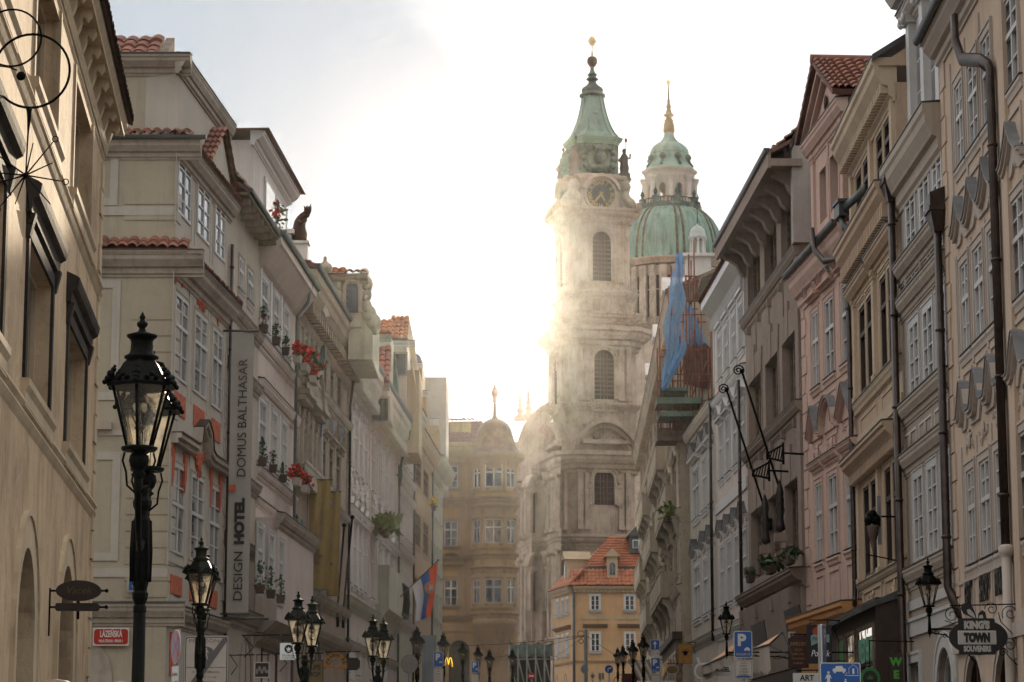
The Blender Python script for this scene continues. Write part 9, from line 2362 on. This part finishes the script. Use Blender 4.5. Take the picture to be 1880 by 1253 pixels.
# ------------------------------------------------------------------ roof statue
def statue():
 f = whiterowf; Y = f.world(f.L * .95, 0, 0).y + .5; u = Y / F; c = at(552, 447, Y)
 r = empty('roof_statue', c, 'dark stone statue of a bending crowned figure on the white parapet', 'statue')
 Z = lambda py: -(py - 447) * u; X = lambda px: (px - 552) * u
 b = MB(); b.box(X(538), X(566), -.2, .2, Z(480), Z(447)); b.box(X(535), X(569), -.25, .25, Z(450), Z(445)); b.build('pedestal', M['whitewall'], r)
 b = MB(); secs = []
 for py,xc,hw,hd in ((446,551,13.5,.22),(438,551,13,.21),(430,550.5,13.5,.2),(420,549.5,12,.2),(412,549.5,11.5,.19),(404,551,10.5,.19),(397,554,9.5,.17),(391,558,8,.14),(387,561,5,.10),(384,562,4.2,.09)):
  secs.append([(X(xc) + hw * u * math.cos(a) * (1 + .10 * math.sin(5 * a + py)),hd * math.sin(a),Z(py)) for a in [2 * PI * i / 14 for i in range(14)]])
 b.loft(secs, True); b.build('draped_body', M['statuedark'], r)
 b = MB(); b.ball((X(561.5), -.02, Z(383)), 4.6 * u, sz=1.25, n=10, m=8)
 for k in range(5): a = k * 2 * PI / 5; b.tube([(X(562) + .06 * math.cos(a),.06 * math.sin(a),Z(379)),(X(562) + .08 * math.cos(a),.08 * math.sin(a),Z(376))],.02,4)
 b.build('head', M['statuedark'], r)
 b = MB(); b.tube([(X(557), -.1, Z(395)), (X(566), -.18, Z(398)), (X(569), -.15, Z(388)), (X(569.5), -.15, Z(379))], .045, 6); b.tube([(X(546), -.1, Z(404)), (X(554), -.24, Z(412)), (X(563), -.2, Z(405))], .05, 6); b.tube([(X(570), -.15, Z(392)), (X(570.5), -.15, Z(374))], .015, 5); b.build('arms', M['statuedark'], r)
statue()
# ------------------------------------------------------------------ plants and flower boxes
i = 0
for px, py, w, h, lab in ((484, 612, .5, .75, 'green plant on the topmost row, nearest window of the white house'), (507, 634, .5, .6, 'green plant on the topmost row, middle window of the white house'), (524, 652, .45, .5, 'green plant on the topmost row beside the grey pipe'),
                          (482, 856, .5, .75, 'bushy plant on the second row, nearest window above the bay'), (501, 868, .42, .6, 'bushy plant on the second row, middle window above the bay'), (519, 886, .40, .5, 'small plant on the second row, window by the pipe')):
 plant(whiterowf, px, py, w * .85, h * .75, lab, 'plants on the sills of the white house', d=.12, seed=i, flowers=('redflower', .03)); i += 1
for px, py, w, h, lab in ((477, 1090, .5, .85, 'leafy plant on the bay, nearest window'), (497, 1099, .45, .8, 'leafy plant on the bay, middle window'), (515, 1108, .42, .75, 'leafy plant on the bay, last window')):
 plant(whiterowf, px, py, w * .85, h * .75, lab, 'plants on the sills of the white house', d=.70, seed=i + 5); i += 1
for px, py, w, h, lab in ((546, 668, .6, .45, 'red geraniums at the near end of the oriel balcony'), (560, 684, 1.0, .55, 'long mass of red geraniums along the middle of the oriel balcony'), (576, 706, .9, .5, 'red geraniums trailing at the far end of the oriel balcony'),
                          (545, 893, .7, .4, 'red geraniums on the lower oriel balcony beside the grey pipe'), (560, 906, .7, .4, 'red geraniums on the lower oriel balcony just left of the gold banner')):
 plant(brownornf, px, py, w, h, lab, 'red geraniums on the stucco oriel', flowers=('redflower', .55), d=.5, seed=i + 20, name='flower_box', planter='stonetrim', boxw=w * .8); i += 1
plant(whiterowf, 509, 440, .7, .9, 'plant with pink flowers outside the dormer tower window', 'plants on the sills of the white house', flowers=('redflower', .2), d=.0, seed=50)
plant(brownornf, 536, 1108, .5, .3, 'small red flowers just above the two-lantern lamp', 'red geraniums on the stucco oriel', flowers=('redflower', .7), d=.3, seed=51, name='flower_box', boxw=.4)
plant(endf, 796, 938, .7, .5, 'round pot of yellow flowers on the last grey-green house', flowers=('yellowflower', .5), d=.3, seed=52)
plant(whiteornf, 705, 985, 2.4, .55, 'yellow-green trailing plants on the stucco house ledge', leaf='leafy', d=.5, seed=53, name='flower_box', boxw=2.0)
for px, py, w, lab in ((1378, 1070, .8, 'flower box with pink blooms, far end of the brown ledge'), (1416, 1054, 1.2, 'green flower box in the middle of the brown ledge'), (1450, 1037, 1.1, 'flower box with red blooms, near end of the brown ledge')):
 plant(brownf, px, py, w, .32, lab, 'flower boxes on the brown ledge', flowers=('pinkflower', .10), d=.45, seed=int(w * 30), name='flower_box', boxw=w * .9, cat='flower box')
plant(palace, 1228, 958, 1.1, .6, 'yellow-green shrub on a palace balcony', leaf='leafy', d=.6, seed=77, cat='plant')
for (px, py, lab) in ((1405, 955, 'dark furled cloth bundle on the left flagpole bracket'), (1432, 930, 'dark furled cloth bundle on the right flagpole bracket')):
 f = brownf; x, z = f.hit(px, py, .4); p = f.world(x, -.4 / f.k, z); o = empty('furled_flag', p, lab, 'furled flag', 'furled flags on the brown house')
 b = MB(); b.lathe([(.02, .7), (.07, .55), (.11, .35), (.08, .15), (.13, -.1), (.09, -.3), (.12, -.5), (.14, -.62), (.02, -.7)], (0, 0, 0), 9, sx=1, sy=.8); b.build('cloth', M['darkboard'], o)
 b = MB(); b.box(-.16, .16, -.1, .2, -.95, -.72); b.tube([(0, 0, .7), (0, .3, .85)], .02, 5); b.build('bracket', M['brown'], o)
# ------------------------------------------------------------------ scaffold and blue netting
def scaffold():
 Y = PA[1] - 1.9; u = Y / F; c = at(1262, 770, Y); zb = c.z
 r = empty('scaffold', (c.x, Y, zb), 'rusty tube scaffold with green decks standing above the palace roof end', 'scaffold')
 X = lambda px: (px - 1262) * u; Z = lambda py: -(py - 770) * u
 b = MB()
 for px, yt in ((1212, 600), (1235, 480), (1250, 470), (1262, 500), (1268, 458), (1278, 430), (1290, 540), (1308, 600)):
  for dy in (0, 1.6): b.tube([(X(px), dy, Z(790)), (X(px), dy, Z(yt + dy * 15))], .03, 5)
 b.build('standards', M['rustpole'], r)
 b = MB()
 for py,a,c_ in ((500,1262,1290),(548,1262,1290),(573,1232,1305),(640,1215,1300),(686,1214,1308),(735,1205,1300)):
  for dy in (0, 1.6): b.tube([(X(a), dy, Z(py)), (X(c_), dy, Z(py))], .028, 5)
  b.tube([(X(a) + .2, 0, Z(py)), (X(a) + .2, 1.6, Z(py))], .028, 5)
 for p,q in (((1250,686),(1278,600)),((1215,735),(1240,640)),((1268,735),(1300,660)),((1278,548),(1290,500))): b.tube([(X(p[0]),0,Z(p[1])),(X(q[0]),0,Z(q[1]))],.026,5)
 b.build('ledgers', M['rustpole'], r)
 for py, a, c_, h in ((712, 1213, 1262, 6), (730, 1206, 1288, 12), (757, 1210, 1272, 9)):
  b = MB(); b.box(X(a), X(c_), -.2, 1.7, Z(py + h), Z(py)); b.build('deck', M['greendeck'], r)
 b = MB(); b.box(X(1240), X(1300), 1.2, 1.6, Z(780), Z(760)); b.box(X(1210), X(1310), 1.5, 3.2, Z(800), Z(776)); b.build('base_beam', M['timber'], r)
 # reddish sheeted bay behind
 b = MB(); b.add([(X(1262), 1.7, Z(690)), (X(1312), 1.7, Z(700)), (X(1316), 1.7, Z(625)), (X(1290), 1.7, Z(598)), (X(1262), 1.7, Z(612))], [(0, 1, 2, 3, 4)]); b.prism([(X(1262), Z(690)), (X(1312), Z(700)), (X(1316), Z(625)), (X(1290), Z(598)), (X(1262), Z(612))], 'y', 1.72, 3.0); b.build('roof_sheeting', M['rustsheet'], r)
 def cloth(name, outline, seed, label, ydep, amp=.25):
  """hanging net: left and right edges given as rows of (py, pxL, pxR)"""
  rr = random.Random(seed); b = MB(); vs = []; m = 14; rows = []
  for k in range(len(outline) - 1):
   (ya, la, ra), (yb, lb, rb) = outline[k], outline[k + 1]; q = max(2, int((yb - ya) / 6))
   for j in range(q): t = j / q; rows.append((ya + (yb - ya) * t, la + (lb - la) * t, ra + (rb - ra) * t))
  rows.append(outline[-1])
  for j, (py, l, r_) in enumerate(rows):
   for i in range(m + 1):
    t = i / m; vs.append((X(l + (r_ - l) * t) + .06 * math.sin(j * .5 + i),ydep + amp * math.sin(i * 1.3 + j * .12) + .1 * math.sin(j * .35 + i * .4),Z(py) + .08 * math.sin(i * 2.1)))
  b.add(vs, [(j * (m + 1) + i, j * (m + 1) + i + 1, (j + 1) * (m + 1) + i + 1, (j + 1) * (m + 1) + i) for j in range(len(rows) - 1) for i in range(m)], True); o = b.build(name, M['net'], None, (c.x, Y, zb)); tag(o, label, 'net', 'blue nets on the scaffold')
 cloth('scaffold_net', [(462, 1243, 1253), (500, 1237, 1257), (540, 1231, 1259), (570, 1222, 1256), (610, 1221, 1252), (650, 1220, 1246), (690, 1216, 1234), (715, 1214, 1220)], 1, 'tall tapering blue net draped over the scaffold poles', -.3)
 cloth('scaffold_net', [(545, 1262, 1268), (575, 1262, 1285), (600, 1262, 1300), (622, 1262, 1304)], 2, 'blue sheet stretched above the reddish roof sheeting', 1.0)
 cloth('scaffold_net', [(632, 1244, 1258), (650, 1238, 1256), (672, 1228, 1246), (690, 1224, 1236)], 3, 'torn light blue strip at the lower edge of the tall net', -.5, .1)
scaffold()
# ------------------------------------------------------------------ two passers-by whose heads just reach the frame
def person(px, ptop, Y, label, hair='hairb', turn=0.0, seed=0):
 c = at(px, ptop, Y); H = c.z - gz(Y); k = H / 1.816
 r = empty('person', (c.x, Y, gz(Y)), label, 'person', rz=turn)
 me = bpy.data.meshes.new('body'); J = {}
 pts = dict(pelvis=(0,0,.98,.14),waist=(0,0,1.10,.125),chest=(0,-.01,1.30,.155),neck0=(0,.0,1.47,.075),neck=(0,-.005,1.53,.055),head0=(0,-.01,1.62,.078),head=(0,-.005,1.71,.088),
               shl=(-.17,0,1.42,.065),ell=(-.235,.03,1.14,.045),wrl=(-.235,-.10,.92,.03),hal=(-.23,-.14,.85,.035),shr=(.17,0,1.42,.065),elr=(.235,.03,1.14,.045),wrr=(.24,-.06,.90,.03),har=(.24,-.09,.83,.035),
               hpl=(-.09,0,.92,.10),knl=(-.10,-.05,.50,.062),anl=(-.10,.04,.09,.042),ftl=(-.11,-.13,.04,.035),hpr=(.09,0,.92,.10),knr=(.10,-.08,.52,.062),anr=(.11,-.10,.09,.042),ftr=(.12,-.27,.04,.035))
 fing = []
 for side, sx in (('l', -1), ('r', 1)):
  hx, hy, hz, _ = pts['ha' + side]
  for q in range(4):
   a = (hx + sx * 0, hy + (q - 1.5) * .02, hz); names = []
   for s_, (dz, dy) in enumerate(((-.045, 0), (-.07 - .006 * (q in (1, 2)), -.0), (-.09 - .01 * (q in (1, 2)), .01))): nm = 'f%s%d%d' % (side, q, s_); pts[nm] = (hx - sx * .012 * s_, hy + (q - 1.5) * .021 - dy, hz + dz, .0095 - .001 * s_); names.append(nm)
   fing.append(['ha' + side] + names)
  nm = ['t%s%d' % (side, s_) for s_ in range(2)]; pts[nm[0]] = (hx - sx * .02, hy - .045, hz - .01, .011); pts[nm[1]] = (hx - sx * .025, hy - .06, hz - .045, .009); fing.append(['ha' + side] + nm)
 names = list(pts); idx = {n_: i_ for i_, n_ in enumerate(names)}
 E = [('pelvis', 'waist'), ('waist', 'chest'), ('chest', 'neck0'), ('neck0', 'neck'), ('neck', 'head0'), ('head0', 'head'), ('chest', 'shl'), ('shl', 'ell'), ('ell', 'wrl'), ('wrl', 'hal'), ('chest', 'shr'), ('shr', 'elr'), ('elr', 'wrr'), ('wrr', 'har'), ('pelvis', 'hpl'), ('hpl', 'knl'), ('knl', 'anl'), ('anl', 'ftl'), ('pelvis', 'hpr'), ('hpr', 'knr'), ('knr', 'anr'), ('anr', 'ftr')]
 for ch in fing: E += list(zip(ch[:-1], ch[1:]))
 me.from_pydata([tuple(v * k for v in pts[n_][:3]) for n_ in names], [(idx[a], idx[b_]) for a, b_ in E], [])
 o = bpy.data.objects.new('body', me); COL.objects.link(o); o.parent = r; me.materials.append(M['skin'])
 md = o.modifiers.new('skin', 'SKIN'); lay = me.skin_vertices[0].data if me.skin_vertices else None
 if lay is None: return r
 for n_, i_ in idx.items(): lay[i_].radius = (pts[n_][3] * k, pts[n_][3] * k * (.8 if n_ in ('pelvis', 'waist', 'chest') else 1)); lay[i_].use_root = (n_ == 'pelvis')
 o.modifiers.new('sub', 'SUBSURF').levels = 1; o.modifiers['sub'].render_levels = 1; md.use_smooth_shade = True
 def garment(name, secs, mat, ring=14):
  b = MB(); b.loft([[(x * k + w * k * math.cos(a),y * k + d * k * math.sin(a),z * k) for a in [2 * PI * i_ / ring for i_ in range(ring)]] for x,y,z,w,d in secs],True); b.build(name,M[mat],r)
 garment('jacket', [(0, 0, .86, .20, .145), (0, 0, .95, .195, .145), (0, 0, 1.1, .18, .135), (0, -.01, 1.3, .205, .15), (0, 0, 1.42, .20, .12), (0, 0, 1.49, .09, .085), (0, 0, 1.52, .07, .07)], 'shirt')
 for sx in (-1, 1):
  b = MB(); hx = [(sx * .17, 0, 1.43), (sx * .24, .03, 1.14), (sx * .237, -.07 if sx > 0 else -.10, .93)]; b.tube([tuple(v * k for v in q) for q in hx], .06, 10, rs=[.085 * k, .066 * k, .05 * k]); b.build('sleeve', M['shirt'], r)
  b = MB(); kx = 'r' if sx > 0 else 'l'; b.tube([tuple(v * k for v in pts['hp' + kx][:3]), tuple(v * k for v in pts['kn' + kx][:3]), tuple(v * k for v in pts['an' + kx][:3])], .1, 10, rs=[.125 * k, .085 * k, .07 * k]); b.build('trouser_leg', M['jean'], r)
  b = MB(); q = pts['an' + kx]; t = pts['ft' + kx]; b.ball(((q[0] + t[0]) / 2 * k, (q[1] + t[1]) / 2 * k, .05 * k), .05 * k, sy=2.8, sz=1.0, n=10, m=6); b.build('shoe', M['black'], r)
 b = MB()
 b.ball((0, .012 * k, 1.715 * k), .098 * k, sx=.92, sy=1.06, sz=1.02, n=18, m=12); rr = random.Random(seed)
 for q in range(0):
  a = rr.uniform(0,2 * PI); e = rr.uniform(.1,1.5); R_ = .099 * k; d = Vector((math.cos(a) * math.cos(e) * .92,math.sin(a) * math.cos(e) * 1.05,math.sin(e))); p = Vector((0,.012 * k,1.715 * k)) + d * R_
  tn = Vector((-d.y,d.x,.3)).normalized() * .03 * k; b.add([p,p + tn + d * .004,p + tn * .9 + Vector((0,0,-.008))],[(0,1,2)])
 b.v = [v if v[1] > -.055 * k or v[2] > 1.74 * k else (v[0], -.055 * k + (v[1] + .055 * k) * .2, v[2]) for v in b.v]
 b.build('hair', M[hair], r)
 b = MB()
 b.ball((0, -.108 * k, 1.665 * k), .015 * k, sz=1.6, n=8, m=6); f_ = b.build('nose', M['skin'], r)
 for sx in (-1, 1):
  b = MB(); b.ball((sx * .033 * k, -.092 * k, 1.69 * k), .011 * k, n=8, m=6); b.build('eye', M['signwhite'], r); b = MB(); b.ball((sx * .095 * k, .0, 1.675 * k), .02 * k, sx=.4, sz=1.5, n=8, m=6); b.build('ear', M['skin'], r)
 b = MB(); b.box(-.022 * k, .022 * k, -.093 * k, -.085 * k, 1.628 * k, 1.634 * k); b.build('mouth', M['maroon'], r)
 return r
person(103, 1246, 6.0, 'passer-by in a grey jacket, only light brown hair visible at the bottom left corner', turn=.1, seed=1)
person(216, 1250, 7.4, 'second passer-by in a grey jacket, hair just touching the bottom edge by the near lamp', turn=-.2, seed=2)
def haze():
 b = MB(); b.box(-70, 70, -6, 420, -3, 110)
 m = bpy.data.materials.new('haze'); m.use_nodes = True; t = m.node_tree; t.nodes.clear()
 out = N(t, 'ShaderNodeOutputMaterial'); v = N(t, 'ShaderNodeVolumePrincipled')
 v.inputs['Color'].default_value = (1.0, 1.0, 1.0, 1); v.inputs['Density'].default_value = HAZE_D; v.inputs['Anisotropy'].default_value = HAZE_G
 link(t, v.outputs[0], out.inputs['Volume'])
 o = b.build('haze', m); tag(o, kind='stuff')
HAZE_D, HAZE_G = .000017, .94
haze()
